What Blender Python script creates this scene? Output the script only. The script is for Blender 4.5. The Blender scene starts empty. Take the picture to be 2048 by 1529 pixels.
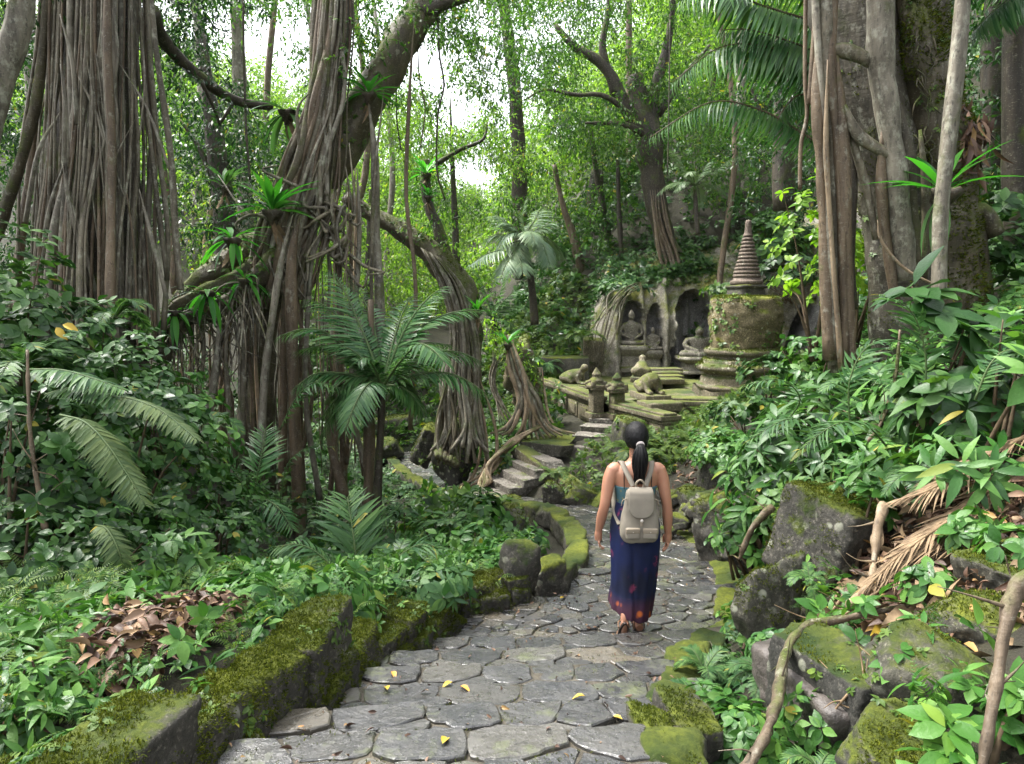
import bpy, bmesh, math, random
import numpy as np
from mathutils import Vector, Matrix
SC = bpy.context.scene
COL = SC.collection
RG = np.random.default_rng(11)
F = 1500.0; H = 1.65; W0, H0 = 1024.0, 764.5
TH = math.atan((764.5 - 600) / F)
CT, ST = math.cos(TH), math.sin(TH)

# ---------------------------------------------------------------- measuring
def P(px, py, Y):
    cx = (px - W0) / F; cz = -(py - H0) / F
    yy = CT + ST * cz; zz = -ST + CT * cz
    t = Y / yy
    return np.array([cx * t, Y, H + zz * t])

# ---------------------------------------------------------------- noise
def _hash(ix, iy, iz, seed):
    h = (ix * 374761393 + iy * 668265263 + iz * 2147483647 + seed * 974711) & 0xffffffff
    h = ((h ^ (h >> 13)) * 1274126177) & 0xffffffff
    h = h ^ (h >> 16)
    return (h & 0xffff) / 65535.0
def vn(Pp, sc=1.0, seed=0):
    q = np.asarray(Pp, float) * sc
    i = np.floor(q).astype(np.int64); f = q - i; f = f * f * (3 - 2 * f)
    r = 0
    for a in (0, 1):
        for b in (0, 1):
            for c in (0, 1):
                w = (f[..., 0] if a else 1 - f[..., 0]) * (f[..., 1] if b else 1 - f[..., 1]) * (f[..., 2] if c else 1 - f[..., 2])
                r = r + w * _hash(i[..., 0] + a, i[..., 1] + b, i[..., 2] + c, seed)
    return r * 2 - 1
def fbm(Pp, sc=1.0, seed=0, o=3):
    r = 0; a = 1.0
    for k in range(o):
        r = r + a * vn(Pp, sc * 2 ** k, seed + k * 17); a *= .5
    return r
def nrm(v):
    v = np.asarray(v, float)
    return v / np.maximum(np.linalg.norm(v, axis=-1, keepdims=True), 1e-9)
def rdir(n, rg=None):
    return nrm((rg or RG).normal(size=(n, 3)))
def frames(D, U):
    Y = nrm(D); X = np.cross(Y, U); bad = np.linalg.norm(X, axis=-1) < 1e-4
    if bad.any(): X[bad] = np.cross(Y[bad], np.array([1.0, .2, .1]))
    X = nrm(X); Z = np.cross(X, Y)
    return np.stack([X, Y, Z], axis=-1)

# ---------------------------------------------------------------- mesh builder
ORG = {}
def dress(src, seed, moss=2500, leafy=0, thr=.3, nz=.25, size=.012, lsize=.035):
    """raised moss tufts and tiny plants growing on the faces of a stone"""
    rg = np.random.default_rng(seed); V = np.concatenate(src.V); T = np.concatenate([f[:, :3] for f in src.Fs] + [f[:, [0, 2, 3]] for f in src.Fs if f.shape[1] == 4])
    a, b, c = V[T[:, 0]], V[T[:, 1]], V[T[:, 2]]; N = np.cross(b - a, c - a); A = np.linalg.norm(N, axis=1); ok = A > 1e-9; a, b, c, N, A = a[ok], b[ok], c[ok], N[ok] / A[ok][:, None], A[ok]
    out = MB(); out2 = MB()
    def smp(n):
        i = rg.choice(len(A), n, p=A / A.sum()); u = rg.random((n, 2)); s = np.sqrt(u[:, :1]); q = a[i] * (1 - s) + b[i] * s * (1 - u[:, 1:]) + c[i] * s * u[:, 1:]; return q, N[i]
    n = int(A.sum() / 2 * moss)
    if n:
        q, nn = smp(n); mk = (nn[:, 2] > nz) & (fbm(q, 3.5, 6, 3) + .5 * nn[:, 2] + rg.normal(size=len(q)) * .22 > thr); q, nn = q[mk], nn[mk]; k = len(q)
        if k:
            for j in range(3): out.inst(L4[0] * [.7, 1, 1], L4[1], frames(nrm(nn + rg.normal(size=(k, 3)) * .6), rdir(k, rg)), q + rg.normal(size=(k, 3)) * .004, rg.uniform(.6, 1.5, k) * size)
    n = int(A.sum() / 2 * leafy)
    if n:
        q, nn = smp(n); mk = (nn[:, 2] > -.5) & (fbm(q, 2.5, 9, 2) > .05); q, nn = q[mk], nn[mk]
        if len(q): put(out2, WH, q + nn * .008, nrm(nn + [0, 0, .6]), rg.uniform(.5, 1.4, len(q)) * lsize, rg)
    return out if out.V else None, out2 if out2.V else None
def dressed(src, parent, seed, **k):
    a, b = dress(src, seed, **k)
    if a: tag(a.build('moss', MT['mossfuzz'], parent), kind='stuff')
    if b: tag(b.build('creeper', MT['moss_leaf'], parent), kind='stuff')
class MB:
    def __init__(s): s.V = []; s.Fs = []; s.n = 0; s.M = []
    def add(s, V, Fc, mi=0):
        V = np.asarray(V, float).reshape(-1, 3); Fc = np.asarray(Fc, np.int64)
        s.V.append(V); s.Fs.append(Fc + s.n); s.M.append(mi); s.n += len(V)
    def inst(s, T, Fc, M, loc, sc, mi=0):
        N = len(loc); T = np.asarray(T, float); nv = len(T)
        sc = np.broadcast_to(np.asarray(sc, float).reshape(-1, 1, 1), (N, 1, 1))
        V = loc[:, None, :] + np.einsum('nij,vj->nvi', M, T) * sc
        off = (np.arange(N) * nv)[:, None, None]
        for f in (Fc if isinstance(Fc, list) else [Fc]):
            f = np.asarray(f, np.int64)
            s.Fs.append((f[None] + off).reshape(-1, f.shape[1]) + s.n); s.M.append(mi)
        s.V.append(V.reshape(-1, 3)); s.n += N * nv
    def merge(s, o, M=None, t=(0, 0, 0)):
        V = np.concatenate(o.V)
        if M is not None: V = V @ np.asarray(M).T
        s.V.append(V + np.asarray(t))
        for f, m in zip(o.Fs, o.M): s.Fs.append(f + s.n); s.M.append(m)
        s.n += len(V)
    def mesh(s, name, mats, smooth=True, org=(0, 0, 0)):
        me = bpy.data.meshes.new(name)
        V = np.concatenate(s.V) - np.asarray(org)
        me.vertices.add(len(V)); me.vertices.foreach_set('co', V.astype(np.float32).ravel())
        loops = np.concatenate([f.ravel() for f in s.Fs])
        sizes = np.concatenate([np.full(len(f), f.shape[1]) for f in s.Fs])
        mi = np.concatenate([np.full(len(f), m) for f, m in zip(s.Fs, s.M)])
        me.loops.add(len(loops)); me.loops.foreach_set('vertex_index', loops.astype(np.int32))
        me.polygons.add(len(sizes))
        st = np.concatenate([[0], np.cumsum(sizes)[:-1]])
        me.polygons.foreach_set('loop_start', st.astype(np.int32))
        me.polygons.foreach_set('material_index', mi.astype(np.int32))
        me.polygons.foreach_set('use_smooth', np.full(len(sizes), bool(smooth)))
        me.update(calc_edges=True); me.validate()
        for m in (mats if isinstance(mats, (list, tuple)) else [mats]): me.materials.append(m)
        return me
    def build(s, name, mats, parent=None, smooth=True, org=None):
        if parent is not None: o0 = ORG.get(parent.name, (0, 0, 0)) if org is None else org
        else: o0 = (0, 0, 0) if org is None else org
        me = s.mesh(name, mats, smooth, o0)
        o = bpy.data.objects.new(name, me); COL.objects.link(o)
        if parent is not None: o.parent = parent; ORG[o.name] = o0
        else: o.location = o0; ORG[o.name] = tuple(o0)
        return o
def tag(o, label=None, cat=None, group=None, kind=None):
    if label: o['label'] = label
    if cat: o['category'] = cat
    if group: o['group'] = group
    if kind: o['kind'] = kind
    return o
def thing(name, label, cat, loc=(0, 0, 0), group=None, rz=0, sc=1.0):
    o = bpy.data.objects.new(name, None); COL.objects.link(o)
    o.location = tuple(float(v) for v in loc); o.rotation_euler = (0, 0, rz)
    o.scale = (sc, sc, sc) if not hasattr(sc, '__len__') else sc
    o.empty_display_size = .1; ORG[o.name] = tuple(float(v) for v in loc)
    return tag(o, label, cat, group)
def use(name, me, parent):
    o = bpy.data.objects.new(name, me); COL.objects.link(o); o.parent = parent
    return o
def struct(name, mb, mat, smooth=True):
    return tag(mb.build(name, mat, smooth=smooth), kind='structure')

# ---------------------------------------------------------------- primitives
def catmull(p, k):
    p = np.asarray(p, float)
    if len(p) < 3 and k > 1:
        t = np.linspace(0, 1, k + 1)[:, None]; return p[0] + (p[1] - p[0]) * t if p.ndim > 1 else p
    q = np.vstack([2 * p[0] - p[1], p, 2 * p[-1] - p[-2]]); out = []
    for i in range(1, len(q) - 2):
        for j in range(k):
            t = j / k; a, b, c, d = q[i - 1], q[i], q[i + 1], q[i + 2]
            out.append(.5 * (2 * b + (c - a) * t + (2 * a - 5 * b + 4 * c - d) * t * t + (-a + 3 * b - 3 * c + d) * t ** 3))
    out.append(p[-1]); return np.array(out)
def tube(mb, pts, rad, sides=8, k=4, noise=0.0, nsc=3.0, seed=0, cap=True, mi=0, lobes=0, lobea=0.0):
    pts = np.asarray(pts, float); rad = np.broadcast_to(np.asarray(rad, float), (len(pts),)) if np.ndim(rad) == 0 else np.asarray(rad, float)
    pr = catmull(np.hstack([pts, rad[:, None]]), k) if k > 1 else np.hstack([pts, rad[:, None]])
    p, r = pr[:, :3], np.maximum(pr[:, 3], 1e-4); n = len(p)
    T = np.gradient(p, axis=0); T = nrm(T)
    u = np.cross(T[0], [0.3, 1, .1]); u = u / np.linalg.norm(u)
    A = []; 
    for i in range(n):
        u = u - T[i] * np.dot(u, T[i]); u = u / max(np.linalg.norm(u), 1e-9); A.append(u)
    A = np.array(A); B = np.cross(T, A)
    th = np.arange(sides) / sides * 2 * np.pi
    ring = A[:, None, :] * np.cos(th)[None, :, None] + B[:, None, :] * np.sin(th)[None, :, None]
    rr = np.repeat(r[:, None], sides, 1)
    if lobes: rr = rr * (1 + lobea * np.cos(th[None] * lobes + seed + np.linspace(0, 2, n)[:, None]))
    V = p[:, None, :] + ring * rr[:, :, None]
    if noise: V = V + ring * (rr * noise * fbm(V, nsc, seed, 2))[:, :, None]
    i = np.arange(n - 1)[:, None]; j = np.arange(sides)[None]
    a = i * sides + j; b = i * sides + (j + 1) % sides
    Fq = np.stack([a, b, b + sides, a + sides], -1).reshape(-1, 4)
    mb.add(V.reshape(-1, 3), Fq, mi)
    if cap:
        for e, kk in ((0, 1), (n - 1, 0)):
            base = mb.n - n * sides
            c = np.arange(sides) + e * sides
            V0 = V[e].mean(0)
            nn = mb.n; mb.V.append(V0[None]); mb.n += 1
            tri = np.stack([c + base, np.roll(c, -1) + base, np.full(sides, nn)], -1)
            if kk: tri = tri[:, ::-1]
            mb.Fs.append(tri); mb.M.append(mi)
            # keep base offset right for second cap
            if e == 0:
                base_shift = 1
        
def tube2(mb, pts, rad, **k):      # safe caps
    t = MB(); kk = dict(k); kk['cap'] = False
    tube(t, pts, rad, **kk)
    V = t.V[0]; sides = k.get('sides', 8); n = len(V) // sides
    c0 = V[:sides].mean(0); c1 = V[-sides:].mean(0)
    V2 = np.vstack([V, c0, c1]); j = np.arange(sides)
    t0 = np.stack([(j + 1) % sides, j, np.full(sides, len(V))], -1)
    e = (n - 1) * sides
    t1 = np.stack([e + j, e + (j + 1) % sides, np.full(sides, len(V) + 1)], -1)
    base = mb.n; mb.V.append(V2); mb.n += len(V2)
    mi = k.get('mi', 0)
    for f in (t.Fs[0], t0, t1): mb.Fs.append(f + base); mb.M.append(mi)
def loft(mb, secs, sides=24, k=3, mi=0, sq=2.0, cap=True):
    """secs: (x,y,z,rx,ry) horizontal superellipse sections"""
    s = np.asarray(secs, float); s = catmull(s, k) if k > 1 else s; n = len(s)
    th = np.arange(sides) / sides * 2 * np.pi
    c, sn = np.cos(th), np.sin(th)
    ex = np.sign(c) * np.abs(c) ** (2 / sq); ey = np.sign(sn) * np.abs(sn) ** (2 / sq)
    V = np.zeros((n, sides, 3)); V[..., 0] = s[:, 0:1] + s[:, 3:4] * ex; V[..., 1] = s[:, 1:2] + s[:, 4:5] * ey; V[..., 2] = s[:, 2:3]
    Vf = V.reshape(-1, 3)
    i = np.arange(n - 1)[:, None]; j = np.arange(sides)[None]; a = i * sides + j; b = i * sides + (j + 1) % sides
    Fq = np.stack([a, b, b + sides, a + sides], -1).reshape(-1, 4)
    base = mb.n
    if cap:
        V2 = np.vstack([Vf, V[0].mean(0), V[-1].mean(0)]); jj = np.arange(sides); e = (n - 1) * sides
        mb.V.append(V2); mb.n += len(V2)
        mb.Fs.append(np.stack([(jj + 1) % sides, jj, np.full(sides, len(Vf))], -1) + base); mb.M.append(mi)
        mb.Fs.append(np.stack([e + jj, e + (jj + 1) % sides, np.full(sides, len(Vf) + 1)], -1) + base); mb.M.append(mi)
    else: mb.V.append(Vf); mb.n += len(Vf)
    mb.Fs.append(Fq + base); mb.M.append(mi)
    return V
_ico = {}
def ico(sub):
    if sub not in _ico:
        bm = bmesh.new(); bmesh.ops.create_icosphere(bm, subdivisions=sub, radius=1)
        _ico[sub] = (np.array([v.co[:] for v in bm.verts]), np.array([[v.index for v in f.verts] for f in bm.faces])); bm.free()
    return _ico[sub]
def rotm(rx=0, ry=0, rz=0):
    return np.array((Matrix.Rotation(rz, 3, 'Z') @ Matrix.Rotation(ry, 3, 'Y') @ Matrix.Rotation(rx, 3, 'X')))
def rock(mb, c, ext, rot=(0, 0, 0), seed=0, p=14, extra=7, noise=.06, sub=4, boxy=True, mi=0):
    d, fc = ico(sub); rg = np.random.default_rng(seed + 5)
    N = []; h = []
    if boxy:
        for a in range(3):
            for s in (-1, 1):
                n = np.zeros(3); n[a] = s; n = nrm(n + rg.normal(size=3) * .07); N.append(n); h.append(1)
    for i in range(extra):
        N.append(rdir(1, rg)[0]); h.append(rg.uniform(.95, 1.25) if boxy else rg.uniform(.75, 1.05))
    N = np.array(N); h = np.array(h)
    q = np.maximum(d @ N.T / h, 1e-4)
    r = (q ** p).sum(1) ** (-1 / p)
    V = d * np.minimum(r, 1.8)[:, None]
    V = V * np.asarray(ext)
    s0 = float(np.mean(ext))
    nv = nrm(V); V = V + nv * (fbm(V / s0 + seed * 3.1, 1.7, seed, 3) * noise * s0)[:, None] - nv * (np.abs(fbm(V / s0 + seed, 3.2, seed + 1, 3)) * .05 * s0)[:, None]
    V = V + nv * (fbm(V + seed, 11, seed + 3, 3) * .011 * min(1, s0 / .15) + fbm(V, 45, seed + 4, 2) * .0035)[:, None]
    V = V @ rotm(*rot).T + np.asarray(c)
    mb.add(V, fc, mi)
def box(mb, c, h, rot=(0, 0, 0), mi=0, bev=0.0):
    if bev <= 0:
        V = np.array([[x, y, z] for x in (-1, 1) for y in (-1, 1) for z in (-1, 1)], float) * h
        Fc = [[0, 1, 3, 2], [4, 6, 7, 5], [0, 4, 5, 1], [2, 3, 7, 6], [0, 2, 6, 4], [1, 5, 7, 3]]
        mb.add(V @ rotm(*rot).T + np.asarray(c), Fc, mi)
    else:
        bm = bmesh.new(); bmesh.ops.create_cube(bm, size=2)
        for v in bm.verts: v.co = Vector((v.co.x * h[0], v.co.y * h[1], v.co.z * h[2]))
        bmesh.ops.bevel(bm, geom=bm.edges[:], offset=bev, segments=2, affect='EDGES', profile=.6)
        V = np.array([v.co[:] for v in bm.verts]) @ rotm(*rot).T + np.asarray(c); base = mb.n
        mb.V.append(V); mb.n += len(V)
        for f in bm.faces: mb.Fs.append(np.array([[v.index + base for v in f.verts]])); mb.M.append(mi)
        bm.free()
def ell(mb, c, r, rot=(0, 0, 0), sub=3, mi=0):
    d, fc = ico(sub); mb.add((d * r) @ rotm(*rot).T + np.asarray(c), fc, mi)
def remesh(o, vox, sm=2):
    m = o.modifiers.new('remesh', 'REMESH'); m.mode = 'VOXEL'; m.voxel_size = vox; m.use_smooth_shade = True
    if sm:
        s = o.modifiers.new('smooth', 'SMOOTH'); s.iterations = sm; s.factor = .5
# ---------------------------------------------------------------- materials
class NT:
    def __init__(s, name):
        s.m = bpy.data.materials.new(name); s.m.use_nodes = True; s.t = s.m.node_tree; s.t.nodes.clear()
        s.out = s.n('ShaderNodeOutputMaterial')
    def n(s, t, **k):
        nd = s.t.nodes.new(t)
        for a, b in k.items():
            if hasattr(nd, a): setattr(nd, a, b)
        return nd
    def l(s, a, b): s.t.links.new(a, b)
    def val(s, sock, v):
        if isinstance(v, (int, float)): sock.default_value = v
        elif isinstance(v, (tuple, list)): sock.default_value = (*v, 1)[:4] if len(sock.default_value) == 4 else v
        else: s.l(v, sock)
    def math(s, op, a, b=0.0, c=None, clamp=False):
        nd = s.n('ShaderNodeMath', operation=op); nd.use_clamp = clamp; s.val(nd.inputs[0], a); s.val(nd.inputs[1], b)
        if c is not None: s.val(nd.inputs[2], c)
        return nd.outputs[0]
    def mix(s, f, a, b, bt='MIX'):
        nd = s.n('ShaderNodeMix'); nd.data_type = 'RGBA'; nd.blend_type = bt
        s.val(nd.inputs[0], f); s.val(nd.inputs[6], a); s.val(nd.inputs[7], b); return nd.outputs[2]
    def ramp(s, f, stops, interp='LINEAR'):
        nd = s.n('ShaderNodeValToRGB'); cr = nd.color_ramp; cr.interpolation = interp
        while len(cr.elements) < len(stops): cr.elements.new(.5)
        for e, (p, c) in zip(cr.elements, stops):
            e.position = p; e.color = (*c, 1) if len(c) == 3 else c
        s.l(f, nd.inputs[0]); return nd.outputs[0]
    def step(s, f, a, b):
        nd = s.n('ShaderNodeMapRange'); nd.clamp = True; s.l(f, nd.inputs[0]); nd.inputs[1].default_value = a; nd.inputs[2].default_value = b
        return nd.outputs[0]
    def co(s, scale=(1, 1, 1), kind='Object'):
        tc = s.n('ShaderNodeTexCoord'); mp = s.n('ShaderNodeMapping'); mp.inputs['Scale'].default_value = scale
        s.l(tc.outputs[kind], mp.inputs[0]); return mp.outputs[0]
    def pos(s, scale=(1, 1, 1)):
        g = s.n('ShaderNodeNewGeometry'); mp = s.n('ShaderNodeMapping'); mp.inputs['Scale'].default_value = scale
        s.l(g.outputs['Position'], mp.inputs[0]); return mp.outputs[0]
    def noise(s, v, sc, det=4, rough=.6, out=0, dist=0):
        nd = s.n('ShaderNodeTexNoise'); s.l(v, nd.inputs['Vector']); nd.inputs['Scale'].default_value = sc
        nd.inputs['Detail'].default_value = det; nd.inputs['Roughness'].default_value = rough; nd.inputs['Distortion'].default_value = dist
        return nd.outputs[out]
    def vor(s, v, sc, feat='F1', out='Distance'):
        nd = s.n('ShaderNodeTexVoronoi'); nd.feature = feat; s.l(v, nd.inputs['Vector']); nd.inputs['Scale'].default_value = sc
        return nd.outputs[out]
    def bump(s, h, st=.5, dist=.02, nrmi=None):
        nd = s.n('ShaderNodeBump'); s.l(h, nd.inputs['Height']); nd.inputs['Strength'].default_value = st; nd.inputs['Distance'].default_value = dist
        if nrmi is not None: s.l(nrmi, nd.inputs['Normal'])
        return nd.outputs[0]
    def pr(s, col, rough=.6, spec=.5, normal=None, **k):
        nd = s.n('ShaderNodeBsdfPrincipled'); s.val(nd.inputs['Base Color'], col); s.val(nd.inputs['Roughness'], rough)
        nd.inputs['Specular IOR Level'].default_value = spec
        if normal is not None: s.l(normal, nd.inputs['Normal'])
        for a, b in k.items(): s.val(nd.inputs[a.replace('_', ' ')], b)
        return nd
    def done(s, sh):
        s.l(sh.outputs[0] if hasattr(sh, 'outputs') else sh, s.out.inputs[0]); return s.m
    def up(s):
        g = s.n('ShaderNodeNewGeometry'); x = s.n('ShaderNodeSeparateXYZ'); s.l(g.outputs['Normal'], x.inputs[0]); return x.outputs[2]
    def isl(s): return s.n('ShaderNodeNewGeometry').outputs['Random Per Island']
    def orand(s): return s.n('ShaderNodeObjectInfo').outputs['Random']

def leaf_mat(name, cols, rough=.42, trans=.35, tcol=1.6, veins=False, spec=.32, yellow=True):
    t = NT(name); r = t.isl(); n = len(cols)
    st = [(i / max(n - 1, 1) * .93, c) for i, c in enumerate(cols)]
    if yellow: st.append((.985, tuple(cols[-1]))); st.append((1.0, (.30, .24, .03)))
    c = t.ramp(r, st)
    o = t.orand(); c = t.mix(t.math('MULTIPLY', o, .35), c, tuple(v * .6 for v in cols[0]))
    pn = t.noise(t.pos(), 1.3, 2); c = t.mix(t.step(pn, .3, .7), c, t.mix(1.0, c, (1.25, 1.15, .8), 'MULTIPLY'))
    ro = t.math('ADD', rough - .1, t.math('MULTIPLY', r, .25))
    nm = t.bump(t.noise(t.pos(), 60, 2), .25, .01)
    b = t.pr(c, ro, spec, nm)
    tr = t.n('ShaderNodeBsdfTranslucent'); t.l(t.mix(1.0, c, (tcol * 1.0, tcol * 1.1, tcol * .6), 'MULTIPLY'), tr.inputs[0])
    mx = t.n('ShaderNodeMixShader'); mx.inputs[0].default_value = trans; t.l(b.outputs[0], mx.inputs[1]); t.l(tr.outputs[0], mx.inputs[2])
    return t.done(mx)

MT = {}
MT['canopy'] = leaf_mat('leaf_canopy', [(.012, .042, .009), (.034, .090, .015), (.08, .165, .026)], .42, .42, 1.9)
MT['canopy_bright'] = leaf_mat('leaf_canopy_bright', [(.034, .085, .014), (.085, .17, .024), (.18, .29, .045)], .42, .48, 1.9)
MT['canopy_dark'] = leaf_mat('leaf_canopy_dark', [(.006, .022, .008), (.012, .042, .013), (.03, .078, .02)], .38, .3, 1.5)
MT['shrub'] = leaf_mat('leaf_shrub', [(.009, .038, .009), (.024, .078, .016), (.055, .14, .028)], .40, .18, 1.4)
MT['herb'] = leaf_mat('leaf_herb', [(.018, .072, .014), (.045, .135, .026), (.095, .21, .042)], .42, .22, 1.5)
MT['fern'] = leaf_mat('leaf_fern', [(.02, .065, .025), (.045, .115, .038), (.09, .18, .06)], .45, .25, 1.5)
MT['palm'] = leaf_mat('leaf_palm', [(.026, .085, .032), (.05, .125, .045), (.085, .18, .065)], .3, .25, 1.5, yellow=False)
MT['palm_grey'] = leaf_mat('leaf_palm_grey', [(.10, .17, .11), (.15, .22, .15)], .4, .25, 1.3, yellow=False)
MT['lime'] = leaf_mat('leaf_lime', [(.07, .17, .014), (.12, .24, .02), (.19, .31, .035)], .4, .45, 1.5, yellow=False)
MT['moss_leaf'] = leaf_mat('leaf_moss_cover', [(.03, .075, .015), (.065, .125, .024), (.12, .19, .04)], .5, .3, 1.4)
MT['mossfuzz'] = leaf_mat('moss_tufts', [(.028, .042, .006), (.065, .088, .012), (.12, .145, .018)], .8, .2, 1.2, spec=.1, yellow=False)
MT['nest'] = leaf_mat('leaf_nest_fern', [(.02, .12, .02), (.04, .2, .02), (.07, .26, .03)], .3, .4, 1.6, yellow=False)
MT['dull'] = leaf_mat('leaf_dull_bracken', [(.055, .10, .04), (.085, .135, .055), (.12, .17, .07)], .6, .25, 1.3)
def simple(name, c0, c1, sc=8, rough=.8, bumpst=.4, bd=.01, spec=.3, stretch=(1, 1, 1)):
    t = NT(name); v = t.co(stretch); n = t.noise(v, sc, 5); c = t.mix(t.step(n, .3, .7), c0, c1)
    return t.done(t.pr(c, rough, spec, t.bump(n, bumpst, bd)))
def dead():
    t = NT('dead_leaves'); c = t.ramp(t.isl(), [(0, (.035, .018, .011)), (.35, (.08, .042, .025)), (.6, (.14, .078, .046)), (.85, (.22, .14, .085)), (1, (.28, .17, .05))])
    return t.done(t.pr(c, .55, .4, t.bump(t.noise(t.pos(), 40, 3), .3, .01)))
MT['dead'] = dead()
MT['straw'] = simple('dry_frond', (.10, .065, .034), (.27, .19, .11), 14, .7)
MT['yellow'] = simple('yellow_leaf', (.38, .26, .03), (.5, .36, .06), 8, .5)
MT['orange'] = simple('orange_leaf', (.6, .24, .03), (.65, .35, .08), 8, .5)
MT['stem'] = simple('green_stem', (.03, .07, .02), (.07, .1, .03), 9, .6)
MT['twig'] = simple('brown_twig', (.05, .035, .02), (.12, .085, .05), 20, .8)

def bark(name, c0, c1, moss=.35, lichen=.3, stretch=(1, 1, .18), sc=9, lc=(.27, .27, .22), mc=(.035, .046, .009), depth=.02):
    t = NT(name); v = t.pos(stretch); g = t.noise(v, sc, 6, .65); g2 = t.noise(t.pos(), 1.6, 4)
    c = t.mix(t.step(g, .32, .68), c0, c1)
    c = t.mix(t.math('MULTIPLY', t.step(g2, .4, .7), .45), c, tuple(v_ * .45 for v_ in c0))
    ln = t.noise(t.pos((1, 1, .7)), 11, 5, .7); lm = t.step(ln, .60 - .12 * lichen, .66)
    c = t.mix(t.math('MULTIPLY', lm, min(1, lichen * 2)), c, lc)
    mn = t.math('ADD', t.noise(t.pos(), 2.3, 5, .65), t.math('MULTIPLY', t.up(), .18)); mm = t.step(mn, .64 - .22 * moss, .80 - .22 * moss)
    mcol = t.mix(t.noise(t.pos(), 30, 3), mc, tuple(q * 2.4 for q in mc))
    c = t.mix(mm, c, mcol)
    isl = t.isl(); c = t.mix(1.0, c, t.ramp(isl, [(0, (.55, .55, .55)), (.5, (.95, .93, .9)), (1, (1.35, 1.3, 1.2))]), 'MULTIPLY')
    fl = t.step(t.noise(t.pos((1, 1, 3.2)), 24, 3, .7), .60, .68); c = t.mix(t.math('MULTIPLY', fl, .45), c, (.30, .28, .22))
    fd = t.step(t.noise(t.pos((1, 1, .35)), 34, 3, .7), .57, .66); c = t.mix(t.math('MULTIPLY', fd, .6), c, tuple(v_ * .3 for v_ in c0))
    ring = t.noise(t.pos((1, 1, 6)), 5, 3)
    h = t.math('ADD', g, t.math('MULTIPLY', ring, .3)); h = t.math('ADD', h, t.math('MULTIPLY', t.math('MULTIPLY', mm, t.noise(t.pos(), 50, 3)), .6))
    return t.done(t.pr(c, t.math('ADD', .62, t.math('MULTIPLY', mm, .3)), .35, t.bump(h, .8, depth)))
MT['bark_root'] = bark('bark_root', (.05, .043, .03), (.21, .185, .135), .22, .6)
MT['bark_grey'] = bark('bark_grey', (.07, .063, .048), (.25, .225, .18), .28, .8)
MT['bark_dark'] = bark('bark_dark', (.02, .017, .012), (.06, .048, .033), .45, .1)
MT['bark_moss'] = bark('bark_moss', (.035, .029, .018), (.10, .085, .05), .55, .2)
MT['bark_brown'] = bark('bark_brown', (.058, .041, .026), (.175, .13, .085), .22, .25)
MT['bark_trunk'] = bark('bark_trunk', (.04, .036, .027), (.13, .115, .085), .42, .5)
MT['root_litter'] = bark('root_litter', (.05, .038, .026), (.17, .13, .09), 0, .3)
MT['root_pale'] = bark('root_pale', (.14, .10, .065), (.34, .26, .17), .12, .3)

def stone(name, c0, c1, moss=.4, upw=.5, mc=(.035, .048, .007), mc2=(.17, .19, .02), lich=.25, wet=False, sc=5, mb_=0.0, patch=2.0, bst=.7):
    t = NT(name); g = t.noise(t.pos(), sc, 8, .65); big = t.noise(t.pos(), 1.7, 4)
    c = t.mix(t.step(g, .3, .7), c0, c1); c = t.mix(t.math('MULTIPLY', t.isl(), .5), c, tuple(v * .55 for v in c0))
    c = t.mix(t.math('MULTIPLY', t.step(big, .45, .7), .5), c, tuple(v * .5 for v in c0))
    sp = t.noise(t.pos(), 34, 5, .8); c = t.mix(t.math('MULTIPLY', t.step(sp, .54, .64), .55), c, tuple(v * 1.9 for v in c1)); c = t.mix(t.math('MULTIPLY', t.step(sp, .46, .36), .6), c, tuple(v * .4 for v in c0))
    lm = t.step(t.vor(t.pos(), 9), .30, .22); lm2 = t.math('MULTIPLY', t.math('MULTIPLY', lm, t.step(t.noise(t.pos(), 2.1, 3), .52, .6)), lich * 2, clamp=True)
    c = t.mix(lm2, c, (.42, .43, .33))
    up = t.up(); mn = t.math('ADD', t.noise(t.pos(), patch, 6, .7), t.math('MULTIPLY', t.math('SUBTRACT', up, .3), upw * .35))
    mn = t.math('ADD', mn, t.math('MULTIPLY', t.math('SUBTRACT', t.noise(t.pos(), 13, 5, .75), .5), .45))
    mm = t.step(mn, .66 - .3 * moss, .80 - .3 * moss)
    fine = t.noise(t.pos(), 38, 5, .75); mcol = t.mix(t.step(fine, .3, .7), mc, mc2)
    mcol = t.mix(t.step(big, .35, .65), mcol, (mc[0] * .55, mc[1] * .75, mc[2] * .9))
    c = t.mix(mm, c, mcol)
    h = t.math('ADD', t.math('MULTIPLY', t.noise(t.pos(), sc * 4, 8, .75), 1.3), t.math('MULTIPLY', mm, t.math('MULTIPLY', fine, .7)))
    r = t.math('ADD', .32 if wet else .7, t.math('MULTIPLY', mm, .45 if wet else .25), clamp=True)
    return t.done(t.pr(c, r, .5 if wet else .3, t.bump(h, bst, .02)))
MT['rock_moss'] = stone('rock_moss', (.035, .034, .028), (.115, .105, .085), .5, .8)
MT['rock_bare'] = stone('rock_bare', (.045, .044, .034), (.15, .14, .105), .36, .9, lich=.35)
MT['rock_dark'] = stone('rock_dark', (.03, .03, .026), (.09, .085, .07), .3, 1.0)
MT['wall_stone'] = stone('wall_stone', (.035, .033, .027), (.12, .11, .09), .42, .9, lich=.2)
MT['curb_moss'] = stone('curb_moss', (.06, .058, .045), (.15, .14, .11), .75, .9)
MT['temple'] = stone('temple_stone', (.08, .07, .046), (.24, .205, .135), .55, .7, mc=(.055, .066, .014), mc2=(.17, .18, .04))
MT['temple_bell'] = stone('bell_stone', (.09, .075, .035), (.32, .26, .15), .50, 1.3, mc=(.09, .10, .015), mc2=(.26, .25, .04), lich=.4, sc=4)
MT['spire'] = stone('spire_stone', (.08, .06, .045), (.20, .155, .12), .06, .4, lich=.4, sc=12)
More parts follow.
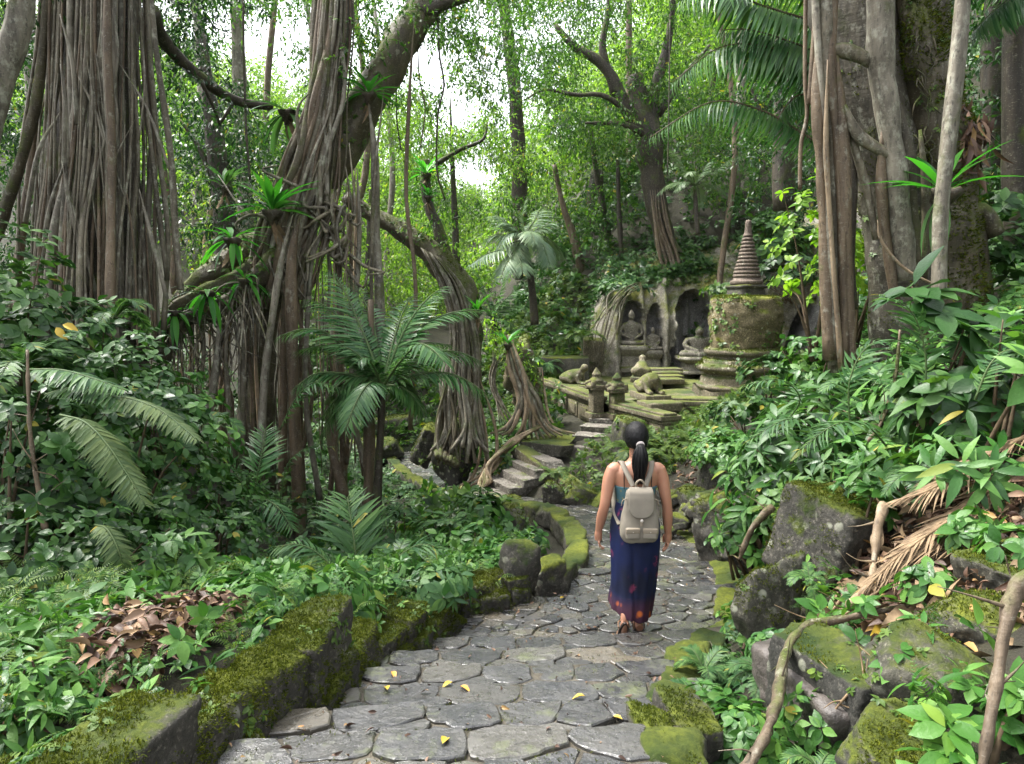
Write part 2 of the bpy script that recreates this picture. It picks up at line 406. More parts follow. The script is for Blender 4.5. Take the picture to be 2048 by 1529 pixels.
MT['cliff'] = stone('cliff_rock', (.11, .10, .08), (.38, .35, .29), .66, .5, mc=(.06, .068, .018), mc2=(.26, .25, .06), lich=.2, patch=.9)
MT['cliff_bare'] = stone('cliff_bare_rock', (.11, .105, .10), (.36, .345, .33), .12, .4, lich=.1, patch=.9)
MT['tread'] = stone('tread_stone', (.10, .09, .075), (.26, .235, .20), .12, .3, lich=.3)
MT['statue'] = stone('statue_stone', (.11, .10, .08), (.32, .29, .23), .35, .6, lich=.2)

def paving():
    t = NT('paving'); r = t.isl(); g = t.noise(t.pos(), 7, 7, .65)
    c = t.ramp(r, [(0, (.014, .014, .016)), (.4, (.027, .028, .029)), (.75, (.046, .045, .042)), (.96, (.075, .068, .052)), (1, (.15, .125, .09))])
    c = t.mix(t.math('MULTIPLY', t.step(g, .42, .66), .5), c, (.075, .07, .058)); sp = t.noise(t.pos(), 42, 5, .8); c = t.mix(t.math('MULTIPLY', t.step(sp, .54, .64), .4), c, (.12, .115, .10)); c = t.mix(t.math('MULTIPLY', t.step(sp, .46, .36), .6), c, (.014, .014, .012))
    mn = t.math('ADD', t.noise(t.pos(), 1.5, 6, .7), t.math('MULTIPLY', t.math('SUBTRACT', t.noise(t.pos(), 16, 4, .7), .5), .4)); mm = t.step(mn, .56, .70); c = t.mix(t.math('MULTIPLY', mm, .75), c, t.mix(t.noise(t.pos(), 40, 3), (.045, .06, .012), (.10, .12, .02)))
    wetm = t.step(t.noise(t.pos(), 4.1, 5, .7), .40, .56)
    ro = t.math('SUBTRACT', .38, t.math('MULTIPLY', wetm, .29)); ro = t.math('ADD', ro, t.math('MULTIPLY', mm, .4), clamp=True)
    h = t.math('ADD', t.noise(t.pos(), 6, 8, .72), t.math('MULTIPLY', t.noise(t.pos(), 55, 4, .7), .35))
    return t.done(t.pr(c, ro, 1.0, t.bump(h, .55, .02)))
MT['paving'] = paving()
def dirt(name, c0, c1, c2, rough=.85):
    t = NT(name); n1 = t.noise(t.pos(), 3, 6, .7); n2 = t.noise(t.pos(), 30, 5, .7)
    c = t.mix(t.step(n1, .35, .65), c0, c1); c = t.mix(t.math('MULTIPLY', t.step(n2, .5, .7), .6), c, c2)
    return t.done(t.pr(c, rough, .4, t.bump(t.math('ADD', n2, n1), .8, .03)))
MT['soil'] = dirt('soil', (.014, .012, .007), (.028, .028, .011), (.04, .03, .017))
MT['mortar'] = dirt('mortar', (.05, .043, .03), (.10, .086, .062), (.16, .14, .10), .55)
MT['hill'] = dirt('hill_soil', (.02, .035, .01), (.035, .06, .014), (.05, .07, .02))
# ---------------------------------------------------------------- world, camera
def setup():
    cam = bpy.data.cameras.new('camera'); co = bpy.data.objects.new('camera', cam); COL.objects.link(co)
    cam.sensor_width = 36; cam.lens = F / 2048 * 36; co.location = (0, 0, H); co.rotation_euler = (math.pi / 2 - TH, 0, 0)
    cam.clip_end = 500; SC.camera = co
    w = bpy.data.worlds.new('World'); SC.world = w; w.use_nodes = True; nt = w.node_tree; nt.nodes.clear()
    o = nt.nodes.new('ShaderNodeOutputWorld'); b = nt.nodes.new('ShaderNodeBackground'); s = nt.nodes.new('ShaderNodeTexSky')
    s.sky_type = 'NISHITA'; s.sun_disc = False; s.sun_elevation = math.radians(60); s.sun_rotation = math.radians(SUNR)
    s.dust_density = 4; s.ozone_density = .6; s.air_density = 1
    hs = nt.nodes.new('ShaderNodeHueSaturation'); hs.inputs['Saturation'].default_value = .22
    nt.links.new(s.outputs[0], hs.inputs['Color']); nt.links.new(hs.outputs[0], b.inputs[0]); b.inputs[1].default_value = SKY
    nt.links.new(b.outputs[0], o.inputs[0])
    l = bpy.data.lights.new('sun', 'SUN'); l.energy = SUN; l.angle = math.radians(12); l.color = (1, .97, .9)
    lo = bpy.data.objects.new('sun', l); COL.objects.link(lo)
    # sky texture: rotation 0 = +Y, increasing clockwise seen from above
    a = math.radians(SUNR); e = math.radians(60)
    d = Vector((math.sin(a) * math.cos(e), math.cos(a) * math.cos(e), math.sin(e)))
    lo.rotation_euler = d.to_track_quat('Z', 'Y').to_euler()
    SC.view_settings.view_transform = 'Standard'; SC.view_settings.look = 'None'; SC.view_settings.exposure = EXPO; SC.view_settings.gamma = 1
    c = SC.cycles; c.max_bounces = 6; c.diffuse_bounces = 2; c.glossy_bounces = 2; c.transmission_bounces = 3; c.transparent_max_bounces = 4
    c.volume_bounces = 1; c.use_denoising = True; c.sample_clamp_indirect = 6; c.caustics_reflective = False; c.caustics_refractive = False
    c.volume_step_rate = 1
SUNR = 292; SKY = .11; SUN = 1.5; EXPO = 2.65
setup()

# ---------------------------------------------------------------- path levels and ground
RIS = [2.75, 3.2, 3.65, 4.15, 4.65, 5.15, 6.25, 7.2]; DRP = [.15] * 6 + [.12, .12]
def sval(x, y): return y - .12 * x + .05 * np.sin(x * 2.1)
def path_z(x, y):
    s = sval(np.asarray(x, float), np.asarray(y, float)); z = np.zeros_like(s)
    for a, d in zip(RIS, DRP): z = z - d * (s > a)
    return z + np.interp(s, [7.2, 10.5, 12, 15, 18, 30], [0, -.26, -.46, -.80, -.9, -1.0])
def Gp(px, py):     # pixel on the path surface
    for Y in np.arange(2.0, 22, .01):
        p = P(px, py, Y)
        if p[2] <= path_z(p[0], p[1]): return p
    return p
CP = []
def cp(*a): CP.extend(a)
cp((-1.4, 2.2, .05), (-1.5, 3.2, .0), (-1.3, 4.2, -.22), (-.9, 5.2, -.5), (-.1, 6.4, -.85), (.2, 8, -1.2), (.1, 10, -1.42),
   (-3, 2.5, .0), (-3.2, 4.5, -.3), (-2.4, 6.5, -.95), (-1.0, 8, -1.35), (-5, 4, .2), (-4.6, 6, .0), (-6, 8, .5), (-5, 9.5, .5), (-8, 8, 1.6), (-9, 12, 2.2),
   (-3.2, 8, -1.3), (-2.6, 10, -1.9), (-1.2, 11, -1.9), (-3.6, 11.5, -1.6), (-2, 14, -2.2), (-4.5, 15, -1.2), (-2.9, 17.5, -2.2), (0, 14.5, -1.5), (0, 18, -1.4), (-2.5, 20, -2.2), (-8, 16, .8),
   (0, 2, -.1), (0, 3, -.25), (.3, 4, -.5), (.6, 5, -.85), (1, 6, -1.05), (1.4, 7.5, -1.3), (1.4, 9, -1.45), (1.2, 10.5, -1.6), (-.6, 12, -1.70), (.1, 11.3, -1.58), (-.5, 11.0, -1.62), (-1.6, 14, -1.92), (-2.3, 16, -2.2), (.2,-3,.0), (0,-20,0), (-8,-6,.5), (6,-6,1.5),
   (1.0, 2.2, -.2), (1.15, 3.3, -.35), (1.45, 4.4, -.65), (1.9, 5.9, -1.0), (2.3, 7.5, -1.2),
   (1.7, 2.2, .15), (1.7, 3.2, .1), (2.0, 4.2, -.05), (2.4, 5.2, .05), (2.8, 6.5, .1), (3, 3, .7), (3.2, 4.5, .85), (4, 6, 1.15), (4.2, 8, 1.1), (6, 8, 2.0), (6, 5, 2.0), (8.5, 9, 4.2), (9, 5, 3.5),
   *[(x_, y_, -.62) for x_ in (2.5, 3.2, 4, 4.8, 5.6, 6.4, 7.2, 8) for y_ in (19.6, 20.5, 21.3)], (3.3, 8.2, .3), (2.9, 9.5, -.7), (2.6, 11.5, -1.0), (4, 11, .2), (5.5, 12, 1.0), (7.5, 13, 2.4), (10, 13, 5.5),
   (2.2, 13, -.95), (3.2, 13.5, -.6), (1.2, 13.8, -1.0), (4, 15.5, -.7), (6, 15.5, .2), (8, 17, 1.8), (.4, 19, -.9), (2, 17, -.4), (2.2, 19.5, -.35), (4, 18.5, -.5), (6.5, 18.8, -.5),
   (.8, 22, .4), (.2, 26, .4), (2, 23.2, 2.0), (4, 22.8, 3.0), (6, 22.8, 3.1), (8.5, 22, 3.4), (3, 26, 4.5), (6, 27, 6.8), (9, 26, 8), (12, 22, 8.5), (14, 28, 13), (5, 34, 9), (10, 34, 14), (18, 18, 11),
   (-1, 32, -.5), (-6, 30, .8), (-12, 24, 2.5), (-16, 34, 6), (-2, 44, 1.5), (5, 46, 10), (-12, 48, 7), (-2, 60, 4.5), (-12, 64, 13), (10, 62, 22), (25, 50, 24), (-30, 50, 14), (-25, 20, 9), (30, 25, 20), (-14, 5, 3), (20, 3, 9), (0, 80, 7), (0, 129, 12), (-40, 80, 20), (40, 80, 30), (-30, -15, 3), (30, -15, 9))
CP = np.array(CP, float)
def _k(a, b): 
    d = np.linalg.norm(a[:, None, :2] - b[None, :, :2], axis=-1); return d
_A = _k(CP, CP); _n = len(CP)
_M = np.zeros((_n + 3, _n + 3)); _M[:_n, :_n] = _A + np.eye(_n) * .02; _M[:_n, _n] = 1; _M[:_n, _n + 1:] = CP[:, :2]; _M[_n, :_n] = 1; _M[_n + 1:, :_n] = CP[:, :2].T
_w = np.linalg.solve(_M, np.concatenate([CP[:, 2], np.zeros(3)]))
def gz(x, y):
    x = np.atleast_1d(np.asarray(x, float)); y = np.atleast_1d(np.asarray(y, float)); p = np.stack([x.ravel(), y.ravel()], -1)
    z = _k(p, CP) @ _w[:_n] + _w[_n] + p @ _w[_n + 1:]
    q = np.concatenate([p, np.zeros((len(p), 1))], 1)
    return (z + .05 * fbm(q, .9, 4, 3)).reshape(x.shape)
def g1(x, y): return float(gz(x, y)[0])
def G(px, py, y0=1.8, y1=60):
    Y = np.arange(y0, y1, .02); pts = np.array([P(px, py, a) for a in Y]); z = gz(pts[:, 0], pts[:, 1])
    i = np.argmax(pts[:, 2] <= z); return pts[i if pts[i, 2] <= z[i] else -1]
# polygon of the path
LE = [(250, 1680), (400, 1529), (640, 1400), (745, 1330), (925, 1225), (1055, 1200), (1130, 1182), (1172, 1130), (1165, 1080), (1130, 1040), (1075, 1024), (1000, 1018), (935, 1004), (875, 985), (810, 945), (772, 905)]
RE = [(1340, 1680), (1332, 1529), (1335, 1390), (1380, 1290), (1448, 1240), (1452, 1160), (1400, 1090), (1330, 1045), (1260, 1020), (1190, 1008), (1110, 1004), (1020, 992), (960, 970), (905, 950), (860, 928), (838, 905)]
LW = [Gp(*q) for q in LE]; RW = [Gp(*q) for q in RE]
POLY = np.array([q[:2] for q in LW] + [q[:2] for q in RW[::-1]])
def inpoly(x, y, poly=None):
    poly = POLY if poly is None else poly
    x = np.asarray(x); y = np.asarray(y); r = np.zeros(x.shape, bool); n = len(poly)
    for i in range(n):
        x1, y1 = poly[i]; x2, y2 = poly[(i + 1) % n]
        c = ((y1 > y) != (y2 > y)) & (x < (x2 - x1) * (y - y1) / (y2 - y1 + 1e-12) + x1); r ^= c
    return r
def pdist(x, y, poly=None):
    poly = POLY if poly is None else poly; best = np.full(np.shape(x), 1e9); n = len(poly)
    for i in range(n):
        a = poly[i]; b = poly[(i + 1) % n]; d = b - a; t = np.clip(((x - a[0]) * d[0] + (y - a[1]) * d[1]) / (d @ d + 1e-12), 0, 1)
        best = np.minimum(best, np.hypot(x - a[0] - t * d[0], y - a[1] - t * d[1]))
    return best
def gpz(x, y):    # ground lowered under the path
    z = gz(x, y); ins = inpoly(x, y); d = np.where(ins, 0, pdist(x, y)); pz = path_z(x, y) - .09
    w = np.clip(1 - d / .3, 0, 1); return z * (1 - w) + np.minimum(z, pz) * w
def grid(xs, ys, zf):
    X, Y = np.meshgrid(xs, ys); Z = zf(X.ravel(), Y.ravel())
    V = np.stack([X.ravel(), Y.ravel(), Z], -1); nx, ny = len(xs), len(ys)
    i, j = np.meshgrid(np.arange(ny - 1), np.arange(nx - 1), indexing='ij'); a = (i * nx + j).ravel()
    return V, np.stack([a, a + 1, a + nx + 1, a + nx], -1)
def ground():
    xs = np.concatenate([np.linspace(-90, -13, 20)[:-1], np.linspace(-13, 13, 190), np.linspace(13, 90, 20)[1:]])
    ys = np.concatenate([np.linspace(-30, 1, 12)[:-1], np.linspace(1, 20, 160), np.linspace(20, 70, 70)[1:], np.linspace(70, 130, 10)[1:]])
    V, Fc = grid(xs, ys, gpz); m = MB(); m.add(V, Fc); struct('ground', m, MT['soil'])
ground()

# ---------------------------------------------------------------- flagstones
def clip(poly, p, n):      # keep side where (q-p).n <= 0
    out = []; m = len(poly)
    for i in range(m):
        a = poly[i]; b = poly[(i + 1) % m]; da = (a[0] - p[0]) * n[0] + (a[1] - p[1]) * n[1]; db = (b[0] - p[0]) * n[0] + (b[1] - p[1]) * n[1]
        if da <= 0: out.append(a)
        if da * db < 0:
            t = da / (da - db); out.append((a[0] + (b[0] - a[0]) * t, a[1] + (b[1] - a[1]) * t))
    return out
def stone_slab(m, poly, z, th, rg, tilt=.022, bev=.007):
    P0 = np.array(poly); c = P0.mean(0); pts = []
    n = len(P0)
    for i in range(n):
        a = P0[i]; b = P0[(i + 1) % n]; L = np.linalg.norm(b - a)
        if L < .012: continue
        k = max(1, int(L / .045))
        for q in range(k):
            t = q / k; s = a + (b - a) * t
            if q: s = s + rg.normal(size=2) * .006
            else: s = s + (c - s) * .05
            pts.append(s)
    if len(pts) < 3: return
    pts = np.array(pts); n = len(pts); tv = rg.normal(size=2) * tilt
    def zz(q): return z + (q - c) @ tv
    d = nrm(c - pts); r0 = pts; r1 = pts + d * bev; r2 = pts + (c - pts) * .45
    jz = rg.normal(size=n) * .0008
    V = np.vstack([np.c_[r0 - d * .004, zz(r0) - th], np.c_[r0, zz(r0) - bev * .9], np.c_[r1, zz(r1) + jz], np.c_[r2, zz(r2) + rg.normal(size=n) * .0006], [[c[0], c[1], z]]])
    j = np.arange(n); k = (j + 1) % n; Q = [np.stack([j + o * n, k + o * n, k + (o + 1) * n, j + (o + 1) * n], -1) for o in range(3)]
    base = m.n; m.V.append(V); m.n += len(V)
    for f in Q: m.Fs.append(f + base); m.M.append(0)
    m.Fs.append(np.stack([j + 3 * n, k + 3 * n, np.full(n, 4 * n)], -1) + base); m.M.append(0)
def paving_mesh():
    rg = np.random.default_rng(5); m = MB(); bed = MB()
    bands = [(-99, RIS[0])] + list(zip(RIS[:-1], RIS[1:])) + [(RIS[-1], 99)]
    N = np.array([-.12, 1.0])
    for bi, (s0, s1) in enumerate(bands):
        y0 = max(1.7, s0 - .4); y1 = min(18.5, s1 + .6); seeds = []
        far = bi == len(bands) - 1
        if not far:      # row of long slabs at the nose
            x = -2.2
            while x < 3.2:
                w = rg.uniform(.18, .50); seeds.append((x, s1 - rg.uniform(.09, .14) + .12 * x - .05 * np.sin(x * 2.1), 1)); x += w
                if w > .99: seeds.append((x - w + .17, s1 - .11 + .12 * x - .05 * np.sin(x * 2.1), 1))
        tries = 0; sp = .13 if not far else .2
        cand = np.c_[rg.uniform(-3.4, 3.6, 14000 if far else 3600), rg.uniform(y0, y1, 14000 if far else 3600)]
        cs = sval(cand[:, 0], cand[:, 1]); cand = cand[(cs > s0) & (cs < s1 - (0 if far else .24))]
        for q in cand:
            sp_ = sp * (0.32 + 1.2 * (vn(np.array([q[0], q[1], 3.3]), 1.7, 9) * .5 + .5))
            if all((q[0] - o[0]) ** 2 + ((q[1] - o[1]) * 1.5) ** 2 > sp_ ** 2 for o in seeds): seeds.append((q[0], q[1], 0))
        S = np.array(seeds)[:, :2]; flag = np.array(seeds)[:, 2]
        ok = inpoly(S[:, 0], S[:, 1]) | (pdist(S[:, 0], S[:, 1]) < .07)
        for i in np.where(ok)[0]:
            AN = np.array([1, 1.5]); c = S[i]; D = (((S - c) * AN) ** 2).sum(1); nb = np.argsort(D)[1:18]
            poly = [(c[0] - .5, c[1] - .5), (c[0] + .5, c[1] - .5), (c[0] + .5, c[1] + .5), (c[0] - .5, c[1] + .5)]
            gap = rg.uniform(.0005, .0035) + .010 * (rg.random() < .10)
            for k in nb:
                d = S[k] - c; nn = d * AN * AN; nn = nn / np.linalg.norm(nn); mid = (c + S[k]) / 2 - nn * gap
                poly = clip(poly, mid, nn)
                if len(poly) < 3: break
            if len(poly) < 3: continue
            so = .05 * math.sin(c[0] * 2.1)
            if s1 < 90: poly = clip(poly, (0, s1 - so - rg.uniform(0, .02)), N)
            if s0 > -90 and len(poly) > 2: poly = clip(poly, (0, s0 - so + .012), -N)
            if len(poly) < 3: continue
            base = -sum(DRP[:bi]) if not far else float(path_z(c[0], c[1]))
            small = D[nb[0]] < .02
            stone_slab(m, poly, base + rg.uniform(-.004, .014) - (.002 if small else 0), .05 if not flag[i] else .12, rg)
        # bed of the tread
        xs = np.arange(-3.4, 3.4, .08)
        ss = np.linspace(max(1.6, s0), min(18.5, s1 - .01), 8 if not far else 140)
        X, Sg = np.meshgrid(xs, ss); Yg = Sg + .12 * X - .05 * np.sin(X * 2.1)
        base = (np.full(X.shape, -sum(DRP[:bi])) if not far else path_z(X, Yg)) - .008
        V = np.stack([X, Yg, base + .004 * fbm(np.stack([X, Yg, X * 0], -1), 7, 2)], -1)
        rows = [V]
        if not far:
            v = V[-1:].copy(); v[..., 2] -= .2; rows.append(v)
        V = np.concatenate(rows); ny, nx = V.shape[:2]
        i, j = np.meshgrid(np.arange(ny - 1), np.arange(nx - 1), indexing='ij'); a = (i * nx + j).ravel()
        Q = np.stack([a, a + 1, a + nx + 1, a + nx], -1); Vf = V.reshape(-1, 3)
        cen = Vf[Q].mean(1); k = inpoly(cen[:, 0], cen[:, 1]) | (pdist(cen[:, 0], cen[:, 1]) < .1)
        bed.add(Vf, Q[k])
    struct('path', m, MT['paving'], smooth=False)
    struct('path_bedding', bed, MT['mortar'])
paving_mesh()
# ---------------------------------------------------------------- leaf templates
def leafT(w=.22, droop=.15, fold=.12, n=3, base=.25):
    ts = np.linspace(0, 1, n + 2); mid = np.stack([ts * 0, ts, -droop * ts ** 2], -1); V = [mid[0]]; Q = []; Tr = []
    prof = lambda t: w * (np.sin(np.pi * min(1, t ** (1 - base)))) 
    for i in range(1, n + 1):
        a = prof(ts[i]); V += [mid[i] + [-a, 0, fold * a * 2], mid[i], mid[i] + [a, 0, fold * a * 2]]
    V.append(mid[-1]); e = len(V) - 1
    Tr += [[0, 2, 1], [0, 3, 2]]
    for i in range(n - 1):
        o = 1 + i * 3; Q += [[o, o + 1, o + 4, o + 3], [o + 1, o + 2, o + 5, o + 4]]
    o = 1 + (n - 1) * 3; Tr += [[o, o + 1, e], [o + 1, o + 2, e]]
    return np.array(V, float), [np.array(f) for f in ([Q, Tr] if Q else [Tr])]
L4 = (np.array([[0, 0, 0], [-.24, .45, .06], [.24, .45, .06], [0, 1, -.12]], float), [np.array([[0, 3, 1], [0, 2, 3]])])
LEAF = leafT(.27, .22, .10, 3, .1); LANCE = leafT(.13, .35, .10, 4, .1); NEEDLE = leafT(.05, .35, .12, 2, .35); FERNL = leafT(.11, .2, .05, 2, .45)
STRAP = leafT(.085, .55, .10, 5, .05)
def whorl(nl=7, tpl=LEAF, tilt=.15, sc=1.0, seed=0, spiral=.25):
    rg = np.random.default_rng(seed); m = MB(); a = np.arange(nl) / nl * 2 * np.pi + rg.normal(size=nl) * .25
    t = tilt + rg.normal(size=nl) * .22; D = np.stack([np.cos(a) * np.cos(t), np.sin(a) * np.cos(t), np.sin(t)], -1)
    M = frames(D, np.tile([0, 0, 1.0], (nl, 1)) + rg.normal(size=(nl, 3)) * .25)
    loc = np.stack([a * 0, a * 0, rg.uniform(-spiral, .05, nl)], -1) + D * .06
    m.inst(tpl[0], tpl[1], M, loc, rg.uniform(.7, 1.05, nl) * sc); return np.concatenate(m.V), m.Fs
WH = [whorl(7, LEAF, .1, 1, s) for s in range(4)]; WL = [whorl(6, LANCE, .35, 1, s + 9, .4) for s in range(3)]
def sprig(seed, nf=5, n=11, L=1.0):
    rg = np.random.default_rng(seed); m = MB(); tp = (L4[0] * [.55, 1, 1], L4[1])
    for i in range(nf):
        az = i / nf * 6.283 + rg.normal() * .3; l = L * rg.uniform(.7, 1.1); d = np.array([math.cos(az), math.sin(az), 0]); t = np.linspace(.15, 1, n)[:, None]; q = d * l * t + np.array([0, 0, 1]) * l * (.75 * t - .7 * t * t)
        T = nrm(np.gradient(q, axis=0)); S = nrm(np.cross(T, [0, 0, 1.0])); 
        for s_ in (-1, 1): m.inst(tp[0], tp[1], frames(nrm(S * s_ * .9 + T * .5), np.cross(S, T) + 0), q, .30 * l * (1.05 - .75 * t[:, 0]))
    return np.concatenate(m.V), m.Fs
SPR = [sprig(s) for s in range(3)]
def put(m, tpls, pos, up, sc, rg):
    n = len(pos); which = rg.integers(0, len(tpls), n); sc = np.broadcast_to(sc, (n,))
    for k, t in enumerate(tpls):
        i = which == k
        if not i.any(): continue
        z = nrm(up[i]); d = rdir(int(i.sum()), rg); M = frames(np.cross(z, d), z); m.inst(t[0], t[1], M, pos[i], sc[i])
def shrub(px, pt, Y, rad, leaf=.11, mat='shrub', label='', cat='shrub', n=None, tpls=None, name='shrub', group=None, flat=.35, base=None, seed=None, stems=6):
    """pt = pixel height of the top; the base sits on the ground"""
    seed = int(px * 7 + pt * 3 + Y * 11) if seed is None else seed; rg = np.random.default_rng(seed)
    x = P(px, pt, Y)[0]; zt = P(px, pt, Y)[2]; zb = g1(x, Y) if base is None else base; h = max(zt - zb, .25)
    t = thing(name, label, cat, (x, Y, zb), group)
    leaf = leaf * (.95 if tpls is None else 1); n = n or int(70 * (rad / leaf * .12) ** 2 + 40); n = min(n, 620)
    d = rdir(n * 2, rg); d = d[d[:, 2] > -.35][:n]; rr = rg.uniform(.55, 1.0, len(d)) ** .5
    c = np.array([x, Y, zb + h * .52]); e = np.array([rad, rad, h * .5])
    bum = 1 + .35 * vn(d * 1.0 + seed % 97, 2.2, 3)
    pos = c + d * e * (rr * bum)[:, None]; up = nrm(d * [1, 1, .6] + np.array([0, -.1, 1.0 - flat]))
    m = MB(); put(m, tpls or WH, pos, up, rg.uniform(.75, 1.2, len(pos)) * leaf, rg); m.build('foliage', MT[mat], t)
    m = MB()
    for i in range(stems):
        q = pos[rg.integers(len(pos))]; b = np.array([x, Y, zb - .05]) + rg.normal(size=3) * [.06, .06, 0]; mid = (b + q) / 2 + [0, 0, h * .12]
        tube2(m, [b, mid, q], [.012 + .008 * h, .01, .004], sides=5, k=3)
    m.build('stem', MT['twig'], t); return t
def frondc(m, ms, pts, L=.3, n=34, tpl=NEEDLE, ang=.55, droop=.25, r=.012, vee=.15, rg=None, base=.12, prof=None, jit=.06, up=(0, 0, 1)):
    rg = rg or RG; c = catmull(pts, 12); s = np.concatenate([[0], np.cumsum(np.linalg.norm(np.diff(c, axis=0), axis=1))]); s /= s[-1]
    t = np.linspace(base, .995, n); q = np.stack([np.interp(t, s, c[:, i]) for i in range(3)], -1); T = nrm(np.gradient(q, axis=0))
    S = nrm(np.cross(T, np.tile(up, (n, 1)))); N = np.cross(S, T)
    pf = (.35 + .65 * np.sin(np.pi * np.clip((t - base) / (1 - base) * .86 + .12, 0, 1))) if prof is None else prof((t - base) / (1 - base))
    for sd in (-1, 1):
        a = ang + .35 * t[:, None] + rg.normal(size=(n, 1)) * jit
        D = nrm(S * sd * np.cos(a) + T * np.sin(a) + N * vee + rg.normal(size=(n, 3)) * jit * .6 - np.array([0, 0, droop]) )
        U = N - S * sd * .2 + rg.normal(size=(n, 3)) * jit
        m.inst(tpl[0], tpl[1], frames(D, U), q, L * pf * rg.uniform(.9, 1.08, n))
    tube2(ms, pts, np.linspace(r, r * .25, len(pts)), sides=5, k=6)
def arc(b, az, L, rise, fall, k=4):
    b = np.asarray(b, float); d = np.array([math.cos(az), math.sin(az), 0]); u = np.linspace(0, 1, k + 1)
    return np.array([b + d * L * (t * (1 - .12 * t)) * math.cos(math.atan(rise)) + np.array([0, 0, L * (rise * t - fall * t * t)]) for t in u])
def fern(px, pt, Y, L=.6, nf=9, ll=.14, nl=26, mat='fern', label='', cat='fern', name='fern', rise=.8, fall=.75, tpl=FERNL, dr=.08, base=None, group=None, az=None, r=.006, x=None, z=None):
    seed = int(px * 5 + pt * 3 + Y * 13); rg = np.random.default_rng(seed)
    x = P(px, pt, Y)[0] if x is None else x; zb = (g1(x, Y) if base is None else base); zt = P(px, pt, Y)[2]
    b = np.array([x, Y, max(zb, zt - L * rise * .75)]) if base is None else np.array([x, Y, base])
    t = thing(name, label, cat, b, group); m = MB(); ms = MB()
    for i in range(nf):
        a = (i / nf * 2 * np.pi + rg.normal() * .25) if az is None else rg.uniform(*az); l = L * rg.uniform(.75, 1.1)
        frondc(m, ms, arc(b, a, l, rise * rg.uniform(.7, 1.3), fall * rg.uniform(.8, 1.2)), ll * l / L, nl, tpl, droop=dr, rg=rg, r=r)
    if b[2] > zb + .05: tube2(ms, [(x, Y, zb - .05), (x, Y, b[2])], [r * 3, r * 2.5], sides=6, k=2)
    m.build('frond', MT[mat], t); ms.build('stalk', MT['stem'], t); return t
def nestfern(px, py, Y, L, n, label, mat='nest', el=(.2, 1.3), tpl=STRAP, az=(0, 6.283), group=None, dead_=4):
    rg = np.random.default_rng(int(px + py)); b = P(px, py, Y); t = thing('birds_nest_fern', label, 'fern', b, group); m = MB()
    a = np.linspace(az[0], az[1], n) + rg.normal(size=n) * .2; e = rg.uniform(el[0], el[1], n); l = rg.uniform(.75, 1.1, n) * L
    D = np.stack([np.cos(a) * np.cos(e), np.sin(a) * np.cos(e), np.sin(e)], -1); M = frames(D, np.tile([0, 0, 1.0], (n, 1)))
    m.inst(tpl[0], tpl[1], M, b + D * .04, l); m.build('leaf', MT[mat], t)
    if dead_:
        m = MB(); a = rg.uniform(0, 6.28, dead_); D = np.stack([np.cos(a) * .35, np.sin(a) * .35, a * 0 - 1], -1); m.inst(tpl[0], tpl[1], frames(nrm(D), rdir(dead_, rg)), np.tile(b, (dead_, 1)) - [0, 0, .05], rg.uniform(.4, .8, dead_) * L)
        m.build('dead_leaf', MT['straw'], t)
    m = MB(); rock(m, b - [0, 0, L * .12], (L * .16, L * .16, L * .2), (0, 0, 0), 3, boxy=False, extra=12, sub=3, noise=.3); m.build('root_ball', MT['bark_dark'], t)
    return t
# ---------------------------------------------------------------- ground cover
def cover(name, label, poly, n, size, hmax, mat, tpls=None, seed=0, dmin=.0, tilt=.5, clear=True, holes=()):
    """plants nobody could count, spread over the ground inside a plan polygon"""
    rg = np.random.default_rng(seed); poly = np.array(poly, float); lo, hi = poly.min(0), poly.max(0)
    q = rg.uniform(lo, hi, (int(n * 2.5), 2)); q = q[inpoly(q[:, 0], q[:, 1], poly)]
    if clear: q = q[~inpoly(q[:, 0], q[:, 1]) & (pdist(q[:, 0], q[:, 1]) > dmin)]
    for hp in holes: q = q[~inpoly(q[:, 0], q[:, 1], np.array(hp)) | (rg.random(len(q)) < .12)]
    q = q[:n]; z = gpz(q[:, 0], q[:, 1]); h = rg.uniform(0, 1, len(q)) ** .8 * hmax * (.55 + .6 * (vn(np.c_[q, z * 0], .8, seed) * .5 + .5))
    pos = np.c_[q, z + h + .02]; up = nrm(rg.normal(size=(len(q), 3)) * tilt + [0, -.25, 1]); m = MB()
    put(m, tpls or WH, pos, up, rg.uniform(.6, 1.25, len(q)) * size, rg)
    o = m.build(name, MT[mat]); return tag(o, label, 'plants', None, 'stuff')
def litter(name, label, poly, n, size, seed, mat='dead', h=.06, onpath=False):
    rg = np.random.default_rng(seed); poly = np.array(poly, float); lo, hi = poly.min(0), poly.max(0)
    q = rg.uniform(lo, hi, (n * 3, 2)); q = q[inpoly(q[:, 0], q[:, 1], poly)]; q = q[~inpoly(q[:, 0], q[:, 1])][:n] if not onpath else q[inpoly(q[:, 0], q[:, 1])][:n]
    z = gpz(q[:, 0], q[:, 1]) if not onpath else path_z(q[:, 0], q[:, 1]) + .004
    pos = np.c_[q, z + rg.uniform(0.01, h, len(q))]; m = MB(); T = leafT(.22, .5, .35, 3, .1)
    D = rdir(len(q), rg) * [1, 1, .35]; m.inst(T[0], T[1], frames(nrm(D), rg.normal(size=(len(q), 3)) * .6 + [0, 0, 1]), pos, rg.uniform(.5, 1.3, len(q)) * size)
    return tag(m.build(name, MT[mat]), label, 'leaves', None, 'stuff')

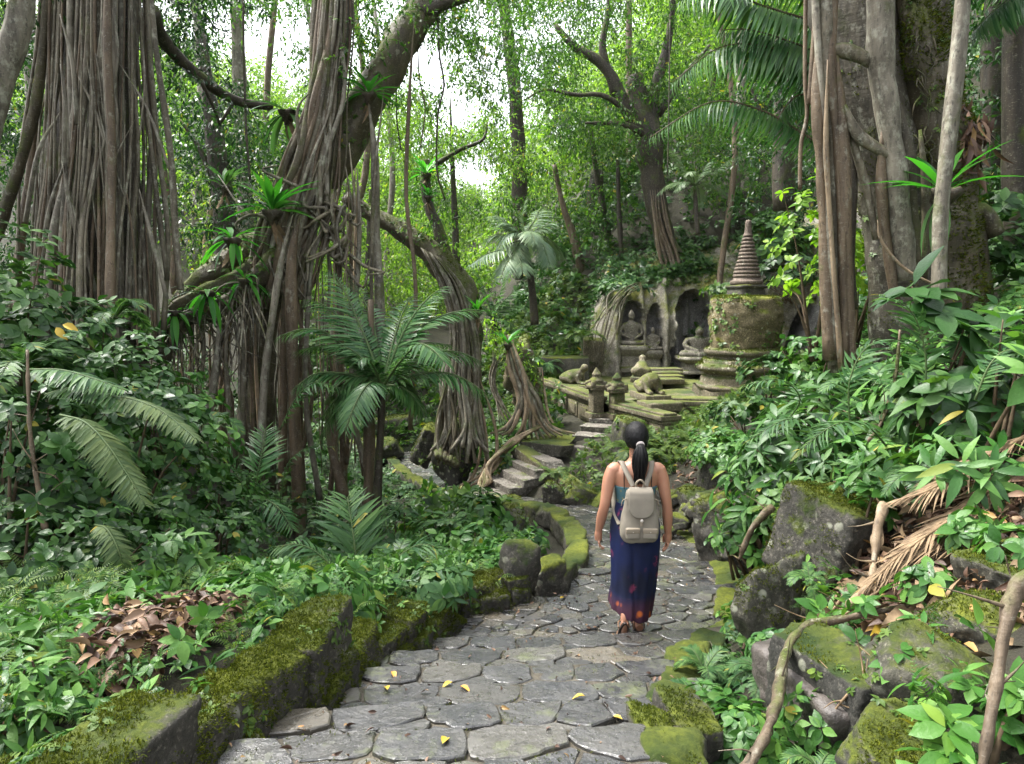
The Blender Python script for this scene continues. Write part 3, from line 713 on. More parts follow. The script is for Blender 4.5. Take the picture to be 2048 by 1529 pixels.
def joint_moss():
    rg = np.random.default_rng(77); q = rg.uniform([-1.6, 2.2], [2.6, 9.5], (26000, 2)); q = q[inpoly(q[:, 0], q[:, 1])]; e = pdist(q[:, 0], q[:, 1])
    q = q[fbm(np.c_[q, q[:, 0] * 0], 1.6, 31, 3) + rg.normal(size=len(q)) * .2 + np.clip(.35 - e, 0, .35) * 2.2 > .42]; pos = np.c_[q, path_z(q[:, 0], q[:, 1]) - .009 + rg.uniform(0, .006, len(q))]; k = len(q); m = MB()
    for j in range(3): m.inst(L4[0] * [.7, 1, 1], L4[1], frames(nrm(rdir(k, rg) + [0, 0, .9]), rdir(k, rg)), pos + rg.normal(size=(k, 3)) * [.006, .006, .001], rg.uniform(.5, 1.3, k) * .013)
    tag(m.build('path_moss', MT['mossfuzz']), 'moss growing in the joints of the paving', 'moss', None, 'stuff')
joint_moss()
# ---------------------------------------------------------------- low walls and kerbs
def walk(pts, step, rg):      # positions along a polyline
    pts = np.asarray(pts, float); seg = np.linalg.norm(np.diff(pts[:, :2], axis=0), axis=1); L = np.concatenate([[0], np.cumsum(seg)])
    out = []; s = 0
    while s < L[-1] - .12:
        w = rg.uniform(*step); w = min(w, L[-1] - s); m = s + w / 2
        q = np.array([np.interp(m, L, pts[:, i]) for i in range(3)]); i = min(np.searchsorted(L, m), len(pts) - 1)
        d = pts[i] - pts[i - 1]; out.append((q, w, math.atan2(d[1], d[0]))); s += w
    return out
def low_wall():
    rg = np.random.default_rng(21)
    t = thing('stone_wall', 'low mossy stone wall along the left edge of the steps, leaf litter behind it', 'wall', LW[2])
    line = [np.array([LW[0][0] - .5, LW[0][1] - .6, .05])] + [LW[i] for i in range(0, 6)]
    k = 0; ALL = MB()
    for q, w, a in walk(line, (.34, .62), rg):
        z = float(path_z(q[0], q[1])); off = np.array([-math.sin(a), math.cos(a), 0])
        big = 2.9 < q[1] < 3.6; h = .36 if big else rg.uniform(.22, .28)
        if q[1] > 4.4: h = rg.uniform(.2, .27)
        c = q + off * (.10 + rg.uniform(-.02, .02)); 
        m = MB(); rock(m, (c[0], c[1], z + h * .5), (w * .56, .145, h * .54), (rg.normal() * .03, rg.normal() * .04, a + rg.normal() * .05), seed=100 + k, noise=.07, extra=4, p=22, sub=5)
        m.build('capstone', MT['wall_stone'] if k % 3 else MT['rock_moss'], t); ALL.merge(m)
        m = MB(); rock(m, (c[0] - off[0] * .04, c[1] - off[1] * .04, z - .02), (w * .45, .15, .13), (0, rg.normal() * .05, a + rg.normal() * .1), seed=200 + k, noise=.15, p=16)
        if k % 2: rock(m, (c[0] - off[0] * .09 + rg.normal() * .1, c[1] - off[1] * .09, z + .03), (w * .25, .09, .09), (0, 0, a), seed=300 + k, noise=.15, p=16)
        m.build('footing_stone', MT['rock_dark'], t); ALL.merge(m)
        k += 1
    dressed(ALL, t, 3, moss=15000, leafy=110, thr=.02, nz=.1)
    # rounded standing boulder and following blocks
    p = Gp(1060, 1200); m = MB(); rock(m, (p[0] - .08, p[1] + .12, p[2] + .24), (.16, .14, .26), (.05, -.05, .3), seed=7, boxy=True, extra=12, p=10, noise=.1); dressed(m, None, 7, moss=9000, leafy=30, thr=.1, size=.012, lsize=.03) if 0 else None
    tag(m.build('boulder', MT['rock_moss'], org=(p[0] - .1, p[1] + .15, p[2])), 'upright rounded mossy boulder standing at the bend of the low wall', 'boulder')
    p = Gp(1120, 1185); m = MB(); rock(m, (p[0] - .12, p[1] + .05, p[2] + .13), (.19, .16, .17), (0, .05, .5), seed=9, noise=.08)
    tag(m.build('boulder', MT['rock_moss'], org=p), 'squat block just right of the upright rounded boulder', 'boulder')
    # mossy kerb of the path beyond the bend
    t = thing('kerb', 'bright mossy kerb bordering the left of the path beyond the upright boulder', 'kerb', LW[7])
    for j, (q, w, a) in enumerate(walk(LW[6:12], (.3, .55), rg)):
        z = float(path_z(q[0], q[1])); off = np.array([-math.sin(a), math.cos(a), 0]); c = q + off * .1; m = MB()
        rock(m, (c[0], c[1], z + .0), (w * .54, .13, .15), (rg.normal() * .03, rg.normal() * .05, a), seed=400 + j, noise=.07, p=20, extra=3)
        m.build('kerbstone', MT['curb_moss'], t)
    t = thing('kerb', 'thin mossy kerb on the left of the far path curling towards the stream', 'kerb', LW[13])
    for j, (q, w, a) in enumerate(walk(LW[12:], (.35, .7), rg)):
        z = float(path_z(q[0], q[1])); off = np.array([-math.sin(a), math.cos(a), 0]); c = q + off * .08; m = MB()
        rock(m, (c[0], c[1], z + .01), (w * .54, .12, .10), (0, 0, a), seed=440 + j, noise=.07, p=20, extra=3)
        m.build('kerbstone', MT['curb_moss'], t)
    t = thing('kerb', 'flat broken mossy kerb along the right edge of the path in front of the ditch', 'kerb', RW[3])
    for j, (q, w, a) in enumerate(walk(RW[1:8], (.2, .42), rg)):
        z = float(path_z(q[0], q[1])); off = np.array([math.sin(a), -math.cos(a), 0]); c = q + off * .03; m = MB()
        rock(m, (c[0], c[1], z - .045), (w * .54, .12, .07), (rg.normal() * .03, rg.normal() * .04, a + rg.normal() * .05), seed=460 + j, noise=.09, p=20, extra=4)
        m.build('kerbstone', MT['curb_moss'], t)
low_wall()
def boulder(px, py, Y, ext, rot, seed, mat, label, boxy=True, noise=.08, extra=7, p=14, name='boulder', sub=5):
    c = P(px, py, Y); o = (c[0], c[1], c[2] - ext[2]); t = thing(name, label, 'boulder', o); m = MB(); rock(m, c, ext, rot, seed, p, extra, noise, sub, boxy); m.build('rock_body', MT[mat], t)
    near = Y < 8; dressed(m, t, seed, moss=9000 if near else 900, leafy=70 if near else 25, thr=.32 if mat != 'rock_dark' else .8, size=.012 if near else .025, lsize=.035 if near else .07)
    return t
boulder(1660, 1080, 4.9, (.23, .30, .30), (.12, .22, .45), 31, 'rock_moss', 'large squared dark block tilted at the top of the right bank', extra=3, p=24, noise=.05)
boulder(1535, 1225, 4.5, (.17, .2, .30), (0, .28, .3), 32, 'rock_bare', 'tall boulder with round pale lichen spots beside the right edge of the path', boxy=False, extra=14, p=9, noise=.1)
boulder(1915, 1400, 2.75, (.31, .15, .13), (.15, .5, -.35), 33, 'rock_bare', 'long slanting pale-topped boulder in the lower right corner', extra=4, p=14, noise=.08)
boulder(1965, 1265, 3.1, (.26, .2, .17), (0, .2, .2), 34, 'rock_bare', 'rounded grey boulder behind the long slanting one on the right bank', boxy=False, extra=14, p=10)
boulder(2055, 1150, 3.4, (.24, .2, .11), (0, -.1, .1), 35, 'curb_moss', 'moss capped boulder cut by the right edge of the picture', extra=5)
boulder(1790, 1540, 2.45, (.22, .16, .15), (.1, .4, .3), 36, 'rock_moss', 'bright moss covered rock at the bottom below the long slanting boulder', boxy=False, extra=12)
boulder(1660, 1390, 3.05, (.12, .3, .20), (0, 0, .25), 37, 'rock_dark', 'dark upright stone slab edging the wet ledge on the right', extra=2, p=30, noise=.04)
boulder(1370, 1470, 2.9, (.10, .16, .12), (0, .2, .2), 38, 'rock_moss', 'small mossy stone in the ditch at the bottom right of the path')
boulder(1315, 1500, 2.75, (.08, .25, .10), (0, 0, .1), 39, 'curb_moss', 'mossy edge stone at the very bottom of the path on the right')
boulder(1410, 1010, 9.6, (.29, .25, .19), (0, .05, .2), 40, 'rock_moss', 'smooth block lying in the rubble to the right of the woman', extra=3, p=16, noise=.05)
boulder(1440, 1075, 7.6, (.20, .26, .27), (0, .3, .4), 41, 'rock_moss', 'dark mossy boulder right of the path behind the paving edge', boxy=False, extra=12)
boulder(1480, 1100, 6.7, (.15, .2, .2), (0, .2, .6), 42, 'rock_moss', 'small dark boulder between the lichen spotted boulder and the rubble', boxy=False, extra=12)
boulder(1340, 1000, 10.4, (.15, .2, .12), (0, 0, .2), 43, 'rock_dark', 'small stone just right of the woman\'s elbow')
boulder(1215, 1005, 11.2, (.19, .18, .22), (.1, -.2, .2), 44, 'curb_moss', 'rounded mossy rock touching the woman\'s left elbow', boxy=False, extra=12)
boulder(1160, 995, 11.4, (.24, .2, .2), (.1, .5, .2), 45, 'curb_moss', 'sloping mossy rock at the foot of the stair balustrade')
boulder(1107, 1000, 11.5, (.15, .15, .17), (0, -.3, .2), 46, 'rock_moss', 'pointed mossy rock left of the sloping one by the stair foot', boxy=False, extra=9)
boulder(1022, 1005, 11.3, (.16, .14, .10), (0, .1, .2), 47, 'curb_moss', 'small block with a mossy cap near the lowest stair')
boulder(1030, 1035, 9.9, (.10, .3, .13), (0, 0, .3), 48, 'rock_moss', 'narrow stone edging the herb bed by the path bend')
boulder(850, 890, 14.9, (.18, .3, .42), (.1, .35, .2), 49, 'rock_moss', 'leaning mossy slab at the right edge of the far path')
boulder(800, 862, 20.0, (.75, .6, .42), (0, .0, .2), 50, 'rock_bare', 'big pale wet boulder at the head of the stream')
boulder(725, 905, 17, (.85, .5, .28), (0, -.15, .1), 51, 'rock_dark', 'low dark rock ledge beside the stream behind the palm trunk')
boulder(670, 945, 15.5, (.35, .3, .2), (0, 0, .5), 52, 'rock_bare', 'wet stone in the stream bed left of the palm trunk')
boulder(905, 905, 14.0, (.42, .4, .75), (0, .08, .2), 53, 'rock_dark', 'dark rounded rock clasped by the roots of the curved tree', boxy=False, extra=14)
boulder(1370, 925, 12.4, (.6, .4, .25), (0, .05, .1), 54, 'rock_moss', 'mossy stone heap under the bright ferns behind the woman')
boulder(1290, 960, 11.9, (.4, .3, .2), (0, -.05, .3), 55, 'rock_dark', 'flat dark stones hidden behind the woman\'s shoulders')
boulder(1260, 900, 12.6, (.28, .4, .55), (0, .02, .1), 56, 'rock_moss', 'dark overgrown masonry block behind the woman\'s head')
boulder(1440, 960, 9.8, (.22, .2, .3), (0, .1, .3), 57, 'rock_moss', 'dark mossy rock face at the left foot of the right bank')
# rubble
def rubble():
    rg = np.random.default_rng(3)
    for i in range(22):
        px = rg.uniform(1335, 1460); py = rg.uniform(975, 1070); c = G(px, py, 7, 13); r = rg.uniform(.05, .13); m = MB()
        rock(m, (c[0], c[1], c[2] + r * .3), (r * 1.3, r, r * .7), (0, rg.normal() * .3, rg.uniform(0, 3)), 500 + i, sub=3)
        tag(m.build('stone', MT['rock_moss'], org=c), 'small mossy stone of the rubble heap between the path and the right bank', 'stone', 'rubble stones right of the path')
rubble()
# ---------------------------------------------------------------- stream
def stream():
    pts = [(-2.3, 10, -1.86), (-2.6, 12.5, -2.0), (-3.4, 15, -2.1), (-3.2, 17.5, -2.12), (-2.6, 20, -2.1)]
    p = catmull(pts, 6); m = MB(); V = []
    for q in p: V += [q + np.array([-.75, 0, .03]), q + np.array([0, 0, .03]), q + np.array([.6, 0, .03])]
    Fc = [[i * 3 + j, i * 3 + j + 1, i * 3 + j + 4, i * 3 + j + 3] for i in range(len(p) - 1) for j in (0, 1)]
    m.add(np.array(V), Fc)
    t = NT('water'); n = t.noise(t.pos(), 5, 4); mt = t.done(t.pr((.025, .03, .02), .08, .6, t.bump(n, .5, .05)))
    struct('stream', m, mt)
stream()
# ---------------------------------------------------------------- cliff
def wx(px, Y): return (px - 1024) / F * Y
def cliff():
    nx, nz = 260, 150
    x = np.linspace(1.7, 9.8, nx); u = np.linspace(0, 1, nz)
    top = np.interp(x, [1.7, 2.3, 2.9, 4.2, 5.3, 6.6, 7.5, 8.4, 9.8], [.1, .9, 1.75, 2.25, 2.4, 2.35, 2.9, 3.6, 4.2])
    X = np.repeat(x[None], nz, 0); Tn = np.repeat(top[None], nz, 0); Uu = u[:, None]
    vz = np.minimum(Uu / .8, 1); Z = -.7 + (Tn + .7) * np.sin(vz * math.pi / 2 * .98)
    Y = 20.4 + .55 * (1 - np.cos(vz * math.pi / 2)) + np.maximum(Uu - .8, 0) * 16 + .35 * np.abs(X - 5.2) * 0
    Y = Y + np.maximum(0, 2.6 - X) * 1.2
    Z = Z + np.maximum(Uu - .8, 0) * 7
    Pn = np.stack([X, Y, Z], -1)
    Y = Y + .22 * fbm(Pn, .9, 3, 4) + .10 * fbm(Pn * np.array([3, 1, .5]), 1.4, 8, 3)
    Y0 = Y.copy(); wob = .22 * fbm(Pn, 2.5, 21, 3)
    def niche(cx, hw, zb, zt, dep, s=.08):
        a = np.abs(X - cx - .05 * (Z - zb)) / hw + wob; zz = (Z - zb) / (zt - zb)
        lim = np.where(zz > .6, np.sqrt(np.clip(1 - ((zz - .6) / .4) ** 2, 0, 1)), 1.0)
        e = np.clip((lim - a) / s, 0, 1) * np.clip(zz / .03, 0, 1) * (zz < 1); return dep * e * e * (3 - 2 * e)
    Y = Y + niche(wx(1262, 20.4), .31, -.25, 1.62, .75) + niche(wx(1306, 20.4), .22, -.25, 1.55, .7, .1)
    Y = Y + niche(wx(1382, 20.4), .60, -.35, 1.95, 1.1, .1)
    # hanging fold of bare rock inside the large recess
    Y = Y - .55 * np.exp(-((X - wx(1368, 20.4) + .10 * Z) / .26) ** 2) * np.clip((1.9 - Z) / .6, 0, 1) - .2 * np.exp(-((X - wx(1392, 20.4)) / .08) ** 2) * (Z > .6) * (Z < 1.9)
    Y = Y - .25 * np.exp(-((X - wx(1286, 20.4)) / .06) ** 2) - .3 * np.exp(-((X - wx(1331, 20.4)) / .09) ** 2) - .25 * np.exp(-((X - wx(1232, 20.4)) / .13) ** 2)
    # slanting cave slit on the right
    nich = Y.copy() - Y0
    cx = wx(1597, 20.4) + (Z - .7) * .42; a = np.abs(X - cx) / (.24 * np.clip(1 - ((Z - .7) / 1.05) ** 2, 0.01, 1) ** .5 + .001)
    e = np.clip((1 - a) / .25, 0, 1) * (np.abs(Z - .7) < 1.0); Y = Y + 2.0 * e
    V = np.stack([X, Y, Z], -1).reshape(-1, 3)
    i, j = np.meshgrid(np.arange(nz - 1), np.arange(nx - 1), indexing='ij'); a = (i * nx + j).ravel()
    Q = np.stack([a, a + 1, a + nx + 1, a + nx], -1); k = (nich.ravel()[Q].mean(1) > .28) | ((V[Q].mean(1)[:, 0] > wx(1600, 20.4)) & (V[Q].mean(1)[:, 2] < 1.5)); m = MB(); m.add(V, Q[~k]); m.Fs.append(Q[k]); m.M.append(1); struct('cliff', m, [MT['cliff'], MT['cliff_bare']])
    rg = np.random.default_rng(44); Vg = V.reshape(nz, nx, 3); m = MB()
    for k, (n, lo, sz, mt) in enumerate(((2400, .74, .17, 'shrub'), (1500, .60, .10, 'moss_leaf'))):
        ii = (nz * (lo + (1 - lo) * rg.random(n) ** 1.1)).astype(int).clip(0, nz - 2); jj = rg.integers(1, nx - 2, n); q = Vg[ii, jj] + rg.normal(size=(n, 3)) * [.03, .03, .03]
        hang = fbm(q, .8, 5, 2) + (ii / nz - lo) * 4 > .25; q = q[hang]; q[:, 2] += rg.uniform(.02, .3, len(q)) * (k == 0); m = MB()
        put(m, WH + SPR, q, nrm(rg.normal(size=(len(q), 3)) * .4 + [0, -.5, 1]), rg.uniform(.6, 1.3, len(q)) * sz, rg)
        tag(m.build('creepers', MT[mt]), ['leafy undergrowth hanging over the top of the carved cliff', 'small yellow green creepers along the brow of the carved cliff'][k], 'plants', None, 'stuff')
cliff()
def lathe(m, cx, cy, prof, sides=64, noise=.0, seed=0, sq=2.0, rot=0, mi=0):
    prof = np.asarray(prof, float); th = np.arange(sides) / sides * 2 * np.pi; c, s = np.cos(th), np.sin(th)
    k = (np.abs(c) ** sq + np.abs(s) ** sq) ** (-1 / sq)
    V = np.zeros((len(prof), sides, 3)); V[..., 0] = cx + prof[:, 0:1] * k * np.cos(th + rot); V[..., 1] = cy + prof[:, 0:1] * k * np.sin(th + rot); V[..., 2] = prof[:, 1:2]
    if noise:
        d = nrm(V * [1, 1, 0] - [cx, cy, 0]); V = V + d * (noise * fbm(V, 4, seed, 4))[..., None]; V[..., 2] += noise * .4 * fbm(V, 3, seed + 9, 2)
    n = len(prof); i = np.arange(n - 1)[:, None]; j = np.arange(sides)[None]; a = i * sides + j; b = i * sides + (j + 1) % sides
    m.add(V.reshape(-1, 3), np.stack([a, b, b + sides, a + sides], -1).reshape(-1, 4), mi)
def dens(p, d=.03):
    p = np.asarray(p, float); out = [p[0]]
    for a, b in zip(p[:-1], p[1:]):
        n = max(1, int(np.linalg.norm(b - a) / d))
        for q in range(1, n + 1): out.append(a + (b - a) * q / n)
    return out
def stupa():
    Y = 16.0; cx = wx(1489, Y); q = Y / F
    def z(py): return P(1489, py, Y)[2]
    t = thing('stupa', 'mossy bell shaped stone stupa with a ringed spire, standing before the cliff', 'stupa', (cx, Y, z(850)))
    def pr(l): return dens([(r * q, z(y)) for y, r in l])
    m = MB(); lathe(m, cx, Y, pr([(900, 96), (835, 96), (834, 90), (808, 90), (806, 98), (797, 98), (795, 88), (775, 86)]), noise=.02, seed=1, sq=9, rot=.0)
    lathe(m, cx, Y, pr([(778, 84), (776, 92), (768, 94), (766, 86), (752, 84), (750, 78), (742, 78)]), noise=.02, seed=2, sides=64); m.build('base', MT['temple'], t)
    m = MB(); lathe(m, cx, Y, pr([(745, 70), (744, 84), (736, 93), (729, 92), (725, 82), (718, 80), (716, 73), (709, 73), (707, 79), (699, 79), (696, 70), (693, 66)]), noise=.014, seed=3); m.build('moulding', MT['temple'], t); dressed(m, t, 6, moss=1200, leafy=12, thr=.35, size=.03, lsize=.07)
    m = MB(); lathe(m, cx, Y, pr([(700, 60), (697, 66), (680, 67), (650, 70), (625, 71), (606, 69), (598, 66), (594, 60), (592, 30), (591, 1)]), noise=.045, seed=4); m.build('bell', MT['temple_bell'], t); dressed(m, t, 5, moss=1500, leafy=60, thr=.25, size=.03, lsize=.08)
    m = MB(); lathe(m, cx, Y, pr([(600, 30), (592, 30), (577, 29), (576, 32), (571, 32), (570, 28)]), noise=.015, seed=5, sq=6, rot=.3); m.build('spire_base', MT['rock_moss'], t)
    m = MB(); L = [(572, 26), (570, 31), (563, 32), (560, 27), (556, 26)]; n = 11
    for i in range(n):
        y0 = 556 - i * 7.4; r = 27 - i * 1.55; L += [(y0, r - 3), (y0 - 1, r), (y0 - 5.6, r - .6), (y0 - 6.6, r - 3.4)]
    L += [(475, 7), (474, 9.5), (470, 9.5), (468, 7.5), (445, 6.2), (441, 5), (440, 0.5)]
    lathe(m, cx, Y, pr(L), noise=.008, seed=6, sides=40); m.build('spire', MT['spire'], t)
stupa()
# ---------------------------------------------------------------- balustrades, posts, stairs
def wallseg(a, b, zt, zb, th, name, label, panels=4, mat='temple'):
    a = np.array(a, float); b = np.array(b, float); L = np.linalg.norm(b - a); ang = math.atan2(b[1] - a[1], b[0] - a[0]); c = (a + b) / 2
    t = thing(name, label, 'wall', (c[0], c[1], zb)); hh = zt - zb
    def bx(m, s, o, z, hs, ht, hz, bev=.015):
        d = np.array([math.cos(ang), math.sin(ang)]); n = np.array([d[1], -d[0]]); p = c + d * s + n * o
        box(m, (p[0], p[1], z), (hs, ht, hz), (0, 0, ang), bev=bev)
    m = MB(); bx(m, 0, 0, zb + hh * .5, L / 2, th * .40, hh * .44)
    bx(m, 0, 0, zb + hh * .06, L / 2, th * .62, hh * .09); bx(m, 0, 0, zb + hh * .24, L / 2, th * .52, hh * .05)
    m.build('body', MT[mat], t)
    m = MB(); bx(m, 0, 0, zt - .03, L / 2 + .02, th * .62, .045); bx(m, 0, 0, zt - .11, L / 2 + .01, th * .5, .03); bx(m, 0, 0, zt + .035, L / 2, th * .4, .025); m.build('coping', MT['temple'], t)
    for i in range(panels):
        s = (i + .5) / panels * L - L / 2; m = MB(); w = L / panels * .40
        bx(m, s, th * .42, zb + hh * .56, w, .02, hh * .20, .006); bx(m, s, th * .45, zb + hh * .56, w * .72, .03, hh * .13, .006); m.build('panel', MT[mat], t)
    return t
A1 = (wx(1093, 18.6), 18.6); B1 = (wx(1196, 15.2), 15.2)
wallseg(A1, B1, -.33, -1.12, .35, 'balustrade_wall', 'carved mossy balustrade wall with recessed panels running from the roots to the gate posts', 5)
A2 = (wx(1238, 14.9), 14.9); B2 = (wx(1345, 13.2), 13.2)
wallseg(A2, B2, -.42, -1.05, .35, 'balustrade_wall', 'mossy balustrade wall to the right of the gate posts, half buried in ferns', 4)
A3 = (wx(1345, 14.6), 14.6); B3 = (wx(1590, 14.2), 14.2)
wallseg(A3, B3, -.30, -1.1, .5, 'terrace_wall', 'dark carved terrace wall below the stupa', 6)
def post(px, Y, py0, label):
    b = P(px, 838, Y); x, y = b[0], Y; z0 = b[2]; z1 = P(px, py0, Y)[2]; h = z1 - z0
    t = thing('gate_post', label, 'post', (x, y, z0)); m = MB()
    box(m, (x, y, z0 + h * .06), (.17, .17, h * .07), (0, 0, .35), bev=.02); box(m, (x, y, z0 + h * .34), (.12, .12, h * .24), (0, 0, .35), bev=.02); box(m, (x, y, z0 + h * .6), (.17, .17, h * .03), (0, 0, .35), bev=.02); m.build('shaft', MT['temple'], t)
    m = MB()
    for k in range(4):
        a = .35 + k * math.pi / 2 + math.pi / 4; rock(m, (x + .17 * math.cos(a), y + .17 * math.sin(a), z0 + h * .68), (.06, .05, .07), (0, 0, a), 600 + k, sub=3)
    lathe(m, x, y, dens([(.19, z0 + h * .62), (.2, z0 + h * .66), (.13, z0 + h * .7), (.15, z0 + h * .75), (.08, z0 + h * .82), (.10, z0 + h * .87), (.05, z0 + h * .94), (.005, z1)], .02), sides=24, noise=.02); m.build('finial', MT['temple'], t)
post(1192, 15.0, 735, 'gate post with crown shaped finial at the right end of the panelled wall')
post(1233, 14.8, 745, 'slightly shorter gate post with finial standing right of the stair opening')
def slab_stairs():
    t = thing('stairs', 'stone stair of five grey treads climbing to the mossy landing', 'stairs', P(1010, 990, 12.6))
    s0 = P(966, 972, 12.9); d = nrm(np.array([.86, .42, 0])); w = nrm(np.array([.36, -.93, 0]))
    for i in range(5):
        c = s0 + d * (.06 + i * .235) + w * .42 + np.array([0, 0, i * .125]); m = MB()
        rock(m, c + [0, 0, -.06], (.16, .47, .075), (0, 0, math.atan2(d[1], d[0])), 620 + i, sub=5, p=40, extra=0, noise=.02)
        box(m, c + d * .09 + np.array([0, 0, -.35]), (.12, .42, .28), (0, 0, math.atan2(d[1], d[0])), bev=.01)
        m.build('step', MT['tread'], t)
    end = P(1148, 968, 11.9)
    # sloping cheek wall
    t2 = thing('stair_cheek', 'sloping mossy coping that borders the stair on its upper right side', 'wall', end)
    a = P(1033, 893, 13.6); b = P(1150, 972, 11.9); L = np.linalg.norm(b - a); dd = nrm(b - a); m = MB()
    ang = math.atan2(dd[1], dd[0]); pit = -math.asin(dd[2]); c = (a + b) / 2
    rock(m, c - [0, 0, .04], (L / 2, .15, .09), (0, pit, ang), 640, sub=5, p=40, extra=0, noise=.02); m.build('coping', MT['temple'], t2)
    m = MB(); box(m, c - [0, 0, .48], (L / 2, .11, .42), (0, pit, ang), bev=.01); m.build('wall', MT['rock_dark'], t2)
    # landing
    q = [P(1042, 893, 13.7), P(1135, 905, 13.1), P(1158, 878, 14.4), P(1068, 868, 14.9)]
    m = MB(); zt = -.93; g = []
    n = 14
    for i in range(n + 1):
        for j in range(n + 1):
            u, v = i / n, j / n; p_ = q[0] * (1 - u) * (1 - v) + q[1] * u * (1 - v) + q[2] * u * v + q[3] * (1 - u) * v; g.append([p_[0], p_[1], zt + .015 * float(vn(np.array([p_[0], p_[1], 0]), 4, 1))])
    Q = [[i * (n + 1) + j, (i + 1) * (n + 1) + j, (i + 1) * (n + 1) + j + 1, i * (n + 1) + j + 1] for i in range(n) for j in range(n)]
    m.add(g, Q)
    struct('landing', m, MT['curb_moss'])
    m = MB(); rock(m, (q[0] + q[1]) / 2 * [1, 1, 0] + [0, 0, zt - .1], (.5, .10, .11), (0, 0, math.atan2(q[1][1] - q[0][1], q[1][0] - q[0][0])), 650, sub=5, p=40, extra=0, noise=.03)
    tag(m.build('edge_stone', MT['rock_bare'], org=q[0]), 'long grey edge stone along the front of the mossy landing', 'stone')
    t = thing('stairs', 'short flight of four worn steps from the landing up to the gate posts', 'stairs', P(1160, 890, 13.6))
    for i, (px, py, Y) in enumerate([(1168, 892, 13.7), (1182, 870, 14.1), (1198, 852, 14.5), (1212, 836, 14.9)]):
        c = P(px, py, Y); m = MB(); rock(m, c - [0, 0, .07], (.30, .20, .085), (0, 0, -.35), 660 + i, sub=5, p=36, extra=0, noise=.03); m.build('step', MT['tread'], t)
slab_stairs()
def terrace():
    m = MB(); xs = np.linspace(.9, 7.5, 60); ys = np.linspace(14.8, 21.6, 50)
    V, Fc = grid(xs, ys, lambda x, y: -.42 + .03 * fbm(np.stack([x, y, x * 0], -1), 2, 1, 3)); c = V[Fc].mean(1)
    k = c[:, 1] > 18.6 - (c[:, 0] - .9) * 3.6; m.add(V, Fc[k]); struct('terrace', m, MT['temple'])
terrace()
# ---------------------------------------------------------------- statues
def seated(px, py_top, py_seat, py_bot, Y, label, wide=1.0):
    top = P(px, py_top, Y)[2]; seat = P(px, py_seat, Y)[2]; bot = P(px, py_bot, Y)[2]; x = wx(px, Y); h = top - seat
    t = thing('seated_statue', label, 'statue', (x, Y, bot)); m = MB(); w = h * .30 * wide
    loft(m, [(x, Y, seat, w * .9, w * .7), (x, Y, seat + h * .2, w * .62, w * .45), (x, Y, seat + h * .45, w * .75, w * .42), (x, Y, seat + h * .62, w * .85, w * .36), (x, Y, seat + h * .68, w * .3, w * .25), (x, Y, seat + h * .74, w * .24, w * .24)], 20)
    ell(m, (x, Y - w * .1, seat + h * .86), (w * .32, w * .36, h * .14)); ell(m, (x, Y, seat + h * .99), (w * .16, w * .16, h * .05))
    for s in (-1, 1):
        tube2(m, [(x + s * w * .8, Y, seat + h * .6), (x + s * w * 1.05, Y - w * .2, seat + h * .35), (x + s * w * .2, Y - w * .9, seat + h * .2)], [w * .2, w * .18, w * .13])
        tube2(m, [(x + s * w * .3, Y - w * .2, seat + h * .05), (x + s * w * 1.35, Y - w * .5, seat + h * .07), (x - s * w * .3, Y - w * 1.1, seat + h * .05)], [w * .34, w * .3, w * .2])
    o = m.build('figure', MT['statue'], t); remesh(o, .028, 1)
    m = MB(); ph = seat - bot
    lathe(m, x, Y, dens([(w * 1.5, bot), (w * 1.5, bot + ph * .15), (w * 1.2, bot + ph * .22), (w * 1.1, bot + ph * .6), (w * 1.4, bot + ph * .7), (w * 1.6, bot + ph * .85), (w * 1.5, seat), (w * .2, seat + .01)], .03), sides=32, noise=.02, sq=6); m.build('pedestal', MT['statue'], t)
seated(1262, 622, 690, 742, 20.6, 'weathered seated figure on a pedestal in the leftmost cliff niche')
seated(1305, 655, 700, 745, 20.5, 'smaller seated figure in the narrow middle niche of the cliff')
seated(1398, 655, 712, 745, 20.0, 'broad headless seated figure in the large bare recess beside the stupa', 1.6)
def beast(px, py, Y, s, rz, label, head=False):
    c = P(px, py, Y); t = thing('animal_statue', label, 'statue', c); m = MB(); R_ = rotm(0, 0, rz)
    def q(v): return c + R_ @ (np.array(v) * s)
    tube2(m, [q((0, .55, .16)), q((0, .2, .24)), q((0, -.15, .36)), q((0, -.32, .5))], [.20 * s, .27 * s, .24 * s, .13 * s], sides=14)
    for k in (-1, 1):
        tube2(m, [q((k * .14, -.18, .34)), q((k * .16, -.3, .08)), q((k * .17, -.62, .06))], [.12 * s, .09 * s, .07 * s], sides=10)
        tube2(m, [q((k * .2, .5, .2)), q((k * .27, .15, .2)), q((k * .27, -.05, .05))], [.13 * s, .13 * s, .08 * s], sides=10)
    if head: ell(m, q((0, -.42, .62)), (.15 * s, .18 * s, .15 * s))
    o = m.build('body', MT['temple'], t); remesh(o, .03, 1)
    m = MB(); box(m, c - [0, 0, .09 * s], (.36 * s, .72 * s, .1 * s), (0, 0, rz), bev=.02); m.build('plinth', MT['temple'], t)
beast(1300, 786, 14.9, .72, .15, 'crouching headless guardian beast on a plinth right of the gate posts')
beast(1150, 768, 17.2, .62, .9, 'weathered reclining beast behind the panelled balustrade wall', True)
beast(1283, 752, 16.8, .6, 2.9, 'eroded beast standing farther back, before the pillar between the niches', True)
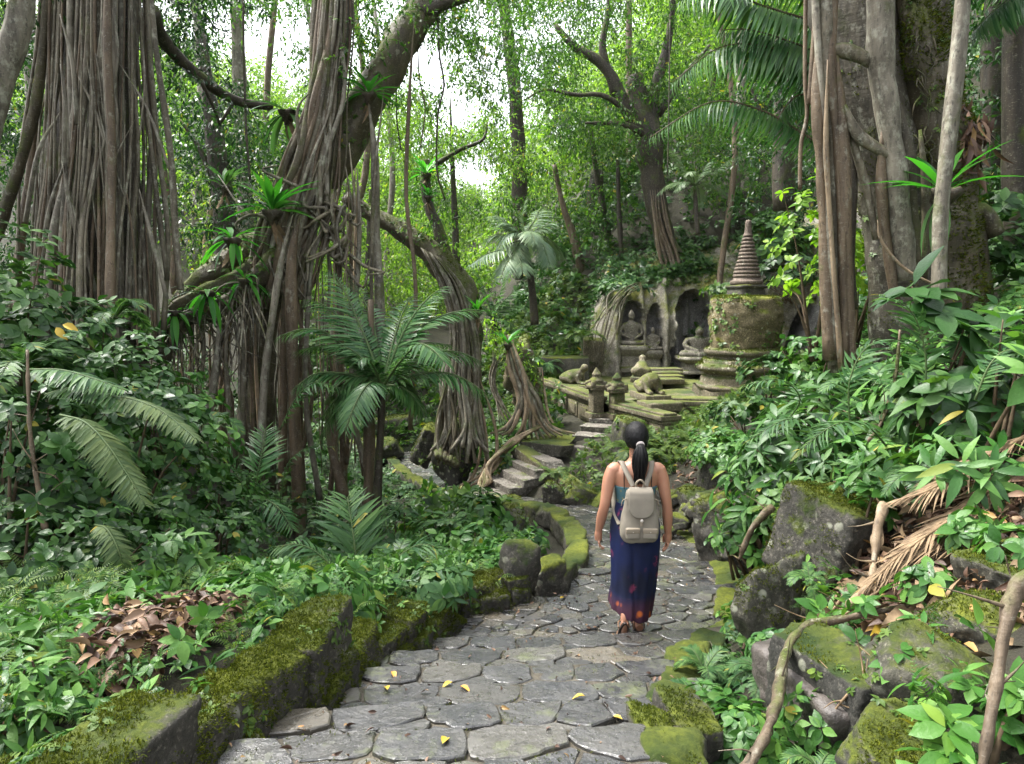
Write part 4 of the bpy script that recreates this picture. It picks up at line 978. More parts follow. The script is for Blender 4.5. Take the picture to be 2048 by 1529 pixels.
def slabs():
    m = MB(); c = P(1320, 812, 14.2); box(m, c, (.35, .3, .09), (0, 0, .3), bev=.03); tag(m.build('stone_block', MT['temple'], org=c), 'square mossy block in front of the headless beast', 'stone')
    c = P(1190, 660, 21.5); m = MB(); rock(m, P(1185, 712, 20.2), (.28, .15, .46), (0, 0, 0), 671, sub=5, p=30, extra=0, noise=.04)
    tag(m.build('stele', MT['temple'], org=c), 'mossy arched stone panel leaning on the slope left of the niches', 'stone')
    m = MB(); box(m, P(1130, 742, 19.6), (.62, .4, .38), (0, 0, -.05), bev=.04); tag(m.build('stone_block', MT['rock_moss'], org=P(1130, 742, 19.6)), 'dark cubic masonry block at the left end of the ruins', 'stone')
    for i, (px, py) in enumerate([(1335, 742), (1345, 752), (1352, 763)]): pass
    t = thing('stairs', 'low stone steps leading to the large recess of the cliff', 'stairs', P(1330, 760, 18))
    for i in range(4):
        c = P(1322, 762 - i * 7, 17.6 + i * .45); m = MB(); box(m, c, (.5, .25, .06), (0, 0, .1), bev=.02); m.build('step', MT['temple'], t)
slabs()
# ---------------------------------------------------------------- trees
LF = leafT(.2, .25, .08, 1, .1)
def clumps(m, cl, leaf, dens, rg, droop=.45, per=9):
    dens = dens * DENS
    """cl: (x,y,z,rx,rz)"""
    for c in cl:
        c = np.asarray(c, float); r = c[3]; nt = int(dens * r * r * 4 + 6)
        d = rdir(nt, rg); rr = rg.uniform(.2, 1, nt) ** .6; b = 1 + .4 * vn(d + c[:3], 1.8, 5)
        q = c[:3] + d * np.array([r, r, c[4]]) * (rr * b)[:, None]
        dr = nrm(d * [1, 1, .3] + rg.normal(size=(nt, 3)) * .5 - [0, 0, droop]); ln = leaf * 4.5
        k = np.arange(per) / per; pos = (q[:, None] + dr[:, None] * (k[None, :, None] * ln)).reshape(-1, 3)
        D = nrm(np.repeat(dr, per, 0) * .6 + rdir(nt * per, rg) * .9 - [0, 0, .25]); U = rdir(nt * per, rg) * .7 + [0, 0, 1]
        m.inst(LF[0], LF[1], frames(D, U), pos, rg.uniform(.7, 1.2, nt * per) * leaf)
def px3(l): return np.array([P(a, b, c) for a, b, c in l])
def tree(name, label, trunk, rad, cl=(), leaf=.1, mat='canopy', bmat='bark_dark', dens=26, limbs=(), sides=12, seed=0, group=None, noise=.18, cat='tree', droop=.45, hang=0, rf=.78):
    rg = np.random.default_rng(seed + 77); tp = px3(trunk); b = tp[-1]
    t = thing(name, label, cat, b, group); m = MB(); tube2(m, tp, rad, sides=sides, k=6, noise=noise, seed=seed, lobes=3, lobea=.08); m.build('trunk', MT[bmat], t)
    if len(limbs):
        for lp, r0 in limbs:
            m = MB(); l3 = px3(lp); tube2(m, l3, np.linspace(r0, r0 * .3, len(l3)), sides=8, k=5, noise=.15, seed=seed); m.build('limb', MT[bmat], t)
    if len(cl):
        L = []
        for a, bb, Y, r in cl:
            p = P(a, bb, Y); L.append((p[0], p[1], p[2], r * Y / F * rf, r * Y / F * .62))
        m = MB(); clumps(m, L, leaf, dens, rg, droop); m.build('crown', MT[mat], t)
    return t
def region(x0, y0, x1, y1, Y0, Y1, r, n, seed, holes=()):
    rg = np.random.default_rng(seed); out = []; k = 0
    while len(out) < n and k < n * 30:
        k += 1; a = rg.uniform(x0, x1); b = rg.uniform(y0, y1); rr = r * rg.uniform(.6, 1.25)
        if any(((a - h[0]) / (h[2] + rr * .55)) ** 2 + ((b - h[1]) / (h[3] + rr * .45)) ** 2 < 1 for h in holes): continue
        if any((a - o[0]) ** 2 + (b - o[1]) ** 2 < (.62 * rr) ** 2 for o in out): continue
        out.append((a, b, rg.uniform(Y0, Y1), rr))
    return out
DENS = 1.35
SKYH = [(500, 110, 62, 55), (570, 195, 50, 45), (540, 40, 40, 20), (872, 130, 40, 50), (925, 215, 36, 36), (1040, 240, 36, 50), (1000, 130, 18, 35), (1205, 130, 35, 45), (1420, 60, 50, 36), (1290, 40, 22, 30), (1100, 300, 25, 20), (1385, 150, 25, 20), (620, 60, 20, 40), (820, 60, 14, 50), (945, 350, 52, 42), (1160, 360, 40, 50), (440, 30, 20, 20), (760, 300, 10, 20), (720, 150, 20, 40), (970, 30, 20, 16), (1100, 60, 16, 20), (395, 170, 25, 20)]
def strands(t, items, mat, name='aerial_root', wob=.03, seed=0, sides=7):
    rg = np.random.default_rng(seed)
    for it in items:
        pts, r = it[0], it[1]; p = px3(pts)
        if len(p) == 2: p = p[0] + (p[1] - p[0]) * np.linspace(0, 1, 5)[:, None]
        p[1:-1] += rg.normal(size=(len(p) - 2, 3)) * wob; n = len(p); r = np.asarray(r if hasattr(r, '__len__') else [r * .85, r, r * 1.15], float)
        rr = np.interp(np.linspace(0, 1, n), np.linspace(0, 1, len(r)), r); m = MB()
        if pts[0][1] > -20: rr[0] *= .25
        tube2(m, p, rr, sides=sides if max(r) > .03 else 5, k=5, noise=.16 if max(r) > .02 else 0, nsc=4, seed=int(rg.integers(99)), lobes=2, lobea=.12); m.build(name, MT[it[2] if len(it) > 2 else mat], t)

# --- left banyan
def banyan_left():
    Y = 9.3; rg = np.random.default_rng(8)
    t = thing('banyan_tree', 'huge banyan at the far left, its trunk wrapped in dozens of straight hanging roots', 'tree', P(210, 690, Y))
    m = MB(); tube2(m, px3([(215, -260, 9.9), (205, 0, 9.9), (190, 300, 9.9), (190, 560, 9.9), (190, 760, 9.9)]), [.34, .40, .47, .56, .66], sides=22, k=6, noise=.22, lobes=5, lobea=.12); m.build('trunk', MT['bark_dark'], t)
    L = []
    for i in range(62):
        u = (i % 31) / 30; u = min(1, max(0, u + rg.normal() * .012)); x0 = 95 + 205 * u + rg.normal() * 5; x1 = 40 + 275 * u + rg.normal() * 10
        front = math.sin(u * math.pi); y_ = Y + .35 - .85 * front + rg.uniform(-.2, .16) + (.14 if i >= 31 else 0)
        yb = rg.uniform(640, 720); r = rg.choice([.012, .020, .030, .045], p=[.27, .33, .26, .14])
        xm = (x0 + x1) / 2 + rg.normal() * 9
        L.append(([(x0, -240, y_ + .3), (x0 + (xm - x0) * .3, 60, y_), (xm, 300, y_ - .05), (xm * .4 + x1 * .6, 480, y_ - .1), (x1, yb, y_ - .2)], [r * .8, r * .95, r, r * 1.1, r * 1.2], ['bark_root', 'bark_grey', 'bark_root', 'bark_brown'][i % 4]))
    for i in range(30):      # crossing roots
        x0 = rg.uniform(110, 290); d = rg.normal() * 50; y0 = rg.uniform(0, 420)
        L.append(([(x0, y0, Y - .5), (x0 + d * .5, y0 + 90, Y - .55), (x0 + d, y0 + 220, Y - .45)], float(rg.choice([.010, .016, .024])), 'bark_grey'))
    L.append(([(110, -200, Y), (85, 150, Y), (50, 300, Y), (5, 440, Y), (-20, 500, Y)], [.04, .05, .06, .07, .08], 'bark_moss'))
    L.append(([(290, -200, 9), (310, 60, 9), (340, 300, 9), (352, 470, 9), (362, 580, 9)], [.03, .036, .04, .04, .045], 'bark_root'))
    L.append(([(270, -200, 9.2), (285, 150, 9.2), (310, 350, 9.2), (335, 560, 9.2)], [.02, .024, .028, .028], 'bark_root'))
    strands(t, L, 'bark_root', wob=.03, seed=2)
    for pts, r in (([(300, 20, 9.6), (325, 80, 10), (400, 155, 10.5), (470, 200, 11), (545, 215, 11.3)], .10), ([(400, 160, 10.4), (425, 210, 10.6), (440, 250, 10.8)], .03), ([(470, 198, 11), (455, 225, 11), (438, 250, 11)], .03)):
        m = MB(); p = px3(pts); tube2(m, p, np.linspace(r, r * .55, len(p)), sides=9, k=5, noise=.15); m.build('limb', MT['bark_dark'], t)
    cl = region(300, -60, 480, 200, 9.5, 12, 55, 26, 3, SKYH) + region(-60, -80, 110, 60, 9, 11, 50, 8, 4)
    L = [(*P(a, b, Y_), r * Y_ / F * .8, r * Y_ / F * .6) for a, b, Y_, r in cl]; m = MB(); clumps(m, L, .085, 24, rg)
    for i in range(46):      # unseen spread of the crown, added overhead to darken the left bank
        clumps(m, [(rg.uniform(-12, -3.2), rg.uniform(2, 12), rg.uniform(6.5, 10), 1.1, .7)], .16, 6, rg)
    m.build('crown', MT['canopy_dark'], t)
banyan_left()
tree('slender_tree', 'slim pale trunk leaning into the top left corner beside the huge banyan', [(60, -250, 8.2), (45, 0, 8.2), (20, 110, 8.2), (-10, 220, 8.2), (-60, 420, 8.2)], [.10, .11, .12, .12, .13], bmat='bark_grey')
tree('slender_tree', 'thin whitish trunk seen between the corner trunk and the huge banyan', [(55, -150, 15), (62, 150, 15), (68, 330, 15), (74, 480, 15)], [.10, .11, .11, .12], region(-40, 60, 90, 520, 12, 15, 45, 34, 5), mat='canopy_dark', bmat='bark_grey', leaf=.11)

# --- central banyan with leaning limb
def banyan_mid():
    Y = 11.0; rg = np.random.default_rng(18)
    t = thing('banyan_tree', 'central banyan with a thick right leaning limb and a mossy root arch on its left', 'tree', P(560, 900, Y))
    m = MB(); tube2(m, px3([(690, -300, 11.4), (672, 0, 11.3), (655, 160, 11.2), (632, 320, 11.1), (590, 470, 11), (540, 600, 11), (520, 760, 11), (515, 1000, 11)]), [.20, .21, .24, .30, .27, .20, .20, .24], sides=20, k=7, noise=.25, lobes=4, lobea=.14); m.build('trunk', MT['bark_moss'], t)
    m = MB(); tube2(m, px3([(585, 440, 11.2), (640, 360, 11.3), (700, 265, 11.4), (765, 150, 11.6), (815, 60, 11.8), (880, -40, 12.2), (960, -200, 12.6)]), [.24, .26, .27, .27, .26, .2, .15], sides=18, k=7, noise=.2, lobes=3, lobea=.08); m.build('limb', MT['bark_moss'], t); dressed(m, t, 1, moss=0, leafy=60, lsize=.06)
    m = MB(); tube2(m, px3([(840, 25, 11.8), (890, 5, 12), (960, -15, 12.2), (1040, -40, 12.6)]), [.13, .10, .08, .06], sides=9, k=5, noise=.15); m.build('limb', MT['bark_dark'], t)
    # mossy arch of roots, down to the left
    for k, pts in enumerate(([(585, 470, 10.9), (530, 520, 10.8), (470, 560, 10.6), (400, 590, 10.4), (345, 620, 10.3), (310, 700, 10.2)], [(560, 500, 10.7), (500, 570, 10.5), (430, 620, 10.3), (370, 640, 10.1), (330, 720, 10)], [(580, 470, 11.2), (520, 480, 11.2), (450, 530, 11.1), (380, 580, 11), (330, 640, 11)])):
        m = MB(); tube2(m, px3(pts), np.interp(np.linspace(0, 1, len(pts)), [0, .5, 1], [.17, .12, .07]), sides=12, k=6, noise=.4, nsc=4, seed=k, lobes=3, lobea=.2); m.build('arch_root', MT['bark_moss'], t); dressed(m, t, k, moss=400, leafy=60, lsize=.07, size=.03)
    L = []
    # strands running down the trunk
    for i in range(44):
        u = rg.uniform(-1, 1); o = u * 38; y_ = 10.95 - .28 * math.sqrt(1 - u * u * .9); r = rg.choice([.012, .02, .03, .045], p=[.25, .35, .28, .12])
        L.append(([(672 + o * .75, -150, y_ + .3), (665 + o, 60, y_ + .15), (650 + o * 1.0, 200, y_), (625 + o * 1.5, 330, y_ - .1), (590 + o * 2.0 + rg.normal() * 6, 450, y_ - .15), (560 + o * 2.2 + rg.normal() * 10, 560 + rg.uniform(0, 60), y_ - .1)], [r * .8, r, r, r * 1.1, r * 1.1, r], ['bark_root', 'bark_grey', 'bark_brown', 'bark_moss'][i % 4]))
    # thick columns
    cols = [([(600, 430), (588, 540), (590, 800), (600, 1090)], .12, 'bark_brown', 10.3), ([(640, 400), (630, 520), (628, 800), (640, 1000)], .055, 'bark_grey', 10.6), ([(585, 430), (545, 540), (528, 760), (522, 905)], .085, 'bark_grey', 9.9),
            ([(660, 420), (680, 560), (678, 760), (688, 980)], .06, 'bark_brown', 10.9), ([(500, 560), (485, 700), (478, 960)], .07, 'bark_root', 10.2), ([(440, 600), (425, 720), (402, 930)], .065, 'bark_grey', 10.0), ([(480, 560), (455, 700), (470, 940)], .045, 'bark_root', 10.1),
            ([(395, 600), (400, 720), (370, 950)], .05, 'bark_root', 10.1), ([(570, 480), (575, 700), (565, 1050)], .09, 'bark_brown', 10.6), ([(610, 450), (602, 760), (610, 1060)], .06, 'bark_brown', 10.9), ([(735, 190), (750, 330), (752, 480), (765, 600), (760, 800)], .10, 'bark_grey', 11.0), ([(768, 180), (745, 360), (748, 560), (750, 780)], .05, 'bark_root', 10.9),
            ([(830, 20), (820, 200), (818, 380), (822, 585), (820, 860)], .05, 'bark_brown', 11.1), ([(655, 700), (662, 860), (690, 1000)], .085, 'bark_brown', 10.4), ([(650, 640), (668, 840), (660, 990)], .05, 'bark_brown', 10.5)]
    for i in range(18):
        x0 = rg.uniform(400, 590) if i < 14 else rg.uniform(600, 715); tp_ = np.interp(x0, [400, 560, 640, 715], [600, 480, 420, 330]); cols.append(([(x0, tp_), (x0 + rg.normal() * 8, tp_ + 150), (x0 + rg.normal() * 10, 800), (x0 + rg.normal() * 12, rg.uniform(900, 1040))], float(rg.choice([.018, .026, .036])), ['bark_root', 'bark_grey', 'bark_brown'][i % 3], rg.uniform(10.0, 12.0)))
    for pts, r, mt, y_ in cols:
        r = r * (.62 if r > .04 else 1); L.append(([(a, b, y_) for a, b in pts], [r * .3, r * .9, r, r * 1.3], mt))
    strands(t, L, 'bark_root', wob=.045, seed=4, sides=10)
    L = []
    for i in range(60):      # thin hanging roots
        x0 = rg.uniform(340, 600) if i < 42 else rg.uniform(600, 715); top = np.interp(x0, [340, 450, 560, 640, 715], [640, 560, 470, 420, 330]); y_ = rg.uniform(10.2, 12.6); bt = rg.uniform(760, 1010) if rg.random() < .75 else rg.uniform(520, 700)
        r = rg.choice([.008, .014, .024]); x1 = x0 + rg.normal() * 14
        L.append(([(x0, top, y_), ((x0 + x1) / 2 + rg.normal() * 5, (top + bt) / 2, y_), (x1, bt, y_)], r, ['bark_root', 'bark_brown', 'root_pale'][i % 3]))
    strands(t, L[:60], 'bark_root', wob=.03, seed=5)
    m = MB()      # tangle around the junction
    for i in range(40):
        a = P(rg.uniform(560, 700), rg.uniform(380, 520), 10.55); q = a + rg.normal(size=3) * [.3, .12, .35]; q2 = q + rg.normal(size=3) * [.25, .1, .4]
        tube2(m, [a, (a + q) / 2 + rg.normal(size=3) * .08, q, q2], [.03, .025, .02, .008], sides=5, k=4)
    for i in range(70):      # root mats under the arch
        x0 = rg.uniform(320, 520); a = P(x0, np.interp(x0, [320, 520], [650, 540]) + rg.uniform(0, 50), 10.1); q = a + np.array([rg.normal() * .35, rg.normal() * .1, -rg.uniform(.3, 1.2)])
        tube2(m, [a, (a + q) / 2 + rg.normal(size=3) * .1, q], [.016, .012, .005], sides=4, k=4)
    tag(m.build('root_tangle', MT['bark_root'], t), kind='stuff')
    cl = region(660, -60, 1060, 190, 11.5, 13.5, 40, 80, 6, SKYH) + [(700, 110, 11, 50), (740, 60, 11, 50), (790, 40, 11, 50), (860, 200, 12.5, 40), (880, 60, 12, 50)]
    L = [(*P(a, b, Y_), r * Y_ / F * .85, r * Y_ / F * .6) for a, b, Y_, r in cl]; m = MB(); clumps(m, L, .085, 24, rg); m.build('crown', MT['canopy'], t)
banyan_mid()
def vines():
    lab = [([(488, -150), (487, 60), (492, 250), (500, 360)], 10, .016, 'dark liana hanging straight down left of the central banyan'), ([(872, -60), (878, 100), (888, 170), (876, 230), (874, 340), (890, 400)], 12, .016, 'dark liana with a kink hanging right of the leaning limb'),
           ([(835, 60), (838, 150), (850, 220), (840, 300)], 12.5, .012, 'thin wavy liana between the straight brown one and the kinked one'), ([(795, 110), (793, 230), (802, 300)], 12.5, .012, 'short thin liana under the leaning limb'),
           ([(1340, 40), (1338, 200), (1335, 350)], 17, .014, 'thin straight liana before the large centre right tree'), ([(1612, -50), (1610, 150), (1614, 230), (1602, 290), (1600, 380)], 7.6, .02, 'smooth brown liana hanging at the left edge of the right banyan')]
    for pts, Y, r, l in lab:
        m = MB(); p = px3([(a, b, Y) for a, b in pts]); tube2(m, p, r, sides=6, k=8); tag(m.build('liana', MT['bark_brown' if 'brown' in l else 'bark_dark'], org=p[-1]), l, 'vine')
vines()
# --- curved tree
def curved():
    rg = np.random.default_rng(28)
    t = thing('fig_tree', 'curved mossy fig tree standing on stilt roots above the far path', 'tree', P(920, 960, 14))
    m = MB(); tube2(m, px3([(690, 395, 14.2), (735, 425, 14.2), (790, 455, 14.1), (850, 495, 14), (900, 545, 14), (932, 610, 14), (938, 690, 14), (925, 770, 14.1)]), [.12, .14, .17, .20, .22, .22, .22, .26], sides=18, k=6, noise=.28, lobes=4, lobea=.12); m.build('trunk', MT['bark_moss'], t); dressed(m, t, 3, moss=500, leafy=50, lsize=.07, size=.03)
    m = MB(); tube2(m, px3([(900, 560, 14.2), (880, 470, 14.2), (855, 400, 14.3), (850, 320, 14.3)]), [.16, .12, .10, .08], sides=12, k=5, noise=.3); m.build('limb', MT['bark_dark'], t)
    m = MB(); tube2(m, px3([(870, 330, 14.3), (920, 300, 14.3), (965, 280, 14.3), (975, 245, 14.4)]), [.05, .04, .03, .015], sides=7, k=5); m.build('limb', MT['bark_dark'], t)
    L = []
    for i in range(28):
        u = rg.uniform(-1, 1); y_ = 13.75 - .2 * (1 - abs(u)); x = 928 + u * 26
        L.append(([(860 + u * 20, 505 + u * 10, y_), (905 + u * 22, 580, y_), (x, 680, y_), (x - 6 + u * 14, 770, y_ - .05), (918 + u * 36 + rg.normal() * 8, 850, y_ - .15), (925 + u * 55 + rg.normal() * 10, rg.uniform(890, 935), y_ - .3)], [.012, .02, .024, .026, .03, .022] if i % 3 else [.02, .03, .034, .038, .042, .035], ['bark_grey', 'bark_root', 'bark_moss'][i % 3]))
    for i in range(7):
        x = 885 + i * 4; L.append(([(925, 760, 13.9), (x - 2, 830, 13.8), (x - 14 + i * 4, 890, 13.6), (876 + i * 6, 915 + i * 3, 13.2)], .05, 'bark_moss'))
    for pts in ([(940, 730), (972, 850), (968, 940), (920, 972)], [(945, 720), (996, 860), (985, 930), (940, 975)], [(938, 740), (957, 890), (935, 970), (890, 990)]): L.append(([(a, b, 13.75 - .16 * i) for i, (a, b) in enumerate(pts)], [.012, .03, .03, .022], 'root_pale'))
    strands(t, L, 'bark_root', wob=.03, seed=6)
    m = MB(); clumps(m, [(*P(a, b, Y_), r * Y_ / F, r * Y_ / F * .7) for a, b, Y_, r in [(850, 360, 14, 28), (880, 430, 14, 26), (905, 480, 14, 26), (960, 560, 14, 22), (790, 440, 14, 16), (920, 300, 14.3, 30), (975, 250, 14.4, 30), (900, 290, 14.5, 30)]], .09, 26, rg); m.build('crown', MT['canopy'], t)
    # second root cluster with roots splaying over the landing
    t = thing('stilt_rooted_tree', 'stump-like small tree with pale roots splaying over rocks beside the landing and stair', 'tree', P(1060, 860, 14.2)); L = []
    for k in range(15):
        u = (k - 7) / 7; L.append(([(1015 + u * 8, 670, 14.5), (1035 + u * 14, 740, 14.2), (1058 + u * 16, 800, 14.0), (1060 + u * 45, 850, 13.9), (1065 + u * 85, 868 + 14 * (1 - abs(u)), 13.8)], [.025, .035, .045, .035, .018], ['root_pale', 'bark_root'][k % 2]))
    for k in range(9):
        L.append(([(1075 + k * 2, 850, 13.9), (1040 - k * 3, 875 + k * 2, 13.6), (1000 - k * 2, 905 + k * 3, 13.2), (975 - k * 2, 930 + k * 4, 12.9), (985 - k * 3, 965 + k * 2, 12.7)], [.04, .04, .035, .03, .02], 'root_pale'))
    for k in range(8):
        L.append(([(1070 + k * 2, 735, 15.4), (1062 + k * 3, 790, 15.2), (1070 + k * 4, 835, 14.8), (1085 + k * 5, 862, 14.5)], [.03, .04, .03, .012], ['bark_root', 'root_pale'][k % 2]))
    for k in range(8):
        L.append(([(985 + k * 3, 700, 14.6), (990 - k, 770, 14.5), (1000 + k * 5, 850, 14.2)], [.014, .02, .01], 'bark_root'))
    strands(t, L, 'root_pale', name='root', wob=.04, seed=7)
    m = MB(); rock(m, P(1055, 785, 15.2), (.34, .4, .62), (0, 0, 0), 12, boxy=False, extra=12, noise=.3, sub=5); m.build('trunk', MT['bark_moss'], t); dressed(m, t, 8, moss=800, leafy=120, size=.03, lsize=.08)
    m = MB(); clumps(m, [(*P(a, b, 14.6), r * 14 / F, r * 14 / F * .6) for a, b, r in [(985, 665, 30), (1010, 690, 30), (960, 640, 22), (1040, 720, 22)]], .1, 26, rg); m.build('crown', MT['canopy_bright'], t)
curved()
# --- right banyan
def banyan_right():
    rg = np.random.default_rng(38)
    t = thing('banyan_tree', 'massive banyan at the upper right with a grey trunk and thick clasping roots', 'tree', P(1760, 700, 8))
    m = MB(); tube2(m, px3([(1690, -350, 8.3), (1700, -40, 8.2), (1735, 150, 8.1), (1770, 300, 8.1), (1810, 450, 8.1), (1830, 620, 8.1), (1840, 800, 8.2)]), [.40, .40, .38, .40, .42, .44, .5], sides=28, k=7, noise=.12, lobes=4, lobea=.1); m.build('trunk', MT['bark_trunk'], t); dressed(m, t, 9, moss=500, leafy=14, lsize=.05, size=.025, thr=.1, nz=-1)
    m = MB(); tube2(m, px3([(1790, -300, 8.2), (1830, 0, 8), (1860, 180, 7.9), (1880, 330, 7.9), (1890, 480, 7.9), (1900, 640, 8), (1910, 760, 8)]), [.25, .25, .30, .33, .36, .42, .5], sides=20, k=7, noise=.2, lobes=3, lobea=.15); m.build('mossy_buttress', MT['bark_moss'], t); dressed(m, t, 4, moss=1500, leafy=45, lsize=.05, size=.03, thr=0, nz=-1)
    L = [([(1645, -200), (1650, 0), (1648, 105), (1662, 250), (1668, 420), (1672, 580), (1675, 745)], [.08, .08, .085, .075, .07, .07, .08], 'bark_root', 7.5), ([(1628, -200), (1632, 0), (1640, 150), (1650, 300), (1658, 480), (1668, 730)], [.035, .035, .04, .04, .045, .05], 'bark_grey', 7.42), ([(1668, -200), (1670, 0), (1664, 150), (1676, 300), (1684, 480), (1690, 735)], [.05, .05, .055, .05, .05, .06], 'bark_brown', 7.44), ([(1655, 120), (1652, 300), (1664, 500), (1682, 740)], [.02, .025, .025, .03], 'root_pale', 7.36),
         ([(1635, 90), (1632, 200), (1645, 330), (1655, 500), (1660, 720)], [.05, .06, .06, .07, .08], 'bark_brown', 7.45), ([(1672, 100), (1680, 250), (1688, 420), (1695, 600), (1700, 730)], [.06, .07, .08, .08, .08], 'bark_brown', 7.45),
         ([(1755, -200), (1760, 0), (1762, 110), (1778, 230), (1790, 350), (1800, 450), (1812, 560)], [.14, .13, .12, .115, .11, .1, .1], 'bark_grey', 7.4), ([(1790, 180), (1808, 300), (1820, 400), (1832, 540)], [.06, .07, .06, .06], 'bark_moss', 7.45), ([(1765, 260), (1762, 380), (1775, 480), (1790, 600)], [.05, .055, .05, .06], 'bark_brown', 7.4),
         ([(1645, 103), (1680, 100), (1715, 112), (1758, 135)], [.06, .065, .06, .05], 'bark_root', 7.45), ([(1690, 210), (1715, 265), (1745, 290), (1780, 310)], [.05, .05, .05, .05], 'bark_root', 7.4), ([(1685, 200), (1710, 300), (1735, 380), (1752, 480)], [.035, .04, .04, .03], 'bark_root', 7.5),
         ([(1700, 240), (1702, 350), (1700, 520), (1708, 620)], [.04, .045, .04, .03], 'bark_dark', 7.6), ([(1630, 0), (1622, 120), (1618, 210)], [.03, .03, .025], 'bark_brown', 7.5), ([(1840, 260), (1855, 420), (1845, 560)], [.05, .05, .05], 'bark_moss', 7.5),
         ([(1905, 500), (1925, 450), (1960, 420), (1990, 470)], [.06, .07, .08, .1], 'bark_moss', 7.8), ([(1755, 440), (1762, 480), (1800, 530), (1850, 560), (1900, 580)], [.012, .014, .014, .012, .01], 'root_pale', 6.8)]
    strands(t, [([(a, b, y_) for a, b in pts], r, mt) for pts, r, mt, y_ in L], 'bark_root', wob=.008, seed=8, sides=14)
    m = MB(); 
    for a, b in rg.uniform([1830, 60], [1905, 480], (46, 2)):
        c = P(a, b, 7.62); tube2(m, [c, c + [rg.normal() * .05, -.05, -.08], c + [rg.normal() * .08, -.06, -.2]], [.01, .006, .003], sides=4, k=2)
    tag(m.build('moss_tuft', MT['bark_moss'], t), kind='stuff'); m = MB()
    for i in range(40): clumps(m, [(rg.uniform(3.2, 11), rg.uniform(3, 12), rg.uniform(6.5, 9.5), 1.1, .7)], .16, 6, rg)  # crown leaves out of view overhead, added to shade the right side
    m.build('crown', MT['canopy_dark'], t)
banyan_right()
tree('slender_tree', 'pale slim trunk leaning in front of the mossy flank of the right banyan', [(1935, -250, 6.6), (1925, 0, 6.6), (1912, 150, 6.6), (1895, 300, 6.6), (1882, 430, 6.6), (1878, 600, 6.6)], [.055, .06, .062, .062, .062, .065], bmat='bark_grey', noise=.06)
tree('dark_tree', 'dark trunk running up the right edge of the picture', [(2030, -200, 9), (2030, 100, 9), (2032, 330, 9), (2040, 520, 9)], [.13, .13, .14, .16], bmat='bark_dark')
# --- centre right tree and companions
tree('fig_tree', 'large spreading tree at centre right whose dark forked limbs fan out against the sky', [(1270, 150, 22), (1290, 230, 22), (1303, 300, 22), (1310, 390, 22), (1330, 470, 22), (1345, 540, 22)], [.22, .32, .38, .30, .28, .45],
     region(1060, -60, 1420, 330, 20.8, 24, 40, 100, 9, SKYH), mat='canopy', leaf=.125, dens=17, seed=9,
     limbs=[([(1300, 300, 22), (1250, 210, 22), (1205, 130, 22), (1150, 95, 22), (1110, 50, 22)], .24), ([(1230, 190, 22), (1205, 100, 22), (1215, 30, 22), (1220, -60, 22)], .14), ([(1300, 290, 22), (1310, 180, 22), (1335, 90, 22), (1350, -40, 22)], .22), ([(1290, 260, 22), (1215, 195, 21.5), (1150, 190, 21.5), (1090, 180, 21.5), (1050, 200, 21.5)], .09), ([(1300, 280, 22), (1250, 250, 21.5), (1170, 246, 21.5)], .12), ([(1315, 230, 22), (1370, 150, 22), (1420, 90, 22)], .13)])
def extra_roots():
    t = [o for o in bpy.data.objects if o.get('label', '').startswith('large spreading tree')][0]
    strands(t, [([(1300 + k * 5, 380, 21.7), (1305 + k * 6, 450, 21.6), (1320 + k * 8, 510, 21.5), (1335 + k * 7, 560, 21.3)], [.012, .05, .05, .04], 'bark_brown') for k in range(6)], 'bark_brown', 'root', .03, 3)
    strands(t, [([(1245 + k * 6 + (k % 3) * 5, 575 - k * 2, 20.4), (1222 + k * 4, 610 - k, 20.15), (1203 + k * 3, 650 + k * 2, 19.95), (1190 + k * 2, 735, 19.9)], [.008, .018, .014, .008], 'bark_root') for k in range(9)], 'bark_moss', 'root', .14, 4)
extra_roots()
tree('forest_tree', 'bright yellow green crown behind the forked limbs, above the hanging palm fronds', [(1430, 100, 27), (1425, 300, 27), (1420, 430, 27)], [.2, .25, .3], region(1330, -60, 1620, 300, 25, 29, 50, 52, 10, SKYH), mat='canopy_bright', leaf=.15, dens=13)
tree('slender_tree', 'slim dark trunk rising between the grey palm and the large centre right tree', [(1180, 260, 24), (1195, 360, 24), (1210, 440, 24), (1222, 530, 24)], [.08, .1, .12, .14], region(1090, 230, 1260, 480, 23, 26, 34, 34, 12, SKYH), mat='canopy', leaf=.12, dens=15)
tree('slender_tree', 'leaning slim trunk just right of the grey palm crown', [(1108, 330, 24), (1125, 410, 24), (1145, 470, 24), (1165, 545, 24)], [.07, .1, .13, .15], bmat='bark_brown')
tree('slender_tree', 'thin straight trunk left of the roots that crawl up the cliff', [(1235, 320, 23), (1238, 420, 23), (1243, 520, 23)], [.05, .07, .08], region(1190, 330, 1330, 500, 24, 27, 26, 18, 13), mat='canopy', leaf=.12, dens=15)
tree('slender_tree', 'vine covered column of a tree left of the slim dark trunk', [(1192, 340, 26), (1190, 420, 26), (1190, 500, 26)], [.2, .28, .3], [(1192, 370, 25.6, 17), (1190, 410, 25.6, 18), (1190, 455, 25.6, 18)], mat='canopy_dark', leaf=.12)
tree('forest_tree', 'tall tree filling the gap between the central banyan and the large centre right tree', [(1000, -50, 30), (1030, 200, 30), (1040, 420, 30), (1045, 560, 30)], [.2, .25, .3, .3], region(820, -60, 1160, 420, 26, 32, 38, 110, 14, SKYH), mat='canopy', leaf=.16, dens=13, bmat='bark_dark')
tree('forest_tree', 'leafy tree behind the curved fig tree, below the bright opening', [(900, 190, 24), (908, 420, 24), (915, 600, 24)], [.02, .1, .14], region(760, 130, 930, 330, 21, 25, 36, 24, 15, SKYH) + region(900, 200, 1050, 330, 22, 26, 36, 16, 19, SKYH), mat='canopy_bright', leaf=.13, dens=15)
